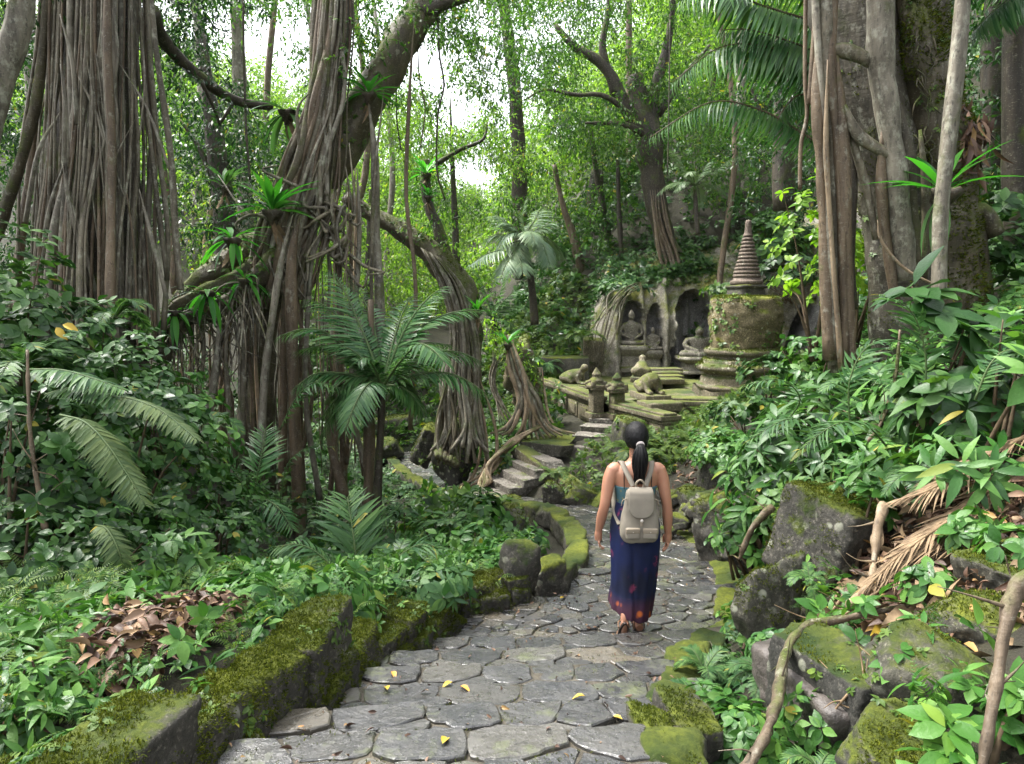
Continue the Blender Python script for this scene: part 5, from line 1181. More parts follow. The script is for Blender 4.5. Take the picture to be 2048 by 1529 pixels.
tree('forest_tree', 'dark leafy tree between the huge left banyan and the central banyan', [(400, 60, 15), (425, 250, 15), (445, 400, 15), (455, 560, 15)], [.1, .16, .2, .26], region(330, 150, 560, 470, 13, 16.5, 42, 44, 16, SKYH), mat='canopy_dark', leaf=.11, dens=20, limbs=[([(445, 400, 15), (400, 300, 15), (360, 240, 15)], .08)])
tree('forest_tree', 'sunlit tree beyond the left banyan, its leaves around the top left sky opening', [(470, -60, 22), (480, 200, 22), (490, 420, 22), (495, 600, 22)], [.15, .2, .22, .25], region(330, -60, 660, 320, 19, 24, 40, 110, 17, SKYH), mat='canopy', leaf=.14, dens=15, bmat='bark_grey')
tree('forest_tree', 'pale trunked tree glimpsed between the hanging roots left of centre', [(430, 380, 26), (415, 480, 26), (405, 600, 26)], [.12, .15, .2], region(380, 330, 700, 560, 23, 28, 40, 44, 20), mat='canopy_bright', leaf=.16, dens=12, bmat='root_pale')
tree('forest_tree', 'leafy tree behind the root columns and the central palm', [(740, 380, 22), (735, 560, 22), (730, 760, 22)], [.03, .1, .14], region(640, 440, 900, 640, 19, 24, 36, 36, 22), mat='canopy_bright', leaf=.13, dens=14)
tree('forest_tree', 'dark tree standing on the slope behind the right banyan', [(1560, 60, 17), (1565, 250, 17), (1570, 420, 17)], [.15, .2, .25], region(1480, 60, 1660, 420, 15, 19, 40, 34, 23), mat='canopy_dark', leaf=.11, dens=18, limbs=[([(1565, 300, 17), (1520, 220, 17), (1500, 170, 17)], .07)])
tree('forest_tree', 'tree behind the hanging fronds with a root wrapped trunk', [(1560, 200, 20), (1562, 260, 20), (1565, 330, 20), (1567, 400, 20)], [.14, .15, .17, .2], region(1400, 170, 1560, 400, 20, 24, 34, 30, 24), mat='canopy', leaf=.12, dens=15, bmat='bark_brown')
tree('forest_tree', 'dark jungle tree on the hillside at the upper right corner', [(1990, -60, 11), (1985, 200, 11), (1980, 420, 11)], [.12, .16, .2], region(1890, -60, 2110, 520, 9.5, 13, 44, 60, 25), mat='shrub', leaf=.12, dens=18)
# --- distant wood on the valley sides
def forest():
    rg = np.random.default_rng(71); m = MB()
    poly = np.array([(-45, 34), (-22, 26), (-9, 27), (-4, 33), (0, 36), (3, 29), (7, 27), (12, 24), (16, 18), (35, 24), (45, 75), (-45, 75)], float)
    q = rg.uniform([-45, 18], [45, 75], (2600, 2)); q = q[inpoly(q[:, 0], q[:, 1], poly)]; q = q[np.abs(q[:, 0]) < q[:, 1] * .8 + 4][:900]
    z = gz(q[:, 0], q[:, 1]); h = np.interp(q[:, 1], [25, 45, 75], [3.5, 6, 8]) * rg.uniform(0, 1, len(q)); op = np.abs(q[:, 0] / q[:, 1] + .05) < .06; h[op] *= .25
    cl = [(a, b, c + d, 1.1 + b * .012, .8 + b * .01) for (a, b), c, d in zip(q, z, h)]
    clumps(m, cl, .27, 4.2, rg, .3, 8); tag(m.build('distant_forest', MT['canopy_bright']), 'pale green wood covering the far sides of the valley beyond the ruins', 'forest', None, 'stuff')  # bright leaf colour of the far wood stands in for hazy glow
forest()
rgd = np.random.default_rng(5)
for i, (px, Y, r) in enumerate([(350, 24, .14), (395, 28, .2), (560, 25, .12), (655, 24, .1), (705, 27, .13), (790, 30, .13), (1260, 27, .12), (1465, 24, .14), (1436, 20, .08)]):
    b = g1(P(px, 500, Y)[0], Y); p0 = P(px, 500, Y); pts = np.array([[p0[0], Y, b - .1], [p0[0] + rgd.normal() * .2, Y, b + 3], [p0[0] + rgd.normal() * .4, Y, b + 7], [p0[0] + rgd.normal() * .6, Y, b + 13]]); m = MB()
    tube2(m, pts, [r * 1.3, r, r * .9, r * .6], sides=8, k=4, noise=.12)
    tag(m.build('tree_trunk', MT['bark_grey' if i % 2 else 'bark_brown'], org=pts[0]), ['faint straight trunk far behind, right of the long thin root of the left banyan', 'pale thick trunk far behind the dark leafy tree left of centre', 'thin far trunk behind the root columns, left of their middle', 'very thin far trunk between the brown root columns', 'far trunk just left of the grey hanging root bundle', 'far trunk seen behind the long straight brown root', 'far trunk on the slope left of the spreading tree', 'far trunk behind the grey palm above the stupa', 'slim trunk on the slope above the stupa spire', 'slim trunk left of the right banyan roots'][i], 'tree', 'bare trunks of the background forest')
# ---------------------------------------------------------------- palms
def palm(label, crown, Y, trunk, rad, tips, L=.42, n=40, mat='palm', bmat='bark_dark', r=.02, droop=.3, name='palm_tree', group=None, nf=0, fl=1.6):
    rg = np.random.default_rng(int(crown[0] * 3 + Y)); c = P(*crown, Y); t = thing(name, label, 'palm', P(*trunk[-1]), group)
    m = MB(); tube2(m, px3(trunk), rad, sides=12, k=8, noise=.08); m.build('trunk', MT[bmat], t)
    for tp in tips:
        mx, my, tx, ty = tp[:4]; dy = tp[4] if len(tp) > 4 else 0; l = tp[5] if len(tp) > 5 else L; m = MB(); ms = MB()
        mid = P(mx, my, Y + dy * .5); end = P(tx, ty, Y + dy); a1 = c + (mid - c) * .5 + [0, 0, .05]
        frondc(m, ms, [c, a1, mid, (mid + end) / 2 + [0, 0, .06], end], l, n, droop=droop, r=r, rg=rg)
        o = m.build('frond', MT[mat], t); ms.build('midrib', MT['stem'], o)
    if nf:
        m = MB(); ms = MB()
        for i in range(nf):
            frondc(m, ms, arc(c, rg.uniform(0, 6.28), fl * rg.uniform(.6, 1), rg.uniform(.2, 1.4), rg.uniform(.6, 1.1)), L * .9, n, droop=droop, r=r, rg=rg)
        o = m.build('frond', MT[mat], t); ms.build('midrib', MT['stem'], o)
    return t
palm('feathery palm in the middle of the picture with broad arching fronds', (765, 775), 9.4, [(765, 770, 9.4), (762, 850, 9.4), (757, 940, 9.4), (752, 1060, 9.4)], [.045, .048, .052, .07],
     [(715, 640, 665, 545, .5), (745, 640, 700, 560, 1.2), (815, 650, 885, 575, .4), (800, 640, 830, 590, 1.0), (690, 650, 620, 600, .3), (650, 665, 560, 672, -.1), (850, 650, 960, 620, .2), (835, 690, 890, 725, -.9, .40), (875, 705, 965, 725, .1), (880, 745, 975, 790, -.2), (735, 770, 690, 860, -1.1, .36), (660, 745, 590, 775, -.3), (700, 700, 600, 700, .6), (800, 700, 900, 690, 1.0)], nf=16, fl=1.15, L=.40, droop=.28)
def brace():
    m = MB(); p = px3([(742, 600, 9.9), (738, 800, 9.8), (738, 900, 9.7), (736, 1020, 9.6)]); tube2(m, p, [.04, .055, .07, .09], sides=12, k=6, noise=.25, lobes=4, lobea=.15); tag(m.build('root_column', MT['bark_brown'], org=p[-1]), 'brown ribbed root column standing just left of the palm trunk', 'root')
brace()
palm('grey green palm in the hazy middle distance with long drooping fronds', (1048, 480), 20.5, [(1048, 485, 20.5), (1062, 560, 20.5), (1070, 650, 20.5)], [.09, .1, .12],
     [(1045, 440, 1050, 405), (1085, 455, 1110, 450), (1080, 480, 1100, 530, -1), (1010, 470, 970, 480), (1000, 500, 940, 530, -1), (1020, 515, 1000, 560, -1.2), (1070, 440, 1085, 415, 1), (1010, 450, 990, 430, .6), (1040, 520, 1045, 545, -1)], L=.55, n=34, mat='palm_grey', r=.025, nf=5, fl=1.6)
palm('small pale palm on the slope between the spreading tree and the stupa spire', (1390, 372), 20, [(1390, 375, 20), (1392, 420, 20), (1396, 470, 20)], [.05, .06, .07],
     [(1350, 365, 1315, 388), (1440, 335, 1490, 310), (1370, 340, 1340, 300), (1420, 370, 1450, 385), (1405, 345, 1420, 325)], L=.34, n=30, mat='palm_grey', r=.018, nf=3, fl=1)
palm('light green palm tuft right of the curved fig tree, against the bright valley', (985, 640), 16, [(985, 640, 16), (990, 700, 16)], [.05, .06],
     [(970, 585, 950, 540), (1000, 590, 1015, 545), (960, 610, 935, 600), (1010, 600, 1045, 580), (1015, 620, 1045, 615)], L=.34, n=26, mat='fern', r=.014, nf=3, fl=.8)
def hanging():
    t = thing('palm_tree', 'palm behind the right banyan whose huge dark fronds hang into the sky', 'palm', P(1720, 330, 10)); rg = np.random.default_rng(4)
    for pts, L in (([(1720, 60), (1620, 40), (1520, 10), (1440, -20), (1360, 0)], .62), ([(1730, 200), (1640, 140), (1540, 95), (1440, 95), (1345, 165)], .62), ([(1700, 330), (1610, 270), (1520, 220), (1420, 205), (1300, 275)], .46), ([(1740, 20), (1650, -40), (1560, -60), (1480, -40), (1390, 10)], .6), ([(1740, 180), (1640, 110), (1570, 80), (1500, 60), (1440, 60)], .6), ([(1690, 260), (1640, 200), (1600, 190), (1570, 215), (1545, 260)], .4)):
        m = MB(); ms = MB(); frondc(m, ms, px3([(a, b, 10.2) for a, b in pts]), L, 62, tpl=leafT(.042, .45, .1, 3, .3), droop=.75, r=.022, rg=rg, ang=.35, base=.05); o = m.build('frond', MT['palm'], t); ms.build('midrib', MT['bark_brown'], o)
    m = MB(); tube2(m, px3([(1745, 0, 10.6), (1750, 200, 10.6), (1760, 560, 10.6)]), [.1, .12, .14]); m.build('trunk', MT['bark_dark'], t)
    t = thing('palm_tree', 'palm whose drooping frond tips enter at the top right above the slim pale trunk', 'palm', P(1980, 60, 9))
    for pts in ([(2080, -40), (1980, -60), (1900, -20), (1850, 30)], [(2060, -120), (1960, -90), (1880, -60), (1800, -20)], [(2100, 20), (2040, -10), (1990, 20), (1950, 60)]):
        m = MB(); ms = MB(); frondc(m, ms, px3([(a, b, 8.6) for a, b in pts]), .5, 44, droop=.75, r=.018, rg=rg, ang=.35); o = m.build('frond', MT['palm'], t); ms.build('midrib', MT['stem'], o)
hanging()
# ---------------------------------------------------------------- epiphytes
nestfern(545, 425, 10.2, .62, 24, 'large birds nest fern on the bend of the central banyan trunk')
nestfern(738, 190, 11.0, .48, 16, 'birds nest fern perched on the leaning limb at the top centre')
nestfern(575, 225, 11.3, .62, 20, 'dark drooping nest fern at the end of the left banyan limb', mat='palm', el=(-.8, .9))
nestfern(852, 350, 14.0, .42, 18, 'upright light green nest fern on the upright stub of the curved fig tree')
nestfern(856, 395, 13.9, .36, 16, 'second nest fern just below the upright light green one')
nestfern(465, 480, 10.3, .55, 18, 'nest fern with hanging leaves on the mossy root arch, upper one', el=(-.6, .9))
nestfern(490, 560, 10.1, .42, 16, 'small nest fern low on the mossy root arch near the trunk', el=(-.7, .8))
nestfern(415, 585, 10.0, .45, 18, 'nest fern in the middle of the mossy root arch', el=(-.8, .6))
nestfern(350, 625, 9.9, .45, 18, 'nest fern at the left foot of the mossy root arch', el=(-.8, .6))
nestfern(450, 375, 13.5, .5, 16, 'small dark nest fern on the leafy tree left of the central banyan', mat='palm')
nestfern(955, 625, 13.6, .4, 18, 'reddish centred nest fern at the top of the curved fig tree roots')
nestfern(1015, 690, 14.2, .38, 16, 'broad nest fern on top of the stilt rooted tree')
nestfern(1885, 385, 7.0, .62, 13, 'bright birds nest fern on the mossy flank of the right banyan', el=(.35, 1.2), az=(-.5, 3.6), tpl=leafT(.075, .35, .1, 5, .05))
nestfern(1890, 385, 6.9, .5, 5, 'old dark fronds hanging from the right banyan below the bright nest fern', mat='palm', el=(-1.0, -.3), az=(2.6, 4.4), dead_=0)
def deadnest():
    m = MB(); rg = np.random.default_rng(2); c = P(1945, 270, 7.6)
    T = leafT(.12, .5, .3, 3, .1); n = 60; pos = c + rg.normal(size=(n, 3)) * [.09, .06, .16]; D = nrm(np.array([0, -.1, -1]) + rg.normal(size=(n, 3)) * .35); m.inst(T[0], T[1], frames(D, rdir(n, rg)), pos, rg.uniform(.15, .3, n))
    tag(m.build('dead_fronds', MT['dead'], org=c), 'bundle of withered brown fronds hanging beside the slim pale trunk at upper right', 'dead leaves')
deadnest()
# ---------------------------------------------------------------- left bank shrubs
S = shrub
S(60, 560, 6.6, 1.0, .13, 'shrub', 'tall leafy shrub at the left edge below the corner trunk'); S(-40, 450, 6.2, .9, .15, 'shrub', 'big leaved shrub cut by the left edge of the picture', n=200)
S(180, 590, 6.8, .9, .11, 'shrub', 'dense shrub in front of the left banyan base'); S(270, 640, 6.6, .65, .11, 'shrub', 'shrub whose branch tips reach over the foot of the left banyan roots')
S(90, 690, 5.6, .8, .10, 'shrub', 'dark rounded shrub in the middle of the left bank'); S(230, 700, 5.9, .8, .10, 'shrub', 'light tipped shrub beside the drooping bracken')
S(330, 740, 6.4, .6, .12, 'herb', 'pale leaved shrub above the long hanging bracken frond'); S(-20, 750, 5.0, .8, .12, 'shrub', 'dark shrub on the left edge halfway down')
S(40, 1010, 4.6, .75, .095, 'shrub', 'dark small leaved bush in the shaded lower left'); S(180, 1040, 4.8, .7, .09, 'shrub', 'dark small leaved bush right of the shaded lower left one')
S(300, 950, 5.9, .75, .085, 'shrub', 'dark bush behind the tip of the hanging bracken'); S(400, 930, 6.6, .7, .09, 'shrub', 'bush with fine glossy leaves at the foot of the root arch')
S(120, 880, 5.9, .8, .09, 'shrub', 'deeply shaded bush under the bracken'); S(430, 1010, 6.0, .5, .09, 'shrub', 'low bush left of the fan shaped palm frond')
S(0, 900, 5.4, .8, .10, 'canopy_dark', 'dark bush in the shaded hollow at the left edge')
for (px, pt, Y, r, lf, l) in [(340, 1080, 4.9, .34, .17, 'tall broad leaved herb in the middle of the left bank'), (430, 1130, 4.9, .36, .15, 'spreading herb right of the tall one on the left bank'), (520, 1140, 5.2, .34, .15, 'herb with pale leaves before the root columns'), (250, 1170, 4.2, .30, .16, 'herb beside the dark bushes of the lower left'),
                              (560, 1180, 4.6, .32, .14, 'herb behind the large mossy block of the low wall'), (660, 1180, 4.9, .34, .14, 'herb clump under the fan shaped palm frond'), (480, 1200, 4.2, .3, .13, 'herb clump just above the dry leaves by the wall')]:
    S(px, pt, Y, r, lf, 'herb', l, 'herb', tpls=WL + WH[:1], name='herb', stems=8)
for (px, pt, Y, r, lf, l) in [(20, 1220, 3.0, .2, .22, 'lance leaved ginger plant at the lower left edge'), (265, 1205, 3.5, .22, .22, 'lance leaved ginger plant standing above the dry leaves'), (90, 1290, 3.0, .3, .13, 'low herb in the lower left corner'), (180, 1300, 3.3, .3, .12, 'low herb left of the dry leaf heap'), (60, 1400, 2.6, .22, .12, 'broad herb at the bottom left corner')]:
    S(px, pt, Y, r, lf, 'herb', l, 'herb', tpls=WL, name='ginger_plant' if lf > .2 else 'herb', stems=5, n=9 if lf > .2 else 40, flat=.1)
# brackens
def bigfrond(pts, L, label, mat='dull', n=34, tpl=None, r=.008, name='bracken_frond', droop=.3):
    rg = np.random.default_rng(int(pts[0][0])); T = tpl or leafT(.075, .3, .1, 3, .3); n = n if tpl else int(n * 1.7); m = MB(); ms = MB(); p = px3(pts); t = thing(name, label, 'fern', p[0])
    frondc(m, ms, p, L, n, tpl=T, droop=droop, r=r, rg=rg, ang=.3, jit=.12, base=.08); m.build('leaflets', MT[mat], t); ms.build('midrib', MT['stem'], t)
bigfrond([(120, 830, 4.6), (170, 845, 4.5), (215, 890, 4.4), (255, 950, 4.3), (290, 1010, 4.2)], .17, 'long dull green bracken frond hanging down over the dark hollow', n=44)
bigfrond([(190, 800, 4.9), (245, 795, 4.8), (310, 815, 4.7), (360, 850, 4.6), (395, 880, 4.5)], .15, 'bracken frond reaching right above the hanging one', n=40)
bigfrond([(60, 740, 5.0), (120, 740, 4.9), (180, 755, 4.8), (250, 780, 4.7)], .17, 'upper bracken frond with layered leaflets on the left bank', 'fern', 36)
bigfrond([(90, 790, 5.0), (150, 775, 4.9), (210, 785, 4.8), (270, 820, 4.7)], .15, 'bracken frond beneath the upper layered one', 'fern', 34)
bigfrond([(190, 1050, 4.6), (215, 1060, 4.5), (240, 1110, 4.4), (250, 1180, 4.4)], .12, 'brownish old bracken drooping between the dark bushes and the herbs', 'dull', 30)
# palm like fans
bigfrond([(715, 1180, 6.3), (712, 1120, 6.3), (705, 1060, 6.4), (695, 995, 6.6)], .40, 'upright fan shaped palm frond rising from the herbs in the centre', 'fern', 32, leafT(.045, .3, .1, 3, .3), .012, 'palm_frond', -.25)
bigfrond([(740, 1180, 6.0), (790, 1120, 6.0), (840, 1090, 6.0), (890, 1100, 6.0)], .30, 'palm frond arching right beside the upright fan shaped one', 'fern', 28, leafT(.045, .3, .1, 3, .3), .01, 'palm_frond', .1)
bigfrond([(700, 1190, 5.8), (650, 1120, 5.8), (600, 1090, 5.8), (545, 1095, 5.8)], .26, 'palm frond arching left beside the upright fan shaped one', 'fern', 28, leafT(.045, .3, .1, 3, .3), .01, 'palm_frond', .1)
bigfrond([(505, 1010, 7.5), (515, 950, 7.5), (525, 900, 7.6), (530, 860, 7.7)], .30, 'feather palm frond standing before the pale root column', 'palm', 30, leafT(.045, .3, .1, 3, .3), .01, 'palm_frond', -.1)
bigfrond([(490, 1000, 7.4), (470, 940, 7.4), (450, 900, 7.4), (415, 900, 7.4)], .24, 'feather palm frond bending left at the foot of the root arch', 'palm', 28, leafT(.045, .3, .1, 3, .3), .01, 'palm_frond', .1)
bigfrond([(500, 1010, 6.8), (530, 1000, 6.7), (560, 1020, 6.6), (585, 1060, 6.5)], .22, 'small feather frond drooping right above the herb bed', 'palm', 26, leafT(.045, .3, .1, 3, .3), .01, 'palm_frond', .2)
bigfrond([(560, 1010, 8.5), (575, 930, 8.5), (620, 895, 8.5), (665, 895, 8.5)], .24, 'arching frond between the brown root columns', 'fern', 26, leafT(.045, .3, .1, 3, .3), .01, 'palm_frond', .1)
bigfrond([(560, 860, 8.8), (590, 800, 8.8), (630, 765, 8.8), (690, 780, 8.8)], .26, 'pale frond curling left of the central palm crown', 'palm', 28, leafT(.045, .3, .1, 3, .3), .01, 'palm_frond', .4)
for pts_, L_, lb_ in [([(1560, 860, 6.0), (1600, 800, 5.9), (1560, 760, 5.8), (1490, 770, 5.8)], .24, 'feathery frond reaching left toward the stupa base'), ([(1700, 860, 5.4), (1700, 760, 5.4), (1740, 690, 5.4), (1820, 680, 5.3)], .26, 'feathery frond arching over the middle of the right bank'), ([(1640, 900, 5.4), (1620, 850, 5.3), (1570, 840, 5.2), (1500, 880, 5.2)], .22, 'low feathery frond at the left end of the right bank'),
                       ([(1850, 800, 4.8), (1850, 700, 4.8), (1820, 620, 4.8), (1760, 590, 4.8)], .24, 'feathery frond standing before the right banyan'), ([(1780, 900, 4.9), (1730, 850, 4.8), (1670, 850, 4.7), (1600, 900, 4.7)], .22, 'pale feathery frond drooping over the squared tilted block'), ([(1950, 800, 4.4), (1980, 730, 4.4), (2020, 700, 4.4), (2080, 720, 4.4)], .2, 'feathery frond at the right edge of the bank')]:
    bigfrond(pts_, L_, lb_, 'fern', 26, leafT(.05, .3, .1, 3, .3), .008, 'palm_frond', .1)
# centre herb bed
for (px, pt, Y, r, lf, mt, l) in [(800, 1010, 9.0, .4, .13, 'fern', 'leafy herb below the bank of the far path'), (870, 1030, 8.6, .4, .13, 'herb', 'broad leaved herb in the middle bed, far left of the kerb'), (960, 980, 9.6, .34, .15, 'herb', 'pale fern leaved herb at the left of the stair foot'),
                                  (940, 1050, 8.2, .42, .14, 'herb', 'big leaved herb in the centre of the middle bed'), (1020, 1090, 7.6, .34, .11, 'herb', 'fine leaved herb tucked against the mossy kerb'), (870, 1110, 7.0, .4, .13, 'fern', 'herb in the near half of the middle bed'), (780, 1150, 6.0, .38, .12, 'fern', 'herb right of the fan shaped frond'),
                                  (960, 1120, 6.6, .38, .12, 'herb', 'herb behind the upright rounded boulder'), (860, 1170, 5.6, .3, .11, 'fern', 'low herb behind the coping of the low wall'), (1060, 1060, 8.5, .22, .12, 'shrub', 'dark upright herb beside the narrow bed stone')]:
    S(px, pt, Y, r, lf, mt, l, 'herb', tpls=WL + WH, name='herb', stems=6)
# ferns right
fern(1260, 850, 12.0, .75, 14, .16, 24, 'moss_leaf', 'bright fern tuft behind and left of the woman\'s head'); fern(1330, 845, 12.2, .8, 16, .16, 24, 'moss_leaf', 'bright fern clump behind and right of the woman\'s head')
fern(1390, 880, 12.0, .7, 14, .15, 24, 'moss_leaf', 'lower bright fern clump on the rubble right of the woman'); fern(1290, 875, 11.6, .6, 12, .13, 24, 'moss_leaf', 'fern tuft directly behind the woman\'s head')
fern(1110, 920, 12.3, .45, 12, .11, 20, 'moss_leaf', 'small fern growing beside the sloping stair coping'); fern(1085, 700, 19, .8, 12, .2, 20, 'fern', 'fern tuft on the green slope left of the ruins')
fern(1165, 640, 19.6, .8, 12, .2, 20, 'moss_leaf', 'fern tuft high on the slope left of the carved stele')
fern(1530, 1290, 3.6, .28, 9, .07, 22, 'fern', 'lacy fern in the ditch right of the path', base=None); fern(1410, 1290, 4.0, .26, 9, .07, 22, 'fern', 'lacy fern against the right kerb of the path')
fern(1400, 1340, 3.4, .26, 10, .07, 22, 'fern', 'second lacy fern by the right kerb, nearer the viewer'); fern(1640, 1480, 2.5, .2, 8, .055, 22, 'fern', 'small fern at the bottom edge of the picture right of the root')
for i_, (px_, pt_, Y_, L_, mt_, lb_) in enumerate([(600, 1120, 5.6, .42, 'fern', 'feathery fern left of the fan shaped palm frond'), (790, 1075, 6.8, .42, 'fern', 'feathery fern right of the fan shaped palm frond'), (900, 1010, 8.4, .45, 'fern', 'feathery fern in the far half of the middle bed'), (330, 1190, 4.0, .32, 'fern', 'feathery fern between the herbs above the dry leaves'),
        (130, 1130, 4.2, .4, 'fern', 'feathery fern in front of the dark bushes at lower left'), (40, 640, 5.6, .6, 'fern', 'feathery fern high on the left bank near the edge'), (220, 560, 6.8, .6, 'fern', 'feathery fern on top of the left bank before the banyan'), (430, 800, 8.0, .5, 'fern', 'feathery fern in the shade below the root arch'), (340, 860, 6.6, .5, 'moss_leaf', 'pale feathery fern above the hanging bracken tip'),
        (1490, 910, 7.6, .45, 'fern', 'feathery fern at the left end of the right bank'), (1570, 985, 5.6, .36, 'moss_leaf', 'pale feathery fern just left of the squared tilted block'), (1850, 880, 4.5, .4, 'fern', 'feathery fern above the dry palm fronds'), (1740, 700, 6.2, .6, 'fern', 'large feathery fern below the right banyan roots'), (1940, 600, 5.4, .6, 'fern', 'large feathery fern in the dark gap at the right'), (1620, 1120, 4.3, .22, 'fern', 'small fern squeezed between the tilted block and the lichen spotted boulder')]):
    fern(px_, pt_, Y_, L_, 9, L_ * .24, 26, mt_, lb_, r=.004)
# right bank
S(1620, 790, 6.2, .60, .24, 'shrub', 'shrub of long split leaves spreading toward the stupa', tpls=WL, n=46); S(1540, 880, 6.3, .5, .20, 'herb', 'lower split leaved plant at the left end of the right bank', tpls=WL, n=44)
S(1700, 760, 6.4, .62, .26, 'shrub', 'big glossy leaved plant under the right banyan roots', tpls=WL, n=40); S(1820, 760, 5.6, .6, .26, 'herb', 'large leaved plant in the middle of the right bank', tpls=WL, n=40)
S(1930, 700, 5.0, .55, .26, 'shrub', 'tall broad leaved plant near the right edge', tpls=WL + WH[:1], n=36); S(2040, 650, 4.4, .4, .28, 'herb', 'bright broad leaves entering from the right edge', tpls=WL + WH[:1], n=16)
S(1960, 860, 4.4, .45, .2, 'herb', 'low plant above the dry palm fronds', tpls=WL, n=30); S(1800, 880, 5.0, .45, .18, 'herb', 'low plant behind the squared tilted block', tpls=WL, n=34); S(1690, 900, 5.6, .5, .16, 'fern', 'fine leaved plant above the squared tilted block', tpls=WL, n=44)
S(1880, 560, 5.2, .35, .34, 'shrub', 'few huge oval leaves standing before the foot of the right banyan', tpls=WH, n=5, stems=5); S(1600, 840, 6.6, .5, .15, 'shrub', 'bush behind the split leaved plants by the stupa base')
S(1640, 360, 8.6, .55, .13, 'lime', 'lime green sapling shining left of the right banyan roots', base=1.0, n=60, name='sapling'); S(1720, 440, 9.4, .6, .13, 'lime', 'lime green sapling seen between the right banyan roots', base=1.0, n=80, name='sapling')
S(1540, 700, 11, .5, .14, 'shrub', 'shrub at the right foot of the stupa'); S(1640, 660, 8.5, .5, .13, 'herb', 'leafy climber around the foot of the long root column', n=70)
S(1500, 1000, 6.4, .35, .11, 'herb', 'herb above the small dark boulder right of the path', n=60); S(1580, 940, 6.0, .4, .13, 'fern', 'fern leaved herb left of the squared tilted block', n=60); S(1475, 870, 9.0, .5, .10, 'herb', 'leafy clump on the dark rock face at the end of the right bank', n=110)
for i, (px, pt, Y, r, lf, l) in enumerate([(1500, 1190, 4.6, .2, .07, 'small herb at the left of the lichen spotted boulder'), (1560, 1260, 3.8, .2, .07, 'creeper hanging over the lichen spotted boulder'), (1430, 1390, 3.1, .22, .08, 'herb in the ditch at the lower right of the path'), (1500, 1420, 2.9, .2, .08, 'herb beside the long curved root, low down'), (1700, 1230, 3.9, .15, .08, 'seedling beneath the squared tilted block'),
                                        (1740, 960, 4.6, .16, .12, 'seedling with drooping leaves on the litter'), (1950, 1010, 3.8, .12, .12, 'three leaved seedling on the dry fronds'), (1860, 1160, 3.4, .14, .12, 'seedling with blunt leaves in the middle of the litter'), (1640, 1400, 2.9, .16, .07, 'small plant below the wet ledge'), (1900, 1490, 2.2, .14, .12, 'young plant with spoon shaped leaves at the bottom right'), (2030, 1060, 3.4, .16, .11, 'seedling by the moss capped boulder'), (2035, 1400, 2.4, .08, .12, 'leaf tuft at the right edge beside the knotted root')]):
    S(px, pt, Y, r, lf, 'herb', l, 'herb', n=9 if 'seedling' in l or 'young' in l or 'tuft' in l else 34, name='seedling' if 'seedling' in l else 'herb', stems=3)
S(1460, 620, 19.2, .7, .2, 'canopy', 'trailing shrub on the cliff top behind the stupa', base=1.8); S(1250, 560, 21, .8, .18, 'fern', 'shrub on the cliff brow above the left niche', base=1.6); S(1580, 500, 20, 1.0, .22, 'shrub', 'big leaved shrub on the slope right of the spire', base=1.6); S(1545, 420, 21, 1.0, .26, 'herb', 'broad pale leaved plant right of the spire top', base=2.2, n=70)
S(1495, 790, 10.6, .55, .12, 'shrub', 'bush on the earthy slope between the ferns and the stupa base'); S(1450, 850, 9.8, .5, .11, 'herb', 'leafy herb clump on the slope right of the bright ferns', n=110)
# roots and branches on the right bank
def branch(pts, r, label, mat='bark_moss', name='root', cat='root'):
    p = px3(pts); m = MB(); r = np.asarray(r) * .8; rg = np.random.default_rng(int(pts[0][0])); tube2(m, p, r, sides=10, k=9, noise=.45, nsc=14, lobes=2, lobea=.15)
    for i in range(9):
        k = rg.integers(0, len(p) - 1); u = rg.random(); b0 = p[k] * (1 - u) + p[k + 1] * u; e0 = b0 + rg.normal(size=3) * [.09, .05, .09]; tube2(m, [b0, (b0 + e0) / 2 + rg.normal(size=3) * .015, e0], [float(r[0]) * .35 + .002, .003, .0012], sides=5, k=3)
    tag(m.build(name, MT[mat], org=p[-1]), label, cat)
branch([(1900, 1195, 3.5), (1800, 1215, 3.4), (1700, 1235, 3.35), (1610, 1255, 3.3), (1570, 1310, 3.1), (1555, 1400, 2.85), (1530, 1470, 2.6), (1480, 1560, 2.45)], [.010, .018, .022, .026, .030, .03, .028, .028], 'long curved root dropping from the litter down to the bottom edge', 'root_litter')
branch([(2060, 1150, 2.0), (2030, 1180, 2.0), (2010, 1260, 1.95), (1995, 1360, 1.9), (1980, 1450, 1.85), (1960, 1560, 1.8)], [.022, .030, .022, .024, .020, .022], 'knotted grey green stem standing at the lower right edge', 'root_litter')
branch([(1770, 1010, 4.3), (1755, 1050, 4.2), (1750, 1110, 4.1), (1740, 1170, 3.9), (1700, 1210, 3.6)], [.035, .04, .03, .025, .03], 'pale root curving down right of the squared tilted block', 'root_pale')
branch([(1545, 1015, 5.6), (1510, 1050, 5.5), (1490, 1090, 5.5), (1478, 1120, 5.5)], [.03, .032, .028, .015], 'short broken branch leaning behind the lichen spotted boulder', 'bark_brown')
branch([(1720, 900, 5.2), (1760, 850, 5.3), (1790, 760, 5.4), (1800, 660, 5.5)], [.015, .015, .012, .01], 'thin bare stem rising through the plants of the right bank', 'bark_brown', 'branch', 'branch')
branch([(55, 700, 4.9), (60, 860, 4.8), (80, 1000, 4.7), (90, 1060, 4.6)], [.012, .014, .018, .02], 'thin brown sapling stem in the dark hollow at the left', 'bark_brown', 'branch', 'branch')
branch([(1690, 1190, 3.9), (1640, 1260, 3.8), (1760, 1180, 3.7)], [.012, .01, .008], 'dry twig lying on the litter below the tilted block', 'straw', 'branch', 'branch')
branch([(1760, 1330, 2.9), (1700, 1385, 2.8), (1670, 1420, 2.8)], [.008, .01, .008], 'dry stick on the wet ledge', 'straw', 'branch', 'branch')
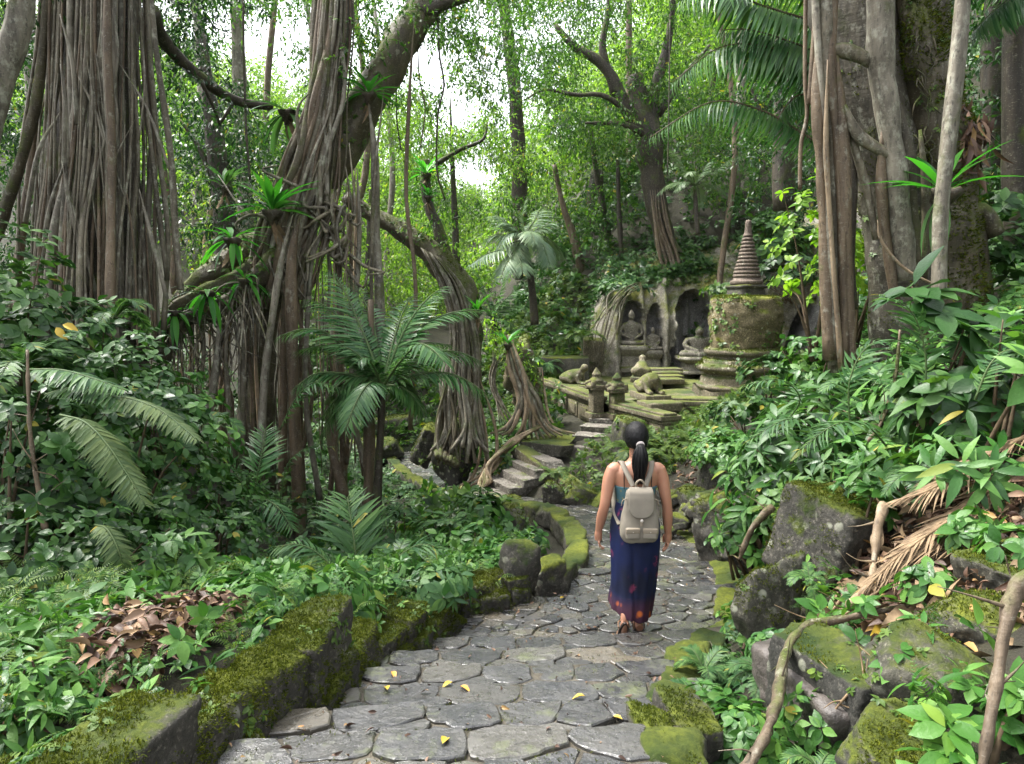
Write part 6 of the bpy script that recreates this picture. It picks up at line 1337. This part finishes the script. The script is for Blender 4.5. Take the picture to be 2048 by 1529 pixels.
# ---------------------------------------------------------------- litter, ledge, ground cover
def mud():
    m = MB(); rock(m, P(1690, 1345, 3.2) - [0, 0, .14], (.30, .42, .16), (0, .08, .15), 91, p=20, extra=3, noise=.06, sub=5); t = NT('wet_ledge'); n = t.noise(t.pos(), 9, 6, .7)
    tag(m.build('wet_ledge', t.done(t.pr(t.mix(t.step(n, .35, .65), (.035, .03, .026), (.11, .095, .085)), .4, .5, t.bump(n, .8, .03))), org=P(1690, 1345, 3.2)), 'flat wet muddy stone ledge between the long root and the slanting boulder', 'stone')
mud()
def dryfronds():
    rg = np.random.default_rng(6)
    for k, (pts, l) in enumerate([([(2120, 900), (2010, 960), (1900, 1040), (1800, 1110), (1730, 1180)], 'dry tan palm frond lying across the right bank, uppermost'), ([(2120, 1000), (2000, 1010), (1900, 1060), (1820, 1120)], 'dry palm frond under the uppermost one'), ([(2100, 930), (2040, 980), (1990, 1050), (1960, 1110)], 'dry palm frond with leaflets hanging toward the moss capped boulder'), ([(2080, 1080), (1960, 1080), (1850, 1100), (1770, 1160)], 'dry palm frond lying lowest, reaching toward the pale root'), ([(2060, 870), (1940, 930), (1860, 980), (1800, 1000)], 'dry palm frond half hidden by the plants at the top of the litter')]):
        m = MB(); ms = MB(); p = px3([(a, b, np.interp(b, [900, 1180], [4.3, 3.7])) for a, b in pts]); t = thing('dry_palm_frond', l, 'dead leaves', p[0])
        frondc(m, ms, p, .30, 40, tpl=leafT(.03, .15, .3, 3, .3), droop=.15, r=.016, rg=rg, ang=1.05, jit=.1, base=.02); m.build('leaflets', MT['straw'], t); ms.build('midrib', MT['straw'], t)
dryfronds()
litter('leaf_litter', 'brown leaf litter covering the right bank between the rocks', [(1.6, 3.0), (3.6, 2.6), (4.2, 5.2), (2.2, 5.2), (1.9, 4)], 3000, .085, 1, h=.08)
litter('leaf_litter', 'straw coloured scraps and twigs mixed in the litter of the right bank', [(1.5, 2.8), (3.6, 2.6), (4.2, 5.2), (2.2, 5.2), (1.7, 4)], 700, .14, 11, 'straw', h=.08)
litter('leaf_litter', 'dry twigs and leaves among the rubble right of the woman', [(2.0, 8), (3.2, 8), (3.2, 12), (2.0, 12)], 500, .1, 2)
def wl(px, py, Y): p = P(px, py, Y); return (p[0], p[1])
litter('leaf_litter', 'heap of dry brown leaves lying behind the low wall at lower left', [wl(150, 1440, 2.75), wl(290, 1400, 2.9), wl(490, 1290, 3.9), wl(420, 1270, 4.1), wl(150, 1380, 3.1)], 1000, .075, 3, h=.24)
litter('leaf_litter', 'small heap of brown leaves beside the lower end of the low wall', [wl(0, 1480, 2.5), wl(60, 1490, 2.5), wl(60, 1400, 2.8), wl(0, 1400, 2.8)], 60, .08, 4, h=.06)
litter('leaf_litter', 'tiny leaf scraps scattered over the paving', [tuple(q) for q in POLY[:8]] + [tuple(q) for q in POLY[-9:]], 520, .034, 5, h=.012, onpath=True)
LITA = [wl(150, 1440, 2.75), wl(290, 1400, 2.9), wl(490, 1290, 3.9), wl(420, 1270, 4.1), wl(150, 1380, 3.1)]
LITB = [wl(330, 1350, 3.2), wl(470, 1300, 3.8), wl(430, 1260, 4.2), wl(300, 1310, 3.6)]
def fallen():
    L = [(590, 1468, 'orange', 'orange curled leaf lying on the lowest paving at the left'), (775, 1388, 'yellow', 'pale yellow leaf beside a large slab left of centre'), (905, 1372, 'yellow', 'yellow leaf lying with a brown one in the middle of the steps'), (920, 1380, 'orange', 'brown orange leaf touching the yellow one in the middle of the steps'), (885, 1498, 'yellow', 'bright yellow leaf near the bottom edge of the paving'), (1170, 1400, 'yellow', 'yellow leaf wedged between slabs right of centre'), (785, 1350, 'orange', 'small orange leaf near the low wall'), (1120, 1202, 'yellow', 'yellowish leaf at the corner below the upright boulder'), (1245, 1448, 'yellow', 'pale leaf on the large slab at lower right')]
    T = leafT(.25, .3, .35, 3, .1)
    for i, (a, b, c, l) in enumerate(L):
        p = Gp(a, b); m = MB(); an = i * 1.9; m.inst(T[0], T[1], frames(np.array([[math.cos(an), math.sin(an), .06]]), np.array([[.1, .1, 1.0]])), np.array([p + [0, 0, .02]]), [.065]); tag(m.build('fallen_leaf', MT[c], org=p), l, 'leaf')
    p = P(1740, 1272, 3.4); m = MB(); m.inst(T[0], T[1], frames(np.array([[1, .15, .2]]), np.array([[.1, -.5, 1.0]])), np.array([p]), [.17]); tag(m.build('fallen_leaf', MT['yellow'], org=p), 'large yellow leaf resting on the right bank beside the long root', 'leaf')
    p = P(125, 650, 5.6); m = MB(); m.inst(T[0], T[1], frames(np.array([[1, 0, -.3], [.6, -.2, -.6]]), np.array([[0, -1, 1.0], [0, -1, .5]])), np.array([p, p - [.05, 0, .02]]), [.12, .12]); tag(m.build('withered_leaf', MT['yellow'], org=p), 'pair of yellow leaves in the left bank shrubs', 'leaf')
fallen()
cover('ground_cover', 'low green ground cover plants filling the left bank behind the low wall', [(-4.5, 2.1), (-1.2, 2.1), (-1.0, 4), (-.7, 5), (0, 6.3), (.3, 8.5), (-.2, 10.2), (-2, 9.5), (-4.5, 6)], 3000, .08, .26, 'herb', WH + WL + SPR, 31, .08, holes=(LITA, LITB))
cover('ground_cover', 'dark undergrowth of the shaded hollow and the left hillside', [(-9, 3), (-3.2, 4.5), (-1.6, 8), (-1.6, 11), (-3.2, 16), (-7, 17), (-14, 16), (-14, 5)], 5200, .12, .7, 'shrub', WH + SPR, 32)
cover('ground_cover', 'undergrowth around the stream and the roots of the curved fig tree', [(-1.5, 9.5), (.2, 10.8), (-.6, 12.6), (.9, 14), (1.2, 17), (.8, 22), (-2.0, 26), (-8, 26), (-5, 17), (-3, 19), (-1.8, 16), (-1.5, 14)], 2600, .17, .6, 'canopy', WH, 33, .1)
cover('ground_cover', 'leafy undergrowth of the near right bank', [(1.3, 2), (1.75, 2.3), (1.9, 4.5), (2.4, 5.0), (4.5, 5.4), (7, 4), (8, 10), (5, 12), (3.2, 10), (2.7, 7.2), (2.2, 6.6), (1.8, 5.0)], 2600, .11, .4, 'herb', WH + WL + SPR, 34, .22, holes=([(1.5, 3.0), (3.6, 2.6), (4.2, 5.2), (2.2, 5.2), (1.9, 4)],))
cover('ground_cover', 'lush undergrowth on the slope above the cliff and the ruins', [(1.0, 19.8), (2.4, 21.0), (9.8, 21.4), (12, 14), (20, 16), (16, 32), (2, 34), (-1, 28)], 6500, .22, 1.4, 'shrub', WH + SPR, 35, tilt=.8)
cover('ground_cover', 'yellow green ferns and creepers on the slope left of the ruins', [(.6, 16.6), (1.2, 19.3), (2.2, 20.2), (2.6, 22.4), (.6, 27), (-.8, 22), (-.2, 17)], 1900, .19, .5, 'moss_leaf', WH + SPR, 36)
cover('ground_cover', 'creepers trailing over the terrace walls and the foot of the stupa', [(.75, 11.7), (2.0, 11.0), (3.2, 11.5), (5.2, 11), (7.5, 14), (6.8, 15.6), (5.5, 16.6), (4.2, 15.2), (3.0, 14.4), (2.1, 14.3), (1.3, 13.2), (1.05, 12.6)], 2600, .11, .25, 'moss_leaf', WH + SPR + SPR, 37)
cover('ground_cover', 'dark foliage of the hillside behind the right banyan', [(4.5, 8), (9, 6), (14, 10), (12, 16), (8, 16.5), (5, 12)], 3600, .18, 1.2, 'shrub', WH + SPR, 38)
cover('ground_cover', 'tiny ferns and moss plants in the ditch right of the path', [(.7, 2.3), (1.4, 2.2), (1.7, 4.4), (2.0, 5.6), (2.6, 7.4), (2.4, 7.8), (1.6, 5.6), (1.1, 4.2)], 900, .06, .10, 'fern', WH + SPR, 39, .1)
cover('ground_cover', 'ferny undergrowth between the stream and the far path', [(-3.4, 10.2), (-1.2, 10.2), (-.6, 11.4), (-1.2, 12.6), (-1.9, 14.6), (-3.0, 16.6), (-4.4, 16)], 900, .11, .22, 'fern', WH + SPR, 41, .12)
cover('ground_cover', 'leafy undergrowth high on the right bank above the litter', [(3.8, 1.5), (9, -1), (14, 4), (9, 7), (5, 5.6), (4.3, 4.2)], 1800, .13, .5, 'shrub', WH + SPR, 42)
cover('ground_cover', 'small ferns mixed into the low plants of the left bank', [(-4.5, 2.1), (-1.2, 2.1), (-1.0, 4), (-.7, 5), (0, 6.3), (.3, 8.5), (-.2, 10.2), (-2, 9.5), (-4.5, 6)], 420, .17, .26, 'moss_leaf', SPR, 43, .1, holes=(LITA, LITB))
cover('ground_cover', 'broader pale leaves mixed into the low plants of the left bank', [(-4.5, 2.1), (-1.3, 2.1), (-1.1, 4), (-.8, 5), (0, 6.5), (.2, 8.5), (-.2, 10), (-2, 9.5), (-4.5, 6)], 260, .13, .34, 'fern', WH, 44, .12, holes=(LITA, LITB))
def haze():
    m = MB(); box(m, (0, 30, 17), (95, 70, 25)); t = NT('haze_air'); v = t.n('ShaderNodeVolumePrincipled'); v.inputs['Color'].default_value = (.93, .97, .93, 1); v.inputs['Density'].default_value = HAZE; v.inputs['Anisotropy'].default_value = .2
    t.l(v.outputs[0], t.out.inputs[1]); tag(m.build('haze', t.m, smooth=False), 'thin pale haze filling the valley air', 'haze', None, 'stuff')
HAZE = .00013
haze()
# ---------------------------------------------------------------- the woman
def cloth(name, base_fn, rough=.8):
    t = NT(name); c = base_fn(t); w = t.noise(t.co(), 160, 2); return t.done(t.pr(c, rough, .3, t.bump(w, .2, .002)))
def woman():
    p = Gp(1266, 1262); x0, y0, z0 = p; s = (P(0, 843, y0)[2] - z0) / 1.60; K = s
    skin = NT('skin'); n = skin.noise(skin.co(), 9, 3); sk = skin.done(skin.pr(skin.mix(skin.step(skin.noise(skin.co(), 22, 5, .7), .35, .65), skin.mix(n, (.33, .155, .095), (.46, .245, .155)), (.40, .19, .12)), .42, .45, Subsurface_Weight=.12))
    t = thing('person', 'woman with a black ponytail walking away down the path in a blue patterned skirt', 'person', p)
    def q(v): return np.array([x0, y0, z0]) + np.array(v, float) * K
    def T(m, pts, r, sides=14, k=5): tube2(m, [q(v) for v in pts], [a * K for a in r], sides=sides, k=k)
    def Lf(m, secs, sides=28, **k): return loft(m, [(*q(v[:3]), v[3] * K, v[4] * K) for v in secs], sides, **k)
    def E(m, c, r, rot=(0, 0, 0), sub=4): ell(m, q(c), np.array(r) * K, rot, sub)
    m = MB()
    # torso, neck, head
    Lf(m, [(0, .0, .74, .12, .10), (0, .0, .82, .165, .115), (0, .005, .90, .155, .105), (0, .01, .99, .128, .088), (0, .01, 1.08, .142, .095), (0, .005, 1.16, .160, .100), (0, .0, 1.22, .172, .092), (0, .0, 1.265, .150, .075), (0, .0, 1.30, .075, .055), (0, .005, 1.33, .05, .05)], 32)
    T(m, [(0, 0, 1.26), (0, .005, 1.34), (0, .015, 1.41)], [.06, .05, .05])
    E(m, (0, .02, 1.475), (.072, .088, .105)); E(m, (0, .055, 1.435), (.052, .06, .055)); E(m, (0, .112, 1.46), (.011, .018, .018))
    for sd in (-1, 1):
        E(m, (sd * .073, .015, 1.465), (.010, .017, .028), (0, 0, sd * .3)); E(m, (sd * .155, 0, 1.245), (.055, .052, .05)); E(m, (sd * .07, .085, 1.13), (.062, .05, .055))
        sx = sd * 1.0; el = (sd * .232, -.02, .965); wr = (sd * (.262 if sd < 0 else .246), .05 if sd < 0 else .0, .765); 
        T(m, [(sd * .165, 0, 1.25), (sd * .196, -.005, 1.17), (sd * .215, -.015, 1.06), el, ((el[0] + wr[0]) / 2, (el[1] + wr[1]) / 2 + .0, .875), wr], [.050, .048, .043, .037, .038, .026], 16, 5)
        # hand: palm, thumb, four unequal curled fingers
        hx, hy, hz = wr; inn = -sd
        T(m, [(hx, hy, hz + .01), (hx + sd * .002, hy + .006, hz - .035), (hx, hy + .012, hz - .078)], [.024, .030, .028], 12, 4)
        T(m, [(hx, hy + .02, hz - .02), (hx, hy + .03, hz - .06), (hx, hy + .028, hz - .082)], [.014, .016, .013], 10, 3)
        for f, (o, l, r_) in enumerate([(.034, .066, .0082), (.014, .074, .0086), (-.005, .068, .0082), (-.022, .052, .0074)]):
            b = np.array([hx, hy + o, hz - .082]); cu = .35 + f * .12
            T(m, [b, b + [inn * .006, .002, -l * .42], b + [inn * (.012 + .014 * cu), .002, -l * .76], b + [inn * (.022 + .03 * cu), .0, -l * .98]], [r_ * 1.12, r_, r_ * .95, r_ * .8], 8, 3)
        T(m, [(hx + inn * .008, hy + .03, hz - .025), (hx + inn * .018, hy + .05, hz - .05), (hx + inn * .020, hy + .055, hz - .078), (hx + inn * .018, hy + .052, hz - .098)], [.013, .0115, .0095, .008], 8, 3)
    # legs and feet: right foot planted, left foot pushed off behind
    T(m, [(.075, .0, .82), (.07, .03, .60), (.062, .05, .42), (.055, .02, .25), (.045, .0, .10), (.045, .0, .06)], [.085, .072, .052, .048, .030, .032])
    T(m, [(-.075, .0, .82), (-.08, -.02, .60), (-.085, -.04, .44), (-.09, -.11, .28), (-.095, -.18, .20), (-.095, -.19, .165)], [.085, .072, .052, .048, .030, .032])
    T(m, [(.045, -.035, .035), (.045, .03, .045), (.045, .10, .030), (.048, .165, .022)], [.028, .034, .034, .022], 12, 4)
    T(m, [(-.095, -.215, .165), (-.097, -.178, .105), (-.10, -.135, .055), (-.10, -.10, .02)], [.026, .033, .034, .022], 12, 4)
    for k in range(5):
        a = np.array([.018 + k * .014, .165 - abs(k - 1) * .007, .018]); T(m, [a, a + [0, .022, -.004]], [.010 if k == 0 else .0078, .007], 8, 2)
        a = np.array([-.125 + k * .014, -.10 - abs(3 - k) * .006, .022]); T(m, [a, a + [0, .024, .0]], [.0095 if k == 4 else .0078, .007], 8, 2)
    body = m.build('body', sk, t); remesh(body, .0052 * K, 2)
    # face details (turned away, kept simple)
    dk = simple('eye_dark', (.01, .008, .006), (.02, .015, .01), 5, .3); lip = simple('lip', (.35, .09, .08), (.4, .12, .1), 5, .4)
    for sd in (-1, 1): m = MB(); E(m, (sd * .028, .104, 1.475), (.011, .006, .006), sub=3); m.build('eye', dk, t)
    m = MB(); E(m, (0, .115, 1.425), (.02, .006, .006), sub=3); m.build('mouth', lip, t)
    # hair
    hair = NT('hair'); g = hair.noise(hair.co((1, 1, .1)), 120, 3); hm = hair.done(hair.pr(hair.mix(g, (.003, .003, .003), (.009, .008, .009)), .5, .22, hair.bump(g, .8, .006)))
    m = MB(); d, fc = ico(5); V = d * np.array([.088, .106, .110]); V[:, 2] += np.where(d[:, 1] > .25, (d[:, 1] - .25) * .05, 0)
    V = V + np.array([0, -.005, 1.487]); low = (V[:, 2] < 1.41); V[low, 0] *= .72; V[low, 2] = 1.41 - (1.41 - V[low, 2]) * .55
    fz = V[:, 1] > .055; V[fz & (V[:, 2] < 1.50), 1] = .05
    V = V + nrm(d) * (.0018 * np.sin(np.arctan2(d[:, 0], d[:, 2] + .3) * 60))[:, None]
    m.add(q((0, 0, 0)) + V * K, fc); h = m.build('hair', hm, t)
    m = MB(); rg = np.random.default_rng(1)
    for i in range(46):
        a = i / 46 * 6.283; r = .022 * math.sqrt(rg.uniform(.1, 1)); o = np.array([math.cos(a) * r, math.sin(a) * r * .8, 0]); l = rg.uniform(.85, 1.05)
        T(m, [np.array([.010, -.088, 1.455]) + o * .8, np.array([.012, -.120, 1.43]) + o * 1.2, np.array([.014 + rg.normal() * .003, -.128, 1.37]) + o * 2.2, np.array([.008 + rg.normal() * .006, -.118, 1.28]) + o * 2.5, np.array([.004 + rg.normal() * .010, -.108, 1.27 - .11 * l]) + o * 1.8], [.009, .011, .013, .011, .002], 6, 4)
    m.build('ponytail', hm, t)
    m = MB()
    for i in range(60):
        a = rg.uniform(0, 6.28); b0 = np.array([.088 * math.cos(a) * .95, -.04 + .05 * rg.normal() * .5, 1.487 + .1 * math.sin(a) * .95]); e0 = b0 + [rg.normal() * .012, -.02 + rg.normal() * .012, -abs(rg.normal()) * .03]
        T(m, [b0, (b0 + e0) / 2 + rg.normal(size=3) * .004, e0], [.0007, .0007, .0004], 4, 2)
    for i in range(30):
        b0 = np.array([rg.normal() * .03, -.07, 1.40]); T(m, [b0, b0 + [rg.normal() * .01, -.01, -.03], b0 + [rg.normal() * .02, .0, -.06]], [.0008, .0007, .0004], 4, 2)
    m.build('loose_hair', hm, t)
    m = MB(); T(m, [(.010, -.082, 1.452), (.012, -.108, 1.440)], [.029, .031], 16, 2); m.build('hair_tie', simple('hair_tie_cloth', (.55, .48, .45), (.7, .62, .58), 60, .8), t)
    # camisole and its straps
    teal = cloth('teal_cloth', lambda t_: t_.mix(t_.step(t_.vor(t_.co(), 26), .34, .22), t_.mix(t_.noise(t_.co(), 14, 3), (.04, .11, .13), (.08, .16, .18)), (.16, .17, .10)))
    m = MB(); Lf(m, [(0, .01, .93, .142, .100), (0, .01, .99, .134, .094), (0, .01, 1.05, .142, .100), (0, .008, 1.095, .152, .104), (0, .008, 1.125, .157, .106)], 36, cap=False); o = m.build('camisole', teal, t); o.modifiers.new('th', 'SOLIDIFY').thickness = .003
    m = MB()
    for sd in (-1, 1): T(m, [(sd * .098, -.093, 1.115), (sd * .10, -.09, 1.19), (sd * .10, -.06, 1.268), (sd * .10, 0, 1.297), (sd * .095, .07, 1.24), (sd * .08, .105, 1.12)], [.0035] * 6, 6, 4)
    m.build('camisole_strap', dk, t)
    # wrap skirt with folds and flowers
    def pat(t_):
        c = t_.mix(t_.step(t_.noise(t_.co(), 3, 3), .35, .65), (.003, .005, .018), (.005, .012, .062)); 
        f1 = t_.step(t_.vor(t_.co((1, 1, .8)), 8.5), .34, .20); nz = t_.noise(t_.co(), 16, 4, .7)
        red = t_.mix(nz, (.20, .045, .05), (.26, .03, .11)); mk = t_.math('MULTIPLY', f1, t_.step(t_.noise(t_.co(), 4.2, 2), .45, .55)); mk = t_.math('MULTIPLY', mk, t_.step(nz, .46, .56))
        c = t_.mix(mk, c, red)
        z = t_.n('ShaderNodeSeparateXYZ'); t_.l(t_.co(), z.inputs[0]); hem = t_.step(z.outputs[2], .34, .25)
        hc = t_.mix(t_.step(t_.vor(t_.co(), 11), .34, .2), (.05, .015, .03), (.50, .12, .02)); return t_.mix(t_.math('MULTIPLY', hem, .9), c, hc)
    sk_ = cloth('skirt_cloth', pat, .75); m = MB()
    S_ = [(0, .0, 1.00, .140, .104), (0, .0, .93, .155, .115), (0, -.005, .84, .178, .13), (0, -.01, .72, .182, .14), (-.002, -.01, .58, .175, .15), (-.008, -.015, .44, .165, .155), (-.015, -.02, .32, .158, .165), (-.022, -.03, .22, .150, .175), (-.025, -.035, .165, .144, .176)]
    t_ = MB(); V = loft(t_, S_, 96, 6, cap=False); n_, sd_ = V.shape[:2]; th = np.arange(sd_) / sd_ * 2 * np.pi
    zc = V[:, :, 2]; w = np.clip((.95 - zc) / .8, 0, 1); cx = V.mean(1, keepdims=True); rad = V - cx
    f = .085 * w * (np.sin(th * 7 + zc * 5 + 1.0) * .5 + np.sin(th * 13 - zc * 7) * .28 + np.sin(th * 3 + zc * 3) * .5)
    crease = -.16 * w * np.exp(-((np.mod(th - 4.55 + (zc - .4) * .35, 2 * np.pi) - .0) / .12) ** 2)
    V = cx + rad * (1 + f + crease)[..., None]
    hem = np.clip((.34 - V[:, :, 2]) / .2, 0, 1); V[:, :, 2] += hem * (.075 * np.clip(-np.cos(th)[None] + .2, 0, 1.2) - .02) ; V[:, :, 0] -= hem * .02 * (np.cos(th)[None] < -.3)
    Fq = t_.Fs[0]; m.add((V * K).reshape(-1, 3) + p, Fq); o = m.build('skirt', sk_, t); o.modifiers.new('th', 'SOLIDIFY').thickness = .004
    # sandals
    so = simple('sandal_sole', (.02, .014, .012), (.05, .035, .03), 20, .6); le = simple('sandal_strap', (.16, .09, .05), (.24, .15, .09), 30, .6)
    for nm, base, pit in (('sandal', (.047, .062, .006), 0.0), ('sandal', (-.099, -.172, .066), -1.0)):
        m = MB(); Rm = rotm(pit, 0, 0); O = []; n = 28
        for i in range(n):
            a = i / n * 6.283; x = .040 * math.cos(a) * (1 + .18 * math.sin(a)); y = .122 * math.sin(a); O.append((x, y))
        O = np.array(O); top = np.c_[O, np.full(n, .008)]; bot = np.c_[O, np.full(n, -.008)]; V = np.vstack([bot, top, [[0, 0, -.008], [0, 0, .008]]]) @ Rm.T + base; j = np.arange(n); k = (j + 1) % n
        b = m.n; m.V.append(q((0, 0, 0)) + V * K); m.n += len(V); m.Fs += [np.stack([j, k, k + n, j + n], -1) + b, np.stack([k, j, np.full(n, 2 * n)], -1) + b, np.stack([j + n, k + n, np.full(n, 2 * n + 1)], -1) + b]; m.M += [0, 0, 0]
        sh = m.build(nm, so, t, smooth=False); m = MB()
        for yy, hh in ((.045, .05), (-.055, .075)):
            pts = [np.array([-.040, yy, .004]), np.array([-.034, yy + .004, hh * .75]), np.array([0, yy + .008, hh]), np.array([.034, yy + .004, hh * .75]), np.array([.040, yy, .004])]
            T(m, [Rm @ v + base for v in pts], [.006] * 5, 6, 4)
        m.build('strap', le, sh)
    # backpack
    tp = cloth('backpack_cloth', lambda t__: t__.mix(t__.noise(t__.co(), 12, 4), (.16, .14, .11), (.26, .23, .185)), .85); tpd = cloth('backpack_trim', lambda t__: t__.mix(t__.noise(t__.co(), 30, 3), (.22, .18, .13), (.30, .25, .19)), .7)
    b = thing('backpack', 'small taupe canvas backpack with two pockets worn on the woman\'s back', 'backpack', q((0, -.16, .95)))
    m = MB(); V = loft(m, [(*q((.005, -.165, z)), a * K, d_ * K) for z, a, d_ in ((.755, .095, .045), (.765, .120, .066), (.81, .134, .078), (.90, .131, .078), (1.00, .116, .070), (1.08, .103, .062), (1.125, .092, .054), (1.14, .066, .035))], 48, 5, sq=3.2)
    A = m.V[0]; A += (nrm(A - q((0, -.16, .95))) * (fbm(A, 13, 3, 3) * .009)[:, None]); m.build('body', tp, b)
    # flap as a curved sheet
    m = MB(); n1, n2 = 22, 22; g = []
    for i in range(n1 + 1):
        v = i / n1
        for j in range(n2 + 1):
            u = j / n2 * 2 - 1; wd = .093 * (1 - max(0, v - .62) ** 2 * 2.4 / (1)); 
            z = 1.150 - .205 * v * (1 - .34 * abs(u) ** 3.5); wd = .080 + .010 * math.sin(v * 2.2)
            pass
            y = -.165 - np.interp(z, [.90, 1.0, 1.08, 1.125, 1.15], [.083, .077, .069, .058, .02]) * (1 - .10 * abs(u) ** 3) - .006
            g.append(q((.003 + u * wd, y, z)))
    Q = [[i * (n2 + 1) + j, i * (n2 + 1) + j + 1, (i + 1) * (n2 + 1) + j + 1, (i + 1) * (n2 + 1) + j] for i in range(n1) for j in range(n2)]
    m.add(g, Q); o = m.build('flap', tp, b); o.modifiers.new('th', 'SOLIDIFY').thickness = .010
    for sd in (-1, 1):
        m = MB(); box(m, q((.005 + sd * .062, -.246, .835)), np.array([.049, .021, .040]) * K, (-.05, 0, sd * -.12), bev=.012); pk = m.build('pocket', tp, b)
        m = MB(); box(m, q((.005 + sd * .062, -.262, .856)), np.array([.052, .008, .019]) * K, (.12, 0, sd * -.12), bev=.006); m.build('pocket_flap', tpd, pk)
        m = MB(); E(m, (.005 + sd * .062, -.272, .848), (.004, .003, .004), sub=2); m.build('button', simple('button_metal', (.4, .36, .3), (.5, .45, .4), 4, .4), pk)
        m = MB(); prev = None; pts = catmull([(sd * .045, -.155, 1.155), (sd * .07, -.125, 1.21), (sd * .095, -.085, 1.262), (sd * .112, -.02, 1.305), (sd * .118, .05, 1.27), (sd * .13, .105, 1.16), (sd * .15, .07, 1.02), (sd * .155, -.02, .93), (sd * .13, -.11, .86)], 5)
        Tn = nrm(np.gradient(pts, axis=0)); W_ = nrm(np.cross(Tn, np.cross(np.array([1.0, 0, 0]), Tn))) ; w_ = np.tile([1.0, 0, 0], (len(pts), 1)); w_ = nrm(w_ - Tn * (w_ * Tn).sum(1, keepdims=True)); N_ = np.cross(Tn, w_)
        A = [pts + w_ * .018 + N_ * .004, pts - w_ * .018 + N_ * .004, pts - w_ * .018 - N_ * .004, pts + w_ * .018 - N_ * .004]; V = np.stack(A, 1).reshape(-1, 3); nn = len(pts)
        i = np.arange(nn - 1)[:, None]; j = np.arange(4)[None]; a_ = i * 4 + j; b_ = i * 4 + (j + 1) % 4; m.add(q((0, 0, 0)) + V * K, np.stack([a_, b_, b_ + 4, a_ + 4], -1).reshape(-1, 4)); m.build('shoulder_strap', tp, b)
        m = MB(); T(m, [(sd * .10, -.205, 1.075), (sd * .125, -.20, 1.06), (sd * .132, -.19, 1.02)], [.004, .004, .003], 6, 3); m.build('drawstring', tpd, b)
    m = MB(); T(m, [(-.026, -.17, 1.145), (-.026, -.185, 1.185), (0, -.19, 1.207), (.026, -.185, 1.185), (.026, -.17, 1.145)], [.0075] * 5, 8, 5); m.build('handle', tpd, b)
    m = MB(); box(m, q((.005, -.252, .915)), np.array([.009, .006, .026]) * K, (0, 0, 0), bev=.003); m.build('buckle_tab', tpd, b)
    m = MB(); E(m, (.005, -.262, .93), (.011, .006, .011), sub=3); m.build('buckle', simple('buckle_metal', (.45, .4, .35), (.6, .55, .5), 4, .35), b)
woman()
# ---------------------------------------------------------------- groups of repeats
GM = {'boulder': 'boulders and rocks beside the path and on the banks', 'birds_nest_fern': 'nest ferns growing on the trees', 'herb': 'leafy herbs of the banks', 'shrub': 'shrubs of the jungle banks', 'seated_statue': 'seated figures in the cliff niches',
      'animal_statue': 'guardian beasts on the terrace', 'gate_post': 'gate posts of the terrace', 'fallen_leaf': 'yellow and orange fallen leaves', 'dry_palm_frond': 'dry palm fronds on the right bank', 'palm_frond': 'feathery palm fronds in the undergrowth', 'bracken_frond': 'bracken fronds on the left bank',
      'liana': 'lianas hanging from the canopy', 'forest_tree': 'trees of the forest behind', 'slender_tree': 'slender pale trees', 'fern': 'ferns around the path', 'seedling': 'seedlings on the right bank', 'ginger_plant': 'ginger plants at lower left', 'sapling': 'lime green saplings', 'banyan_tree': 'banyans', 'palm_tree': 'palms', 'kerb': 'mossy kerbs of the path', 'balustrade_wall': 'balustrade walls of the terrace', 'stairs': 'stone stairs'}
for o in list(SC.objects):
    if o.parent is None and o.get('category') and not o.get('group') and not o.get('kind'):
        b = o.name.split('.')[0]
        if b in GM: o['group'] = GM[b]
